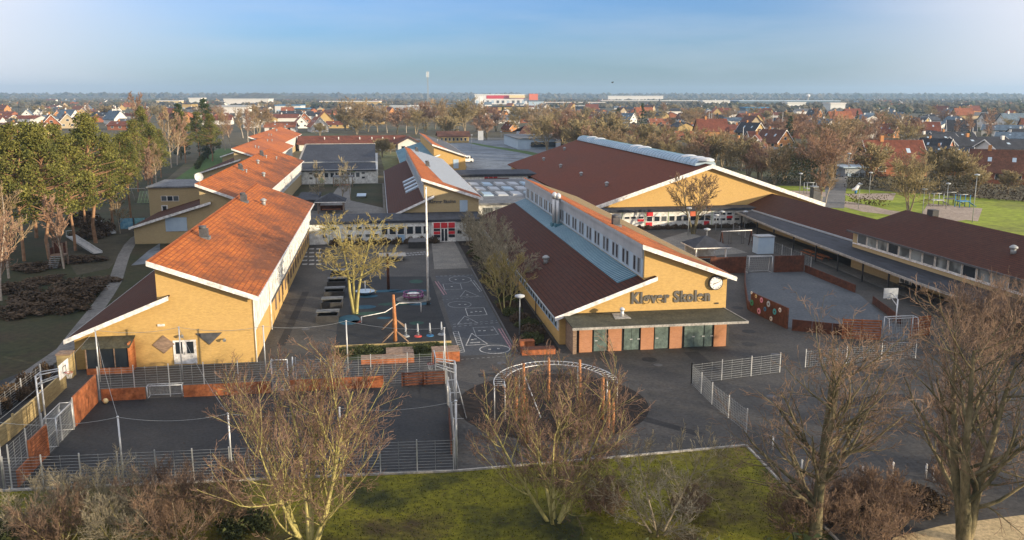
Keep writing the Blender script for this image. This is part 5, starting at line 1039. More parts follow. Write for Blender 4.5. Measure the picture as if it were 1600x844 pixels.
# park things at the right
for i, (px, py) in enumerate([(1249, 306), (1336, 293), (1357, 300), (1374, 300), (1441, 337), (1324, 290)]):
    pass
x, y = G(1273, 317); r_ = empty('park_pillar', (x, y, 0), 'dark square pillar standing in the park beyond the sports hall roof', 'pillar'); MB().box(x-.9, x+.9, y-.9, y+.9, 0, 3.6).build('pillar_body', M['lead'], r_); MB().box(x-1.1, x+1.1, y-1.1, y+1.1, 3.6, 3.8).build('cap', M['galv'], r_)
LL = [(1249, 306, 'lamp with flat head on the park lawn left of the young trees'), (1358, 304, 'short pale post lamp on the park gravel'), (1341, 327, 'small pale lamp beside the clipped hedge of the park'), (1441, 337, 'pale post beside the bare park tree'), (1323, 295, 'tall thin lamp mast at the park edge by the alley'), (1519, 348, 'tall dark lamp mast on the park lawn at the right'), (1478, 326, 'thin mast in the playground sand of the park')]
for px, py, lb in LL: lamp(lb, *G(px, py), 5.2 if 'tall' not in lb else 9)
x, y = G(1337, 303); r_ = empty('spring_horse', (x, y, 0), 'white and blue play figure on the park sand', 'play equipment'); MB().tube([(x-1, y, 1.0), (x, y, 1.3), (x+1, y, 2.6)], [.3, .5, .35], 8).build('figure', M['white'], r_); MB().tube([(x, y, 0), (x, y, 1.1)], .3, 8).build('foot', M['blue'], r_)
for i, (px, py, m_) in enumerate([(1462, 322, 'galv'), (1485, 320, 'lead'), (1503, 324, 'blue'), (1265, 303, 'galv')]):
    x, y = G(px, py); r_ = empty('playground_tower', (x, y, 0), ['grey climbing frame at the left of the park sand area', 'grey steel climbing frame at the centre of the park sand area', 'blue slide frame at the right of the park sand area', 'dark swing frame in the park left of the dark pillar'][i], 'climbing frame', 'play frames in the park')
    for a in (-1.2, 1.2):
        for b in (-.8, .8): MB().tube([(x+a, y+b, 0), (x+a, y+b, 2.8)], .09, 6).build('post', M[m_], r_)
    MB().box(x-1.3, x+1.3, y-.9, y+.9, 1.3, 1.45).build('platform', M[m_], r_); MB().tube([(x-1.2, y, 2.8), (x+1.2, y, 2.8)], .08, 6).build('top_bar', M['galv'], r_)
    MB().slab([(x+1.2, y-.4, 1.4), (x+1.2, y+.4, 1.4), (x+3.2, y+.4, .2), (x+3.2, y-.4, .2)], .08).build('chute', M[m_], r_)
# white van beside the far wing
x, y = G(730, 254); v = empty('white_van', (x, y, 0), 'white van parked at the corner of the far yellow gable', 'van')
MB().exY([(x-1.9, .4), (x+2.2, .4), (x+2.2, 1.3), (x+1.5, 1.6), (x+1.0, 2.5), (x-1.9, 2.5)], y-1, y+1).build('body', M['white'], v); MB().box(x+1.1, x+1.6, y-1.02, y-1.004, 1.5, 2.2).build('side_window', M['glass'], v); MB().box(x-1.6, x+.6, y-1.02, y-1.004, 1.5, 2.2).build('rear_side_window', M['glass'], v)
for a in (-1.2, 1.4):
    for b in (-1.0, .8): MB().tube([(x+a, y+b, .38), (x+a, y+b+.2, .38)], .38, 12).build('wheel', M['dark'], v)
x, y = G(708, 237.5)
def blk(label, px, py, w_, h_): 
    x, y = G(px, py); r_ = empty('notice_pillar', (x, y, 0), label, 'pillar'); MB().box(x-w_, x+w_, y-.5, y+.5, 0, h_).build('pillar_body', M['panel_grey'], r_); MB().box(x-w_-.1, x+w_+.1, y-.6, y+.6, h_, h_+.2).build('cap', M['concrete'], r_)
blk('pale square pillar at the edge of the far parking area', 751, 223, 1.4, 6)
fence('mesh_fence', 'long low fence behind the far parking area', [(50, 474), (88, 476)], 1.8, span=9, step=.45, r=.06)
for i, (px, py) in enumerate([(760, 218), (783, 225), (737, 232)]): lamp('lamp post at the far parking area, '+['by the pale pillar', 'before the blue grey building', 'nearest the van'][i], *G(px, py), 6)
# ------------------------------------------------------------------ trees
def rvec(r): 
    while 1:
        v = Vector((r.uniform(-1, 1), r.uniform(-1, 1), r.uniform(-1, 1)))
        if .1 < v.length < 1: return v.normalized()
def grow(seed, h, levels, stems=((0, 0, 0),), lean=.12, r0=.22, ratio=(.0, .62, .50, .42, .36), ang=(0, .85, .75, .7, .7), nch=(10, 6, 6, 5), up=(.06, .10, .10, .08, .05), wig=(.10, .16, .2, .24, .28), t0=.28, sides=(8, 6, 4, 3, 3), nseg=(7, 5, 4, 3, 2), twig_from=3, rmin=.011, tl=1.0, rr=.55):
    r = random.Random(seed); A, B = MB(), MB()
    def br(p, d, ln, rad, lv):
        n = nseg[lv]; P = [p]; R = [rad]; ds = []
        for k in range(n):
            d = (d+rvec(r)*wig[lv]+Vector((0, 0, up[lv]))).normalized(); p = p+d*ln/n; P.append(p); R.append(max(rad*(1-.78*(k+1)/n), rmin)); ds.append(d)
        (A if lv < twig_from else B).tube(P, R, sides[lv], cap=False)
        if lv >= levels: return
        m_ = nch[lv]
        for j in range(m_):
            t = t0*(1 if lv == 0 else .55)+(1-t0*(1 if lv == 0 else .55))*(j+r.random())/m_; t = min(t, .999); i = min(int(t*n), n-1); f = t*n-i
            q = P[i].lerp(P[i+1], f); dd = ds[i]; ax = dd.cross(rvec(r)); 
            if ax.length < .05: continue
            a = ang[lv+1]*r.uniform(.65, 1.25); nd = Quaternion(ax.normalized(), a) @ dd
            L2 = ln*ratio[lv+1]*r.uniform(.7, 1.2)*(1-.45*t if lv == 0 else 1-.3*t); rq = R[i]*(1-f)+R[i+1]*f
            br(q, nd, L2, max(rq*rr, rmin), lv+1)
    for (dx, dy, k) in stems:
        br(Vector((dx*.25, dy*.25, -.2)), Vector((dx*lean, dy*lean, 1)).normalized(), h*(1-.06*k), r0*(1-.12*k), 0)
    return A, B
def tree(name, label, cat, x, y, mats, seed, group=None, **kw):
    A, B = grow(seed, **kw); r_ = empty(name, (x, y, 0), label, cat, group)
    for nm, mb, mt in (('trunk', A, mats[0]), ('crown', B, mats[1])):
        o = bpy.data.objects.new(nm, mb.mesh(nm, mt)); COL.objects.link(o); o.parent = r_; OFF[o.name] = (0, 0, 0)
    return r_
MS = [(math.cos(a), math.sin(a), i*.5) for i, a in enumerate([.3, 1.7, 3.0, 4.3, 5.4])]
BY, BD, BG = (M['bark_yellow'], M['twig_red']), (M['bark_dark'], M['twig_brown']), (M['bark_grey'], M['twig_grey'])
T4 = dict(levels=4, nch=(11, 7, 7, 6))
K4 = dict(levels=4, rmin=.0095, ratio=(0, .64, .58, .54, .5), nseg=(8, 7, 5, 4, 3), wig=(.09, .15, .20, .26, .3), sides=(8, 5, 4, 3, 3))
tree('bare_tree', 'big bare tree with yellow green stems and reddish twigs before the left ball court', 'tree', -4.4, 44.4, BY, 11, h=8.8, stems=MS+[(.2, .9, .4)], lean=.5, r0=.17, t0=.14, nch=(9, 6, 6, 5), ang=(0, .85, .7, .65, .65), up=(.05, .12, .10, .07, .04), **K4)
tree('bare_tree', 'bare multi stemmed tree in front of the climbing ring', 'tree', 9.3, 45.0, BY, 23, h=8.0, stems=MS+[(.2, .9, .4)], lean=.6, r0=.13, t0=.12, nch=(9, 6, 6, 5), ang=(0, .85, .7, .65, .65), up=(.04, .12, .10, .07, .04), **K4)
tree('bare_tree', 'tall bare tree with dark ivy trunk right of the lawn corner', 'tree', 22.6, 39.8, BD, 35, h=10.4, stems=((.1, 0, 0), (-.3, .3, .6)), r0=.36, t0=.2, nch=(13, 6, 5, 4), ang=(0, 1.05, .75, .75, .75), up=(.03, .10, .05, .03, .01), **K4)
tree('bare_tree', 'tall bare tree with green mossy trunk at the right edge of the picture', 'tree', 31.2, 39.4, BD, 47, h=11.2, stems=((0, 0, 0), (-.4, .3, .6), (.4, .1, .9)), lean=.25, r0=.34, t0=.2, nch=(10, 6, 5, 4), ang=(0, 1.05, .75, .75, .75), up=(.03, .10, .05, .03, .01), **K4)
tree('bare_tree', 'low spreading bare tree between the climbing ring tree and the dark ivy tree', 'tree', 14.8, 42.8, BG, 59, h=5.0, stems=MS, lean=.8, r0=.08, t0=.12, nch=(7, 5, 5, 3), **K4)
tree('bare_tree', 'bare tree whose twigs reach in at the left edge of the picture', 'tree', -33.6, 62.5, BY, 61, h=7.6, stems=MS[:3], lean=.4, r0=.13, t0=.3, nch=(9, 6, 5, 3), **K4)
for i, (x, y, h, lb) in enumerate([(-16.5, 48.8, 3.2, 'bare shrub at the lower left in front of the court fence'), (-13.2, 48.4, 3.0, 'bare brown shrub left of the big yellow stemmed tree'), (-19.3, 48.4, 2.8, 'leftmost bare shrub beside the dark lawn corner'), (-9.8, 47.6, 3.2, 'low dense shrub at the foot of the big yellow stemmed tree'), (-14.6, 46.2, 2.9, 'bare shrub at the bottom edge left of the big tree'), (12.6, 45.8, 1.7, 'low bare shrub right of the climbing ring tree'), (17.4, 44.6, 1.5, 'low bare shrub on the yellow green lawn corner'), (-11.5, 45.4, 3.4, 'bare shrub at the bottom edge directly left of the big tree'), (-17.8, 46.4, 2.8, 'bare shrub at the bottom edge under the leftmost shrub')]):
    tree('bare_shrub', lb, 'shrub', x, y, (M['bark_grey'] if i % 2 else M['bark_yellow'], M['twig_grey'] if i in (0, 2, 4) else M['twig_brown']), 70+i, group='bare shrubs in the foreground', h=h, stems=MS+[(0, 0, 0), (.5, .9, 0), (-.9, -.3, 0)], lean=.8, r0=.045, t0=.1, levels=3, nch=(10, 7, 6), ratio=(0, .6, .6, .55), wig=(.14, .2, .26, .3), sides=(5, 4, 3, 3), nseg=(7, 5, 4, 3), twig_from=1, rmin=.008)
for i, (x, y, h, lb) in enumerate([(27.0, 43.4, 2.4, 'brown bramble bush between the two tall trees at the right'), (24.6, 42.6, 2.2, 'brown bramble bush at the foot of the dark ivy tree'), (29.2, 44.2, 2.1, 'bramble bush left of the rightmost trunk'), (33.8, 43.5, 2.5, 'bramble bush right of the rightmost trunk'), (36.6, 47.0, 2.8, 'brown bush at the right edge in front of the yard'), (56.8, 72.6, 6.0, 'bare hedge bush beside the near goal cage at the right'), (59.8, 69.6, 6.0, 'bare hedge bush at the right edge below the long window band'), (60.0, 76.4, 5.2, 'bare hedge bush under the end of the covered walkway'), (53.0, 68.5, 4.6, 'bare bush on the yard right of the pen fence'), (22.6, 41.2, 3.0, 'brown bramble bush left of the dark ivy trunk'), (25.4, 39.8, 2.6, 'brown bramble bush at the bottom edge between the two tall trees'), (27.8, 41.0, 2.4, 'brown bramble bush at the bottom edge left of the mossy trunk'), (40.5, 52.5, 3.8, 'tall brown bush in the yard at the right border'), (62.0, 66.0, 5.5, 'brown bush at the right border below the two storey wing')]):
    tree('bare_bush', lb, 'shrub', x, y, (M['bark_dark'], M['twig_brown']), 90+i, group='brown bushes at the right', h=h, stems=MS+[(0, 0, 0)], lean=.8, r0=.04, t0=.1, levels=3, nch=(11, 7, 6), ratio=(0, .65, .6, .55), wig=(.14, .2, .26, .3), sides=(4, 4, 3, 3), nseg=(7, 5, 4, 3), twig_from=1, rmin=.009)
YT = (M['bark_yellow'], M['twig_yellow'])
tree('bare_tree', 'sunlit yellow green bare tree in the school yard beside the black boxes', 'tree', -3.2, 95.9, YT, 5, h=10.2, stems=((-.6, .1, 0), (.5, -.2, .3), (.1, .5, 1)), lean=.30, r0=.19, t0=.36, levels=4, nch=(10, 6, 5, 4), ratio=(0, .54, .5, .46, .42), up=(.04, .03, .06, .05, .03), ang=(0, 1.2, .8, .7, .7), rmin=.017)
tree('bare_tree', 'bare round crowned tree in front of the yellow sports hall gable', 'tree', 54.6, 144.8, (M['bark_dark'], M['twig_brown']), 8, h=9.2, stems=((-.6, 0, 0), (.6, .1, .3), (0, -.4, .6)), lean=.35, r0=.22, t0=.3, levels=4, nch=(9, 6, 6, 4), ratio=(0, .55, .5, .45, .4), rmin=.028)
for i, (px, py, h, yl) in enumerate([(790, 490, 6.2, 1), (800, 470, 5.8, 0), (778, 452, 5.8, 0), (785, 435, 6.2, 0), (765, 425, 6.0, 0), (770, 410, 6.2, 0), (752, 398, 5.8, 0), (745, 385, 5.4, 0), (738, 378, 3.8, 0)]):
    x, y = G(px, py); x = min(max(x, 13.2), 15.6); tree('bare_small_tree', ['yellowish bare small tree catching the sun beside the brown low roof', 'bare small tree next to the lamp post', 'third small tree from the front', 'fourth small tree from the front', 'fifth small tree from the front', 'sixth small tree from the front', 'seventh small tree from the front', 'second small tree from the entrance', 'small tree nearest the red entrance'][i]+(' in the row along the name wing' if i > 1 else ''), 'tree', x, y, YT if yl else BG, 120+i, group='small bare trees along the name wing', h=h, stems=MS[:3], lean=.3, r0=.08, t0=.25, levels=3, nch=(10, 8, 6), ratio=(0, .5, .5, .45), sides=(6, 4, 3, 3), nseg=(6, 4, 3, 3), twig_from=1, rmin=.018)
for i, (px, py) in enumerate([(500, 322), (536, 320), (494, 290), (548, 312)]):
    x, y = G(px, py); tree('bare_small_tree', ['thin bare tree left of the gazebo in the inner court', 'thin bare tree right of the gazebo in the inner court', 'pale bare tree at the left of the pergola', 'pale bare tree right of the pergola'][i], 'tree', x, y, BG, 140+i, h=[7, 7, 6, 9][i], r0=.12, t0=.3, levels=3, nch=(12, 7, 6), ratio=(0, .4, .5, .45), sides=(6, 4, 3, 3), twig_from=1, rmin=.03)
# generic bare tree kinds for the middle distance, copied

KW = {'round1': 'round crowned tan', 'round2': 'round crowned olive', 'round3': 'dark reddish', 'birch1': 'slender reddish', 'birch2': 'slender tan', 'dense': 'low dense olive'}
def tl(k, h, px, marks):
    m_ = [t for a, t in marks if px <= a][0]; return 'bare %s %s tree %s' % ('tall' if h > 11.5 else 'middling' if h > 8.5 else 'small', KW[k], m_)
BELT = [(890, 'behind the far corner of the hall roof'), (930, 'behind the first domes of the hall ridge'), (975, 'behind the hall ridge right of the first domes'), (1010, 'behind the middle domes of the hall ridge'), (1060, 'behind the hall ridge right of the middle domes'), (1105, 'behind the last domes of the hall ridge'), (1150, 'right of the hall gable peak'), (1999, 'above the right slope of the hall gable')]
BACK = [(430, 'left of the orange gabled houses'), (560, 'behind the orange gabled houses'), (600, 'behind the left end of the long red roof'), (640, 'behind the middle of the long red roof'), (685, 'behind the brown gabled classroom'), (735, 'behind the far grey roofed wing'), (790, 'behind the pillar of the far parking area'), (850, 'behind the blue grey building'), (1999, 'left of the hall belt')]
SUB = [(150, 'among houses at the left border'), (420, 'among houses above the left wood'), (560, 'among houses behind the stepped wings'), (700, 'among houses left of the radio mast and store'), (860, 'among houses below the red and white store'), (1000, 'among houses behind the hall ridge'), (1150, 'among houses below the dark halls'), (1300, 'among houses below the blue grey factory'), (1450, 'among houses behind the park alley'), (1999, 'among houses at the right border')]
LW = [(50, 'among the leftmost pines'), (110, 'among the pines over the climbing tower'), (170, 'among the pines over the long slide'), (999, 'by the right end of the near pines')]
def bare_proto(seed, h, mats, spread, dens=1., rm=.05):
    A, B = grow(seed, h=h, levels=3, stems=((0, 0, 0), (.5, .3, .5), (-.5, .2, .7), (.1, -.5, 1))[:3 if spread > .5 else 1], lean=.28, r0=.24, t0=.28, nch=(int(11*dens), 8, 7), ratio=(0, .52*spread+.18, .5, .45), ang=(0, .8*spread+.25, .7, .7), up=(.03, .1, .1, .1), sides=(5, 3, 3, 3), nseg=(5, 3, 2, 2), twig_from=1, rmin=rm)
    r_ = empty('bare_tree', (0, 0, 0))
    for nm, mb, mt in (('trunk', A, mats[0]), ('crown', B, mats[1])):
        o = bpy.data.objects.new(nm, mb.mesh(nm, mt)); COL.objects.link(o); o.parent = r_
    return r_
PR = {}
def put(kind, maker, x, y, s, label, cat, group, rz=None, sx=1.):
    rz = RR.uniform(0, 6.28) if rz is None else rz
    if kind not in PR: PR[kind] = [maker(), 0]; KIDS[PR[kind][0].name] = list(bpy.context.scene.objects and [o for o in bpy.data.objects if o.parent == PR[kind][0]])
    p, n = PR[kind]; o = p if n == 0 else copy_tree(p); PR[kind][1] += 1
    o.location = (x, y, 0); o.rotation_euler = (0, 0, rz); o.scale = (s*sx, s*sx, s); o['label'] = label; o['category'] = cat
    if group: o['group'] = group
    return o
RR = random.Random(99)
KB_ = {'round1': lambda: bare_proto(201, 11, (M['bark_grey'], M['twig_far1']), 1.0), 'round2': lambda: bare_proto(202, 11, (M['bark_grey'], M['twig_far3']), 1.0), 'round3': lambda: bare_proto(203, 11, (M['bark_dark'], M['twig_far2']), .9),
       'birch1': lambda: bare_proto(204, 14, (M['bark_birch'], M['twig_far2']), .45, 1.5), 'birch2': lambda: bare_proto(205, 14, (M['bark_birch'], M['twig_far1']), .5, 1.5), 'dense': lambda: bare_proto(206, 8, (M['bark_grey'], M['twig_far3']), 1.0, 1.4, .06)}
# needle trees
def clump(mb, c, rad, n, s, r, flat=.7):
    for _ in range(n):
        v = rvec(r)*rad*r.random()**.4; v.z *= flat; p = Vector(c)+v; a = rvec(r)*s*r.uniform(.6, 1.3); b = rvec(r)*s*r.uniform(.6, 1.3)
        q = len(mb.v); d_ = a.cross(b); d_ = (d_.normalized() if d_.length > 1e-6 else Vector((0, 0, 1)))*s*.35
        mb.v += [tuple(p+d_), tuple(p+a), tuple(p+b), tuple(p-a*.6)]; mb.f += [(q, q+1, q+2), (q, q+2, q+3), (q, q+3, q+1), (q+1, q+3, q+2)]; mb.m += [0]*4; mb.sm += [False]*4
def pine_proto(seed, h, mats, wd=3.2, c0=.3, n=46, per=56):
    r = random.Random(seed); A, B = MB(), MB(); P = [Vector((r.uniform(-.15, .15)*k, r.uniform(-.15, .15)*k, h*k/6-.2)) for k in range(7)]
    A.tube(P, [.22*(1-.13*k) for k in range(7)], 7, cap=False)
    for i in range(n):
        t = c0+(1-c0)*(i+r.random())/n; z = h*t; k = (t-c0)/(1-c0); R = wd*(.55+.55*math.sin(math.pi*min(1, k*1.15+.12)))*(1.05-k*.62)*r.uniform(.45, 1.15)
        a = r.uniform(0, 6.28); c = Vector((R*math.cos(a), R*math.sin(a), z+r.uniform(-.4, .4))); A.tube([(0, 0, z-.8), tuple(c)], [.07, .03], 4, cap=False); clump(B, c, r.uniform(.6, 1.15)*wd/3.4, per, .21, r)
    clump(B, (0, 0, h), .8, per, .28, r)
    r_ = empty('pine_tree', (0, 0, 0))
    for nm, mb, mt in (('trunk', A, mats[0]), ('crown', B, mats[1])):
        o = bpy.data.objects.new(nm, mb.mesh(nm, mt)); COL.objects.link(o); o.parent = r_
    return r_
KP = {'pine1': lambda: pine_proto(301, 16, (M['bark_pine'], M['needle']), 3.5, .36, 92), 'pine2': lambda: pine_proto(302, 17, (M['bark_pine'], M['needle']), 3.1, .42, 84), 'pine3': lambda: pine_proto(303, 14, (M['bark_pine'], M['needle']), 3.7, .34, 92),
      'fir': lambda: pine_proto(304, 14, (M['bark_dark'], M['needle_dark']), 3.0, .1, 60), 'fir2': lambda: pine_proto(305, 12, (M['bark_dark'], M['needle_dark']), 2.2, .08, 50)}
def top_h(px, top, x, y): 
    v = np.array([x, y, 0-CH]); 
    lo, hi = 0, 60
    for _ in range(30):
        m_ = (lo+hi)/2; c = np.array([x, y, m_-CH]); py = CY-F*(c@UP)/(c@FW)
        if py > top: lo = m_
        else: hi = m_
    return lo
pines = [(8, 395, 195), (38, 408, 182), (78, 405, 192), (118, 392, 196), (98, 355, 186), (150, 380, 178), (176, 350, 200), (205, 345, 202), (57, 372, 186), (20, 350, 197), (228, 282, 168), (238, 290, 182), (252, 278, 196), (216, 300, 190), (283, 250, 156), (290, 255, 172), (325, 248, 152), (332, 252, 170), (312, 246, 176), (135, 365, 190), (195, 312, 205), (-20, 380, 190), (-45, 400, 200)]
for i, (px, by, ty) in enumerate(pines):
    x, y = G(px, by); h = top_h(px, ty+[0, 6, -4, 8, 3, -6, 4, 0][i % 8], x, y); k = ['pine1', 'pine2', 'pine3'][i % 3]; hh = {'pine1': 16.8, 'pine2': 17.8, 'pine3': 14.8}[k]
    lb = 'olive green pine in the left wood, '+['at the far left edge', 'second from the left edge', 'behind the climbing tower', 'above the climbing tower slide', 'in the second row above the mound', 'with the highest crown of the near group', 'right of the tallest crown', 'at the right end of the near group', 'in the second row at the left', 'rear row at the left edge', 'tallest of the separate group left of the annex', 'second of the separate group left of the annex', 'right of the separate group left of the annex', 'left of the separate group beyond the gap', 'dark crown left of the far pair', 'lower crown left of the far pair', 'tallest of the far pair by the white houses', 'right one of the far pair', 'low one before the far pair', 'between the two big crowns', 'beside the gap in the wood', 'outside the left edge', 'farther outside the left edge'][i]
    put(k if i not in (14, 16) else 'fir', KP[k if i not in (14, 16) else 'fir'], x, y, h/(hh if i not in (14, 16) else 14.8), lb, 'pine', 'pines of the left wood', sx=1.0)
bir = [(14, 435, 300), (44, 425, 310), (30, 380, 270), (100, 420, 320), (130, 405, 300), (160, 395, 290), (188, 370, 270), (210, 340, 255), (268, 262, 182), (277, 258, 186), (352, 235, 178), (360, 232, 182), (-8, 400, 280), (64, 415, 320), (85, 400, 300), (150, 360, 260), (172, 330, 250), (232, 310, 240), (245, 300, 235), (2, 470, 350), (188, 365, 310), (160, 430, 380), (220, 240, 160), (232, 238, 156), (243, 240, 164), (388, 226, 176), (398, 224, 172)]
for i, (px, by, ty) in enumerate(bir):
    if i in (1, 2, 4, 5, 6, 12, 13, 14, 15, 16, 21, 7, 22, 24): continue
    x, y = G(px, by); h = top_h(px, ty, x, y); k = 'birch1' if i % 2 else 'birch2'
    put(k if h < 25 else 'round1', KB_[k if h < 25 else 'round1'], x, y, h/14, tl(k if h < 25 else 'round1', h, px, LW) if i not in (8, 9, 10, 11, 22, 23, 24, 25, 26) else 'bare reddish tree beyond the left wood, '+{8: 'left of the far pine pair', 9: 'touching the far pine pair', 10: 'right of the far pine pair', 11: 'second right of the far pine pair', 22: 'behind the separate pines, left', 23: 'behind the separate pines, middle', 24: 'behind the separate pines, right', 25: 'nearest the stepped wings', 26: 'touching the farthest stepped wing'}[i], 'tree', 'bare trees in the left wood' if i not in (8, 9, 10, 11, 22, 23, 24, 25, 26) else 'bare trees at the far end of the left wood', sx=.9)
# shrubs in the garden at the left
def bush_proto(seed, mat, n=26, per=40, s=.22):
    r = random.Random(seed); B = MB()
    for i in range(n):
        a = r.uniform(0, 6.28); R = r.random()**.5*1.6; clump(B, (R*math.cos(a), R*math.sin(a), .25+r.random()*1.1*(1-R/2.2)), .6, per, s, r, .8)
    o = B.build('shrub', mat); return o
def dup1(proto, first, loc, rz, sc, label, cat, group):
    o = proto if first else proto.copy()
    if not first: COL.objects.link(o)
    o.location = loc; o.rotation_euler = (0, 0, rz); o.scale = sc; tag(o, label, cat, group); return o
b1, b2 = bush_proto(401, M['leaf_brown']), bush_proto(402, M['leaf_dark'])
f1 = f2 = f3 = True
for i, (px, py, sx_, sz_) in enumerate([(30, 490, 2.2, .8), (50, 470, 2.0, .8), (25, 455, 1.8, .8), (110, 470, 2.4, 1.2), (120, 455, 2.2, 1.1), (100, 485, 1.7, .9), (55, 420, 2.2, .6), (130, 408, 2, .6), (70, 440, 1.8, .5), (160, 440, 1.6, .4)]):
    dup1(b1, f1, (*G(px, py), 0), i*1.3, (sx_, sx_*.8, sz_), 'low dense brown thicket on the garden mound '+['at the far left', 'left of the round one', 'below the pines', 'right of the climbing tower, tallest', 'behind the tallest one', 'below the tallest one', 'beside the ladder', 'under the long slide', 'before the ladder', 'beside the garden path'][i], 'shrub', 'thickets in the left garden'); f1 = False
for i, (px, py) in enumerate([(133, 352), (150, 365), (138, 372)]):
    dup1(b1, False, (*G(px, py), 0), i, (1.8, 1.8, 2.0 if i < 2 else 1), 'reddish brown dense shrub at the top of the garden, '+['left', 'right', 'lowest'][i], 'shrub', 'reddish shrubs beside the short slide')
for i in range(7): dup1(b1, False, (-29.2-.2*i, 76.5-i*2.6, 0), i, (.45, .9, 1.0), 'dry brown stems growing through the rusty mesh fence at the left', 'shrub', 'dry stems on the left fence')
for i in range(10): dup1(b2, f2, (-4.0+i*1.08, 79.9+.6*(i % 3), 0), i*.9, (.5, .75, .42), 'low dark green plants filling the planting bed of the yard', 'shrub', 'plants in the yard planting bed'); f2 = False
for i in range(9): dup1(b1, False, (-7.5+i*2.0, 142.3, 0), i*.8, (.6, .5, .8), 'low brown plants under the windows of the white connecting building', 'shrub', 'plants before the connecting building')
for i in range(16): dup1(b1, False, (43.5+i*1.65, 151.2, 0), i*.8, (.55, .5, .6), 'low brown plants at the foot of the facade below the sports hall', 'shrub', 'plants before the hall facade')
for i in range(22): dup1(b1 if i % 2 else b2, False, (14.6+.5*math.sin(i), 82+i*2.7, 0), i*.8, (.6, .8, .7), 'low dry plants in the bed along the name wing', 'shrub', 'plants along the name wing')
for i, (px, py, s_) in enumerate([(-21.5, 47.5, .9), (-8.2, 46.8, .8), (2.0, 42.6, .5), (6.2, 43.5, .5), (12, 43.8, .5), (26.5, 42.6, 1.0), (31.2, 43.6, .9), (28.2, 45.2, .8), (23.8, 44.2, .5)]):
    if i in (2, 3, 4): continue
    dup1(b1 if i > 4 else b2, False, (px, py, 0), i, (s_, s_, s_*.9), 'low leafy undergrowth clump '+['at the lower left lawn edge', 'at the foot of the big yellow stemmed tree', 'on the shaded lawn', 'left of the climbing ring tree', 'right of the climbing ring tree', 'between the two right trees', 'beside the rightmost trunk', 'behind the two right trees', 'beside the lawn corner kerb'][i], 'shrub', 'undergrowth in the foreground')
# park hedges and trees at the right
hd = [((1310, 1345, 333), 2), ((1345, 1385, 331), 2)]
def hedge(label, pts, h, wd, mat, seed):
    r = random.Random(seed); mb = MB()
    for a, b in zip(pts[:-1], pts[1:]):
        va, vb = Vector(a), Vector(b); n = int((vb-va).length/1.1)+1
        for k in range(n):
            c = va.lerp(vb, (k+.5)/n)
            for z in np.arange(.5, h, .9): clump(mb, (c.x, c.y, z), wd*.62, 16, .34, r, .9)
    return tag(mb.build('hedge', mat, origin=(*pts[0], 0)), label, 'hedge', 'hedges')
hedge('clipped green hedge on the park gravel', [G(1325, 318), G(1385, 322)], 1.6, 2.2, M['lawn'], 1)
hedge('long dark hedge below the brown roofed house with skylights', [G(1323, 292), G(1400, 298), G(1450, 301)], 4.0, 3.0, M['hedge'], 2)
hedge('dark hedge at the park edge left of the right border', [G(1458, 303), G(1515, 308)], 4.6, 3.0, M['hedge'], 3)
hedge('brown hedge running out of the picture at the right', [G(1515, 309), G(1600, 315), G(1680, 320)], 4.0, 3.2, M['leaf_brown'], 4)
hedge('dark evergreen screen behind the sports hall at the right', [G(1200, 287), G(1296, 290)], 7.0, 4.0, M['leaf_dark'], 5)
hedge('unseen evergreen hedge added in front of the lawn to cast shade on it', [(-28, 37), (-8, 35.5), (8, 34.6), (19.5, 33.6)], 4.0, 2.2, M['leaf_dark'], 7)  # out of view, added to throw shade over the left lawn
hedge('dark fence hedge of the far left green field', [(-60, 300), (-66, 340), (-72, 390)], 2.2, 1.5, M['leaf_dark'], 6)
for i, (px, by, ty, k) in enumerate([(1420, 333, 262, 'round2'), (1425, 300, 250, 'round1'), (1290, 292, 215, 'round3'), (1305, 275, 200, 'round1'), (1340, 262, 205, 'round3'), (1290, 318, 262, 'birch2'), (1283, 322, 262, 'birch1'), (1525, 306, 270, 'dense'), (1465, 296, 240, 'dense'), (1495, 300, 245, 'dense'), (1270, 285, 222, 'round3'), (1225, 282, 235, 'dense'), (1255, 282, 225, 'round2'), (1185, 285, 232, 'round3'), (1210, 288, 240, 'round1'), (1575, 303, 272, 'dense'), (1360, 285, 232, 'dense'), (1320, 255, 195, 'round1')]):
    x, y = G(px, by); h = top_h(px, ty, x, y); base = {'round1': 11, 'round2': 11, 'round3': 11, 'birch1': 14, 'birch2': 14, 'dense': 8}[k]
    put(k, KB_[k], x, y, h/base*.95, 'bare tree by the park, '+['light one in the middle of the lawn', 'behind the light one on the lawn', 'left of the alley', 'right of the alley', 'beside the brown roofed house', 'young one left of the alley', 'young one nearest the dark pillar', 'low one before the right hedge', 'dense one right of the brown roofed house', 'dense one left of the low brick house', 'behind the evergreen screen', 'at the left of the evergreen screen', 'tallest behind the evergreen screen', 'right of the hall ridge', 'over the evergreen screen at the left', 'at the right border', 'at the left wall of the brown roofed house', 'behind the alley'][i], 'tree', 'trees round the park', sx=1.1)
for i, (x, y, h, lb) in enumerate([(42, 32, 9, 'nearest'), (49, 38, 6.5, 'second'), (57, 44, 6, 'third'), (64, 51, 6, 'farthest'), (36, 24, 9, 'lowest')]):
    put(['birch2', 'round1', 'round2'][i % 3], KB_[['birch2', 'round1', 'round2'][i % 3]], x, y, h/11, 'bare tree standing just outside the right border, '+lb+' of the row', 'tree', 'row of bare trees outside the right border')
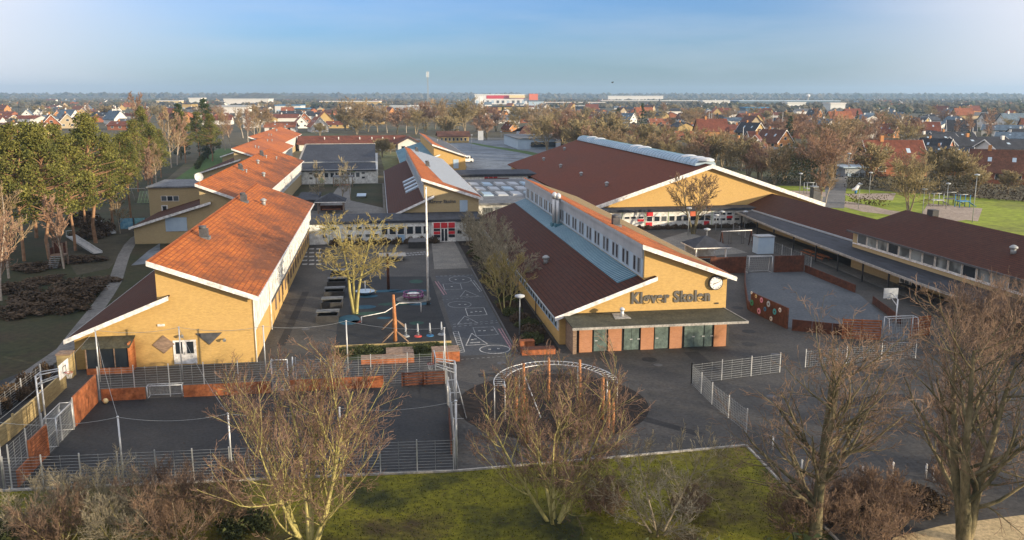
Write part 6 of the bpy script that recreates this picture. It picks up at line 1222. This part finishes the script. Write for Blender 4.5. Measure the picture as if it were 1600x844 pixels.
# belt of bare trees behind the sports hall and the school
for i in range(38):
    t = i/37; px = 850+t*340+RR.uniform(-12, 12); by = 236+t*40+RR.uniform(-14, 8); ty = by-RR.uniform(28, 50); x, y = G(px, by); h = top_h(px, ty, x, y); k = ['round1', 'round2', 'round3', 'birch1', 'round2', 'dense'][i % 6]; base = {'round1': 11, 'round2': 11, 'round3': 11, 'birch1': 14, 'dense': 8}[k]
    put(k, KB_[k], x, y, h/base, tl(k, h, px, BELT), 'tree', 'belt of bare trees behind the sports hall', sx=1.15)
for i, (px, by, ty, k) in enumerate([(558, 208, 166, 'round1'), (558, 210, 190, 'dense'), (605, 208, 172, 'birch2'), (620, 210, 176, 'round3'), (635, 208, 172, 'birch1'), (650, 210, 178, 'round2'), (575, 206, 172, 'round2'), (690, 214, 184, 'birch2'), (700, 216, 188, 'dense'), (727, 208, 166, 'round2'), (745, 206, 170, 'round1'), (715, 208, 172, 'round2'), (775, 206, 176, 'round3'), (760, 218, 186, 'round3'), (810, 208, 176, 'round2'), (835, 208, 172, 'round1'), (590, 207, 174, 'round1'), (665, 206, 168, 'round3'), (680, 202, 165, 'round1'), (855, 212, 176, 'birch1'), (870, 214, 174, 'round1'), (893, 216, 178, 'round3'), (913, 218, 182, 'round2'), (540, 204, 178, 'dense'), (418, 200, 176, 'round3'), (405, 212, 172, 'round1'), (380, 216, 176, 'birch2'), (500, 212, 196, 'dense'), (597, 246, 222, 'dense'), (610, 240, 226, 'dense')]):
    x, y = G(px, by); h = top_h(px, ty, x, y); base = {'round1': 11, 'round2': 11, 'round3': 11, 'birch1': 14, 'birch2': 14, 'dense': 8}[k]
    put(k, KB_[k], x, y, h/base, tl(k, h, px, BACK), 'tree', 'bare trees behind the school', sx=1.2)
for i, (px, by, ty) in enumerate([(1232, 232, 180), (1003, 200, 160), (965, 200, 168), (786, 196, 166), (1478, 196, 172), (1338, 196, 172), (1512, 232, 205), (1120, 196, 176), (1455, 262, 236), (300, 215, 182), (860, 182, 163), (520, 190, 172), (1545, 215, 192), (1400, 185, 168)]):
    x, y = G(px, by); h = top_h(px, ty, x, y); k = 'fir' if i % 2 == 0 else 'fir2'
    put(k, KP[k], x, y, h/(14.8 if k == 'fir' else 12.8), 'dark evergreen tree '+['with the widest crown right of the brick gable houses', 'standing alone behind the hall belt of trees', 'small, left of the lone one', 'beyond the parking area in the centre', 'in the right suburb', 'behind the park alley', 'before the blue grey roof at the right', 'behind the pale warehouse', 'behind the park hedge', 'above the left wood', 'near the red and white store', 'near the white warehouses at the left', 'near the right border', 'in the far right suburb'][i], 'conifer', 'dark evergreens in the suburb')

# ------------------------------------------------------------------ houses
def house_proto(kind):
    w_, l_, h_, rz_, wall, roof, det = kind; r_ = empty('house', (0, 0, 0)); OFF[r_.name] = (0, 0, 0)
    W = 'w_'+wall; R = 'r_'+roof
    MB().exY([(-w_/2, 0), (w_/2, 0), (w_/2, h_), (0, h_+rz_-.15), (-w_/2, h_)], -l_/2, l_/2).build('wall', M[W], r_)
    k = rz_/(w_/2); e = .6; mb = MB()
    mb.slab([(-w_/2-e, -l_/2-.5, h_-e*k+.08), (-.003, -l_/2-.5, h_+rz_+.08), (-.003, l_/2+.5, h_+rz_+.08), (-w_/2-e, l_/2+.5, h_-e*k+.08)], .2).slab([(.003, -l_/2-.5, h_+rz_+.08), (w_/2+e, -l_/2-.5, h_-e*k+.08), (w_/2+e, l_/2+.5, h_-e*k+.08), (.003, l_/2+.5, h_+rz_+.08)], .2)
    mb.build('roof', M[R], r_)
    if det:
        for s in (-1, 1):
            y = s*(l_/2+.52)
            for a in (-1, 1): MB().prism([(a*(w_/2+e), y-.04, h_-e*k-.2), (0, y-.04, h_+rz_-.2), (0, y-.04, h_+rz_+.1), (a*(w_/2+e), y-.04, h_-e*k+.1)], [(a*(w_/2+e), y+.04, h_-e*k-.2), (0, y+.04, h_+rz_-.2), (0, y+.04, h_+rz_+.1), (a*(w_/2+e), y+.04, h_-e*k+.1)]).build('barge_board', M['white'], r_)
            for x in (-w_*.25, w_*.25): win_y(r_, x-.7, x+.7, s*l_/2, 1.0, 2.2, out=s)
            if rz_ > 3: win_y(r_, -.7, .7, s*l_/2, h_+.5, h_+1.6, out=s)
            for y2 in (-l_*.3, 0, l_*.3): win_x(r_, y2-.8, y2+.8, s*w_/2, 1.0, 2.2, out=s)
            for y2 in (-l_*.22, l_*.18): mb = MB(); x = w_/4*s; z = h_+rz_/2+.12; mb.slab([(x-.4, y2-.4, z+.4*k*s), (x+.4, y2-.4, z-.4*k*s), (x+.4, y2+.4, z-.4*k*s), (x-.4, y2+.4, z+.4*k*s)], .1); mb.build('skylight', M['panel_blue'], r_)
    MB().box(-.35, .35, l_*.2-.35, l_*.2+.35, h_+rz_-.6, h_+rz_+1.0).build('chimney', M['w_orangebrick' if wall != 'white' else 'w_white'], r_)
    return r_
HD = {'low': (9, 15, 2.7, 2.0), 'tall': (8, 12, 3.0, 4.3)}
cw_ = {'yellowbrick': 'yellow brick', 'white': 'white', 'redbrick': 'red brick', 'tan': 'tan', 'orangebrick': 'orange brick', 'grey': 'grey'}
def house(px, py, wall, roof, sz, ang, label=None, s=1., det=1, group=None):
    x, y = G(px, py); key = (wall, roof, sz, det)
    lb = label or '%s %s roofed %s house in the suburb' % (cw_[wall], roof, sz)
    return put(key, lambda: house_proto((*HD[sz], wall, roof, det)), x, y, s, lb, 'house', group, rz=ang)
near = [(1390, 273, 'redbrick', 'red', 'tall', 1.45, 'big brown red roofed brick house with skylights behind the park hedge', 1.45), (1560, 285, 'redbrick', 'brown', 'tall', .9, 'dark brown roofed red brick house with white window at the right', 1.25), (1522, 272, 'redbrick', 'brown', 'low', 1.3, 'long dark brown roof left of the red brick gable at the right', 1.2), (1598, 283, 'white', 'red', 'low', 1.2, 'pale house with reddish roof cut by the right border', 1.0),
        (1208, 232, 'orangebrick', 'brown', 'tall', .35, 'orange brick gable house with pointed gable in front of the big dark evergreen', 1.2), (1195, 222, 'tan', 'red', 'low', 1.35, 'long red roof directly left of the big dark evergreen', 1.2), (1172, 215, 'yellowbrick', 'dark', 'tall', .4, 'yellow gable house with dark roof and white barge boards', 1.2), (1160, 210, 'redbrick', 'red', 'low', 1.4, 'long red roofed house behind the yellow gable house', 1.3), (1180, 240, 'orangebrick', 'red', 'tall', -.5, 'brick house with red roof sloping towards the hall trees', 1.1), (1088, 205, 'redbrick', 'red', 'low', 1.45, 'small red roofed house left of the hall belt trees', 1.1), (1075, 218, 'redbrick', 'orange', 'low', 1.45, 'low orange roofed house in the gap of the hall tree belt', 1.0), (1160, 250, 'tan', 'brown', 'tall', .4, 'brown gable house half hidden by the bare trees right of the hall', 1.1), (1128, 188, 'yellowbrick', 'dark', 'low', .5, 'yellow gabled bungalow behind the long red roofs', 1.2), (1068, 190, 'white', 'brown', 'tall', .4, 'white gabled house behind the tree belt, with a chimney', 1.1),
        (1385, 215, 'orangebrick', 'red', 'tall', .5, 'small orange gable house with white trim behind the park alley', 1.1), (1405, 214, 'white', 'red', 'tall', 1.2, 'white house with red roof and dormers behind the park', 1.1), (1447, 212, 'white', 'red', 'tall', 1.2, 'red roofed white house right of the dormer house', 1.15), (1485, 225, 'tan', 'dark', 'low', 1.3, 'wide dark roofed bungalow with tan gable at the right', 1.3), (1500, 212, 'white', 'dark', 'tall', 1.1, 'dark roofed white house with tall antenna mast', 1.3), (1565, 212, 'white', 'blue', 'low', .8, 'grey blue roofed bungalow at the right border', 1.4), (1590, 226, 'white', 'blue', 'low', .8, 'second grey blue roofed bungalow at the right border', 1.3), (1455, 232, 'white', 'dark', 'low', 1.5, 'long dark flat looking roof above the brown red roofed house', 1.4), (1525, 240, 'tan', 'dark', 'low', 1.45, 'long dark roof behind the red brick gable at the right', 1.5), (1480, 250, 'redbrick', 'dark', 'low', .9, 'small dark gable behind the dense park trees', 1.1), (1460, 245, 'redbrick', 'dark', 'tall', .6, 'grey gabled brick house right of the brown red roofed house', 1.0), (1580, 246, 'white', 'dark', 'low', 1.5, 'long white walled dark bungalow at the right border', 1.5), (1430, 195, 'yellowbrick', 'dark', 'low', .6, 'yellow gabled bungalow with purple dark roof in the right suburb', 1.3), (1358, 205, 'yellowbrick', 'orange', 'low', .5, 'small yellow house in the trees behind the park', 1.1), (1310, 185, 'yellowbrick', 'brown', 'low', .8, 'brown roofed house below the long white warehouse', 1.3), (1272, 183, 'orangebrick', 'dark', 'tall', .5, 'orange gable house right of the big evergreen', 1.2),
        (440, 206, 'white', 'orange', 'low', 1.5, 'long orange roofed house with white gable behind the stepped wings', 1.35), (470, 200, 'white', 'orange', 'tall', .2, 'orange gabled house with white lower gable left of the dark roof', 1.2), (497, 206, 'white', 'orange', 'tall', .25, 'orange roofed gable house with pale blue front above the dark roof', 1.4), (476, 192, 'redbrick', 'dark', 'tall', 0.1, 'dark blue gabled house behind the orange roofs', 1.3), (528, 200, 'yellowbrick', 'red', 'low', 1.55, 'tan house with reddish hipped look roof right of the orange gables', 1.1), (455, 184, 'white', 'dark', 'low', 1.5, 'white walled dark roofed hall left of the blue roof', 1.6), (545, 184, 'tan', 'dark', 'tall', .1, 'row house with dark roof and tan gables in the centre left', 1.4), (570, 183, 'tan', 'dark', 'tall', .1, 'second dark row house with tan gable in the centre left', 1.3), (590, 184, 'tan', 'dark', 'tall', .1, 'third dark row house with tan gable in the centre left', 1.3), (586, 194, 'yellowbrick', 'grey', 'low', 1.5, 'yellow bungalow under the dark row houses', 1.1), (810, 192, 'redbrick', 'orange', 'low', 1.5, 'bright orange roof beyond the parking area', 1.1), (797, 206, 'orangebrick', 'red', 'tall', .4, 'small red gable house right of the bare round trees', .9), (865, 196, 'redbrick', 'red', 'low', 1.5, 'red roofed low house in front of the centre trees', 1.3), (905, 195, 'redbrick', 'red', 'low', 1.45, 'long dull red roof right of the centre trees', 1.4), (930, 190, 'redbrick', 'red', 'tall', .3, 'dark gabled red house in the centre right', 1.2), (1030, 196, 'redbrick', 'orange', 'low', 1.5, 'orange low roof behind the lone evergreen', 1.2), (870, 208, 'redbrick', 'red', 'low', 1.5, 'second red low roof before the centre trees', 1.2), (980, 192, 'white', 'blue', 'tall', .6, 'blue grey gabled house beside the lone evergreen', 1.2),
        (30, 205, 'tan', 'brown', 'low', 1.2, 'brown roofed bungalow above the pines at the left border', 1.3), (62, 182, 'white', 'dark', 'tall', .15, 'white double gabled house with dark roof at the upper left', 1.25), (44, 184, 'white', 'blue', 'tall', .2, 'blue roofed house left of the white double gable', 1.2), (72, 182, 'white', 'dark', 'tall', .15, 'second gable of the white pair at the upper left', 1.2), (80, 203, 'redbrick', 'brown', 'tall', .4, 'pale gabled house with brown roof above the left pines', 1.5), (105, 200, 'tan', 'brown', 'tall', .4, 'second pale gabled brown roofed house above the pines', 1.5), (125, 198, 'tan', 'brown', 'tall', .4, 'third pale gabled brown roofed house above the pines', 1.5), (70, 215, 'yellowbrick', 'orange', 'tall', .6, 'vivid orange roofed house in the gap between the left pines', 1.2), (160, 186, 'white', 'dark', 'low', 1.0, 'dark roofed house with solar look roof at the upper left', 1.5), (182, 186, 'white', 'brown', 'tall', .3, 'white house with tall white gable at the upper left', 1.6), (150, 178, 'orangebrick', 'red', 'low', 1.2, 'orange red roof left of the white gable house', 1.3), (195, 203, 'redbrick', 'red', 'low', 1.3, 'red roofed house between the left wood crowns', 1.3), (205, 196, 'white', 'grey', 'low', 1.4, 'pale low house right of the wood crowns', 1.2), (90, 185, 'orangebrick', 'orange', 'tall', .3, 'small orange gable behind the pale gabled row', 1.1), (130, 180, 'yellowbrick', 'brown', 'tall', .2, 'yellow chimney house behind the pale gabled row', 1.2), (8, 190, 'tan', 'red', 'low', 1.2, 'red roofed house at the left border', 1.3), (15, 205, 'white', 'brown', 'low', .9, 'pale bungalow at the left border behind the pines', 1.2)]
for a in near: house(a[0], a[1], a[2], a[3], a[4], a[5], a[6], a[7], 1, 'houses of the surrounding suburb')
combos = [('yellowbrick', 'dark', 'low'), ('white', 'grey', 'low'), ('white', 'dark', 'low'), ('white', 'blue', 'tall'), ('white', 'dark', 'low'), ('tan', 'grey', 'low'), ('white', 'red', 'low'), ('redbrick', 'brown', 'low'), ('redbrick', 'red', 'low'), ('yellowbrick', 'orange', 'tall'), ('white', 'dark', 'tall'), ('tan', 'brown', 'tall'), ('white', 'blue', 'low'), ('orangebrick', 'red', 'tall')]
used = [(a[0], a[1]) for a in near]; cnt = 0; tries = 0
def area(px, py): return 'left' if px < 420 else 'centre' if px < 860 else 'centre right' if px < 1200 else 'right'
while cnt < 230 and tries < 9000:
    tries += 1; px = RR.uniform(-20, 1620); t = RR.random()**1.2; py = 165+t*(30 if px < 1050 else 55)
    if 640 < px < 660 and py < 175: continue
    if any(abs(px-a) < (7+(py-160)*.32) and abs(py-b) < 2.2+(py-160)*.08 for a, b in used): continue
    used.append((px, py)); c = RR.choice(combos if px > 300 else combos[3:]); cnt += 1
    house(px, py, c[0], c[1], c[2], RR.choice([.2, 1.4, .8, 1.5, 0])+RR.uniform(-.2, .2), '%s %s house with %s roof in the %s part of the %s suburb' % (('low', 'long') [cnt % 2] if c[2] == 'low' else 'tall', cw_[c[0]], c[1], area(px, py), 'farther' if py < 178 else 'middle'), RR.uniform(1.15, 1.6), 0, 'small houses of the far suburb')
# trees between the houses
n_t = 0; tries = 0
while n_t < 120 and tries < 4000:
    tries += 1; px = RR.uniform(-20, 1640); t = RR.random()**.9; py = 163+t*(34 if px < 880 else 42 if px < 1200 else 75)
    if 150 < px < 480 and py > 190: continue
    x, y = G(px, py); k = RR.choice(['round1', 'round2', 'round3', 'birch1', 'dense', 'dense']); base = {'round1': 11, 'round2': 11, 'round3': 11, 'birch1': 14, 'dense': 8}[k]
    if any(abs(px-a) < 7 and 0 < py-b < 5 for a, b in used): continue
    put(k, KB_[k], x, y, RR.uniform(.65, 1.15)*(1.25 if k == 'dense' else .95), tl(k, base*1.0, px, SUB), 'tree', 'garden trees among the houses', sx=1.3); n_t += 1
# big sheds, store, masts
def shed(label, px0, px1, py, z, wall, roofm, depth=40, ang=0, strip=None, name='warehouse', cat='warehouse'):
    (x0, y0), (x1, y1) = G(px0, py), G(px1, py); d = Vector((x1-x0, y1-y0)); c = Vector(((x0+x1)/2, (y0+y1)/2)); a = math.atan2(d.y, d.x); n = Vector((-d.y, d.x)).normalized(); c2 = c+n*depth/2
    r_ = empty(name, (c.x, c.y, 0), label, cat, 'sheds and halls at the edge of town'); MB().obox(c2.x, c2.y, 0, z, d.length, depth, a).build('wall', wall, r_); MB().obox(c2.x, c2.y, z, z+z*.12, d.length+2, depth+2, a).build('roof', roofm, r_)
    if strip: c3 = c-n*.4; MB().obox(c3.x, c3.y, z*strip[1], z*strip[2], d.length*strip[3], .7, a).build(strip[4], strip[0], r_)
    nw = max(3, int(d.length/14)); 
    for k in range(min(nw, 14)):
        p = Vector((x0, y0)).lerp(Vector((x1, y1)), (k+.5)/min(nw, 14))-n*.25; MB().obox(p.x, p.y, z*.12, z*.42, d.length/min(nw, 14)*.5, .4, a).build('door', M['lead'] if k % 3 else M['panel_blue'], r_)
    return r_
Wm, Dk, Bl = M['w_white'], M['r_dark'], M['r_blue']
st_ = shed('wide white store building with red lettering band and orange corner on the horizon', 742, 838, 163, 26, M['white'], M['dome'], 60, strip=(M['red_panel'], .62, .98, .62, 'red_band'), name='store', cat='store')
(x0, y0), (x1, y1) = G(826, 163), G(840, 163); MB().obox((x0+x1)/2, (y0+y1)/2-4, 12, 30, x1-x0, 6, 0).build('corner_block', M['orange_panel'], st_)
(x0, y0), (x1, y1) = G(795, 163), G(826, 163); MB().obox((x0+x1)/2, (y0+y1)/2-3, 18, 26, x1-x0, 4, 0).build('yellow_band', M['yellow'], st_)
SH = [('long pale industrial hall left of the centre on the skyline', 590-90, 592, 168, 12, M['w_yellowbrick'], Wm, 40), ('white low hall behind the far pine pair', 340, 388, 184, 12, Wm, M['panel_grey'], 30), ('white warehouse at the left centre with flat roof', 350, 420, 167, 16, Wm, M['dome'], 40), ('bluish hall roof between the white halls', 430, 470, 176, 10, Wm, M['blue'], 30), ('white hall with pitched looking roof behind the centre trees', 645, 672, 177, 10, M['panel_grey'], M['dome'], 30), ('long dark roofed hall in the middle distance', 690, 745, 170, 9, M['lead'], Bl, 40), ('long dark hall row right of the store', 850, 945, 168, 10, M['lead'], Wm, 30), ('very long dark hall with white eaves at the centre right', 940, 1100, 166, 12, M['lead'], M['dome'], 40), ('white apartment row on the skyline right of the centre', 950, 1036, 159, 22, Wm, M['dome'], 30), ('long low white warehouse right of the dark halls', 1098, 1156, 167, 13, M['dome'], M['dome'], 50), ('long blue grey factory hall at the right skyline', 1155, 1312, 168, 13, Bl, M['panel_blue'], 80), ('white factory wing before the blue grey hall', 1230, 1258, 172, 12, M['dome'], M['dome'], 30), ('bright white building at the right end of the factory', 1297, 1320, 177, 13, M['dome'], Wm, 30), ('pale hall below the dark row houses', 600, 640, 172, 9, M['panel_grey'], Dk, 30), ('white shed with light roof in the far left', 380, 400, 200, 8, Wm, M['panel_grey'], 20), ('cream block in the gap left of the store', 765, 825, 176, 8, M['w_yellowbrick'], Dk, 30), ('blue glass hall right of the store', 826, 850, 170, 14, M['panel_blue'], Bl, 30), ('yellow and white buildings on the left skyline', 245, 280, 166, 12, M['yellow'], Wm, 30), ('white hall behind the far pine pair, left', 296, 315, 168, 18, M['dome'], Wm, 30), ('long white eave hall above the hall tree belt', 900, 925, 174, 8, M['lead'], M['dome'], 20), ('blue roof annex on the left behind the orange gables', 462, 480, 180, 8, M['lead'], M['blue'], 20), ('dark long flat roof behind the evergreen at the right', 1165, 1200, 178, 8, Bl, M['blue'], 30), ('pale wall hall at the far left skyline', 285, 300, 172, 10, M['w_yellowbrick'], Dk, 30), ('grey flat roofed garage row right of the brick gable houses', 1190, 1262, 247, 3.2, M['panel_grey'], M['r_grey'], 12), ('low blue grey carport behind the park alley', 1320, 1352, 277, 2.8, M['panel_grey'], M['panel_blue'], 8)]
for s_ in SH: shed(*s_)
mx_, my_ = G(669, 166.5); ms = empty('radio_mast', (mx_, my_, 0), 'tall lattice radio mast standing against the sky left of the centre', 'radio mast'); mh = top_h(669, 112, mx_, my_) if 0 else 84
def toph(px, py, x, y):
    lo, hi = 0, 400
    for _ in range(40):
        m_ = (lo+hi)/2; c = np.array([x, y, m_-CH]); v = CY-F*(c@UP)/(c@FW)
        if v > py: lo = m_
        else: hi = m_
    return lo
mh = toph(669, 112, mx_, my_)
mb = MB(); lw = 3.6
for k in range(12):
    z0, z1 = mh*k/12, mh*(k+1)/12; w0, w1 = lw*(1-.6*k/12), lw*(1-.6*(k+1)/12)
    c0 = [(a*w0/2, b*w0/2, z0) for a, b in ((-1, -1), (1, -1), (1, 1), (-1, 1))]; c1 = [(a*w1/2, b*w1/2, z1) for a, b in ((-1, -1), (1, -1), (1, 1), (-1, 1))]
    for i in range(4): j = (i+1) % 4; q = lambda p: (p[0]+mx_, p[1]+my_, p[2]); mb.tube([q(c0[i]), q(c1[i])], .32, 4, cap=False); mb.tube([q(c0[i]), q(c1[j])], .18, 4, cap=False); mb.tube([q(c1[i]), q(c1[j])], .18, 4, cap=False)
mb.build('lattice', M['galv'], ms)
for k, s in enumerate((-1, 1, 0)): MB().box(mx_+s*2.6-.5, mx_+s*2.6+.5, my_-1.5, my_-.5, mh*.84, mh*1.0).build('antenna', M['white'], ms)
x, y = G(1262, 160); wt = empty('water_tower', (x, y, 0), 'white water tower with round tank above the blue grey factory at the right', 'water tower'); hw = toph(1262, 147.5, x, y)
MB().tube([(x, y, 0), (x, y, hw*.66)], [hw*.10, hw*.07], 12).build('shaft', M['concrete'], wt); MB().tube([(x, y, hw*.62), (x, y, hw*.75), (x, y, hw*.93), (x, y, hw)], [hw*.09, hw*.26, hw*.26, hw*.12], 16).build('tank', M['white'], wt)
x, y = G(752, 168); r_ = tag(MB().box(x-3.5, x+3.5, y-3, y+3, 0, toph(752, 152, x, y)).build('sign_tower', M['white'], origin=(x, y, 0)), 'white upright sign tower left of the red and white store', 'sign tower')
FM = [(1107, 205, 176), (1111, 205, 178), (1160, 232, 200), (1207, 200, 178), (1222, 200, 176), (1288, 240, 208), (1357, 215, 196), (1399, 218, 206), (1514, 232, 212), (1518, 225, 200), (1557, 238, 216), (1562, 238, 214), (880, 175, 158), (604, 185, 170), (740, 186, 166)]
for i, (px, by, ty) in enumerate(FM):
    x, y = G(px, by); h = toph(px, ty, x, y); r_ = empty('garden_flagpole', (x, y, 0), 'slim white garden flagpole among the houses of the %s suburb' % area(px, by), 'flagpole', 'garden flagpoles in the suburb'); MB().tube([(x, y, 0), (x, y, h)], [.16, .10], 6).build('pole', M['white'], r_); MB().tube([(x, y, h), (x, y, h+.3)], [.2, .1], 6).build('knob', M['white'], r_)
# gulls: small dark bird over the horizon
bd = MB(); bx_, by_, bz_ = 45., 260., 0; d = ray(957, 129); t = 300/d[1]; bx_, by_, bz_ = d[0]*t, 300, CH+d[2]*t
bd.tube([(bx_-.5, by_, bz_), (bx_, by_, bz_-.05), (bx_+.5, by_, bz_+.03)], [.04, .14, .03], 6); bd.slab([(bx_-.15, by_, bz_), (bx_+.2, by_, bz_), (bx_+.1, by_-1.0, bz_+.35), (bx_-.05, by_-1.0, bz_+.35)], .04); bd.slab([(bx_-.15, by_, bz_), (bx_+.2, by_, bz_), (bx_+.1, by_+1.0, bz_+.35), (bx_-.05, by_+1.0, bz_+.35)], .04)
tag(bd.build('bird', M['dark'], origin=(bx_, by_, bz_)), 'small dark bird flying in the sky right of the centre', 'bird')
# far woods
def woods(label, n, pfun, smin, smax, mat, seed):
    r = random.Random(seed); V = []; Fc = []
    for _ in range(n):
        x, y = pfun(r); s = r.uniform(smin, smax)*(1+y/9000); h = s*r.uniform(.5, .9); b = len(V); k = 6
        V.append((x, y, h*1.0))
        for j, (zz, rr_) in enumerate(((.72, .6), (.3, .95), (0, .7))):
            for i in range(k): a = 2*math.pi*(i+.5*j)/k; q = rr_*s*.6*r.uniform(.7, 1.25); V.append((x+q*math.cos(a), y+q*math.sin(a), h*zz*r.uniform(.85, 1.15)))
        for i in range(k):
            j = (i+1) % k; Fc.append((b, b+1+i, b+1+j))
            for l in (0, 1): o = b+1+l*k; Fc += [(o+i, o+k+i, o+k+j, o+j)]
    me = bpy.data.meshes.new('far_woods'); me.from_pydata(V, [], Fc); me.materials.append(mat); o = bpy.data.objects.new('far_woods', me); COL.objects.link(o); tag(o, label, 'woods', None, 'stuff'); return o
def pf1(r):
    while 1:
        px = r.uniform(-60, 1660); py = 155.5+r.random()**1.4*(14 if px < 1100 else 22); 
        if 740 < px < 842 and py > 160: continue
        return G(px, py)
woods('mixed brown and green woods and hedgerows covering the land up to the horizon', 7500, pf1, 8, 14, M['wood_far'], 1)
def pf2(r): px = r.uniform(-60, 1660); py = 164+r.random()*(22 if px < 900 else 50); return G(px, py)
woods('low hedges and garden bushes filling the gaps between the suburb houses', 1500, pf2, 2.0, 4.2, M['wood_far'], 2)
def pf3(r): px = r.uniform(-60, 1660); py = 151.5+r.random()*4.5; return G(px, py)
woods('farthest woods lying as a dim band under the sky', 5000, pf3, 22, 36, M['wood_far'], 3)
# row houses etc. light blocks far out
for i in range(70):
    px = RR.uniform(0, 1600); py = 158+RR.random()*8
    if 735 < px < 845: continue
    house(px, py, *RR.choice([('white', 'dark', 'low'), ('white', 'red', 'low'), ('yellowbrick', 'dark', 'low'), ('white', 'blue', 'low')]), RR.uniform(0, 3), 'tiny pale house far out below the horizon in the %s' % area(px, py), RR.uniform(1.8, 2.8), 0, 'tiny houses below the horizon')
# ------------------------------------------------------------------ air
HZM = bpy.data.materials.new('haze'); HZM.use_nodes = True; t = HZM.node_tree; t.nodes.clear(); mo = t.nodes.new('ShaderNodeOutputMaterial'); pv = t.nodes.new('ShaderNodeVolumePrincipled')
pv.inputs['Color'].default_value = (.50, .74, 1, 1); pv.inputs['Density'].default_value = .00011; pv.inputs['Anisotropy'].default_value = .2; t.links.new(pv.outputs[0], mo.inputs['Volume'])
if HAZE:
    o = MB().box(-9200, 9200, -450, 12200, -1, 150).build('haze', HZM); tag(o, kind='stuff')

# fallen leaves and grass tufts: nobody could count them
rl = random.Random(77)
def litter(name, label, n, fun, mat, size, tuft=False):
    V, Fc = [], []
    for _ in range(n):
        x, y = fun(); a = rl.uniform(0, 6.28); s_ = size*rl.uniform(.6, 1.4); b = len(V)
        if tuft:
            h = s_*rl.uniform(.7, 1.6); c, d_ = math.cos(a)*s_*.5, math.sin(a)*s_*.5; V += [(x-c, y-d_, .0), (x+c, y+d_, .0), (x+d_*.8, y-c*.8, h), (x-d_*.6, y+c*.6, h*.8)]; Fc += [(b, b+1, b+2), (b+1, b, b+3)]
        else:
            c, d_ = math.cos(a)*s_, math.sin(a)*s_; V += [(x-c, y-d_, .022), (x+d_*.6, y-c*.6, .045), (x+c, y+d_, .022), (x-d_*.6, y+c*.6, .03)]; Fc.append((b, b+1, b+2, b+3))
    me = bpy.data.meshes.new(name); me.from_pydata(V, [], Fc); me.materials.append(mat); o = bpy.data.objects.new(name, me); COL.objects.link(o); tag(o, label, name.replace('_', ' '), None, 'stuff')
def fl_(): 
    while 1:
        x, y = rl.uniform(-30, 24.3), rl.uniform(38, 53.6)
        if y < np.interp(x, [-30, -23.8, 4.3, 24.7], [54, 53.7, 52.3, 53.5]): return x, y
litter('grass_tufts', 'short mossy grass covering the lawn below the kerb', 30000, fl_, pm('tuft', (.045, .055, .01), (.16, .155, .018), .12, 5, .95, island=.2), .055, True)
litter('fallen_leaves', 'brown leaves scattered on the lawn', 2600, fl_, M['leaf_brown'], .06)
def fy_():
    if rl.random() < .5: return rl.uniform(24.8, 62), rl.uniform(42, 62)
    x = rl.uniform(-22, 60); return x, 53.5+abs(rl.gauss(0, 5))
litter('fallen_leaves', 'brown leaves blown over the asphalt of the front yard', 2600, fy_, M['leaf_brown'], .06)
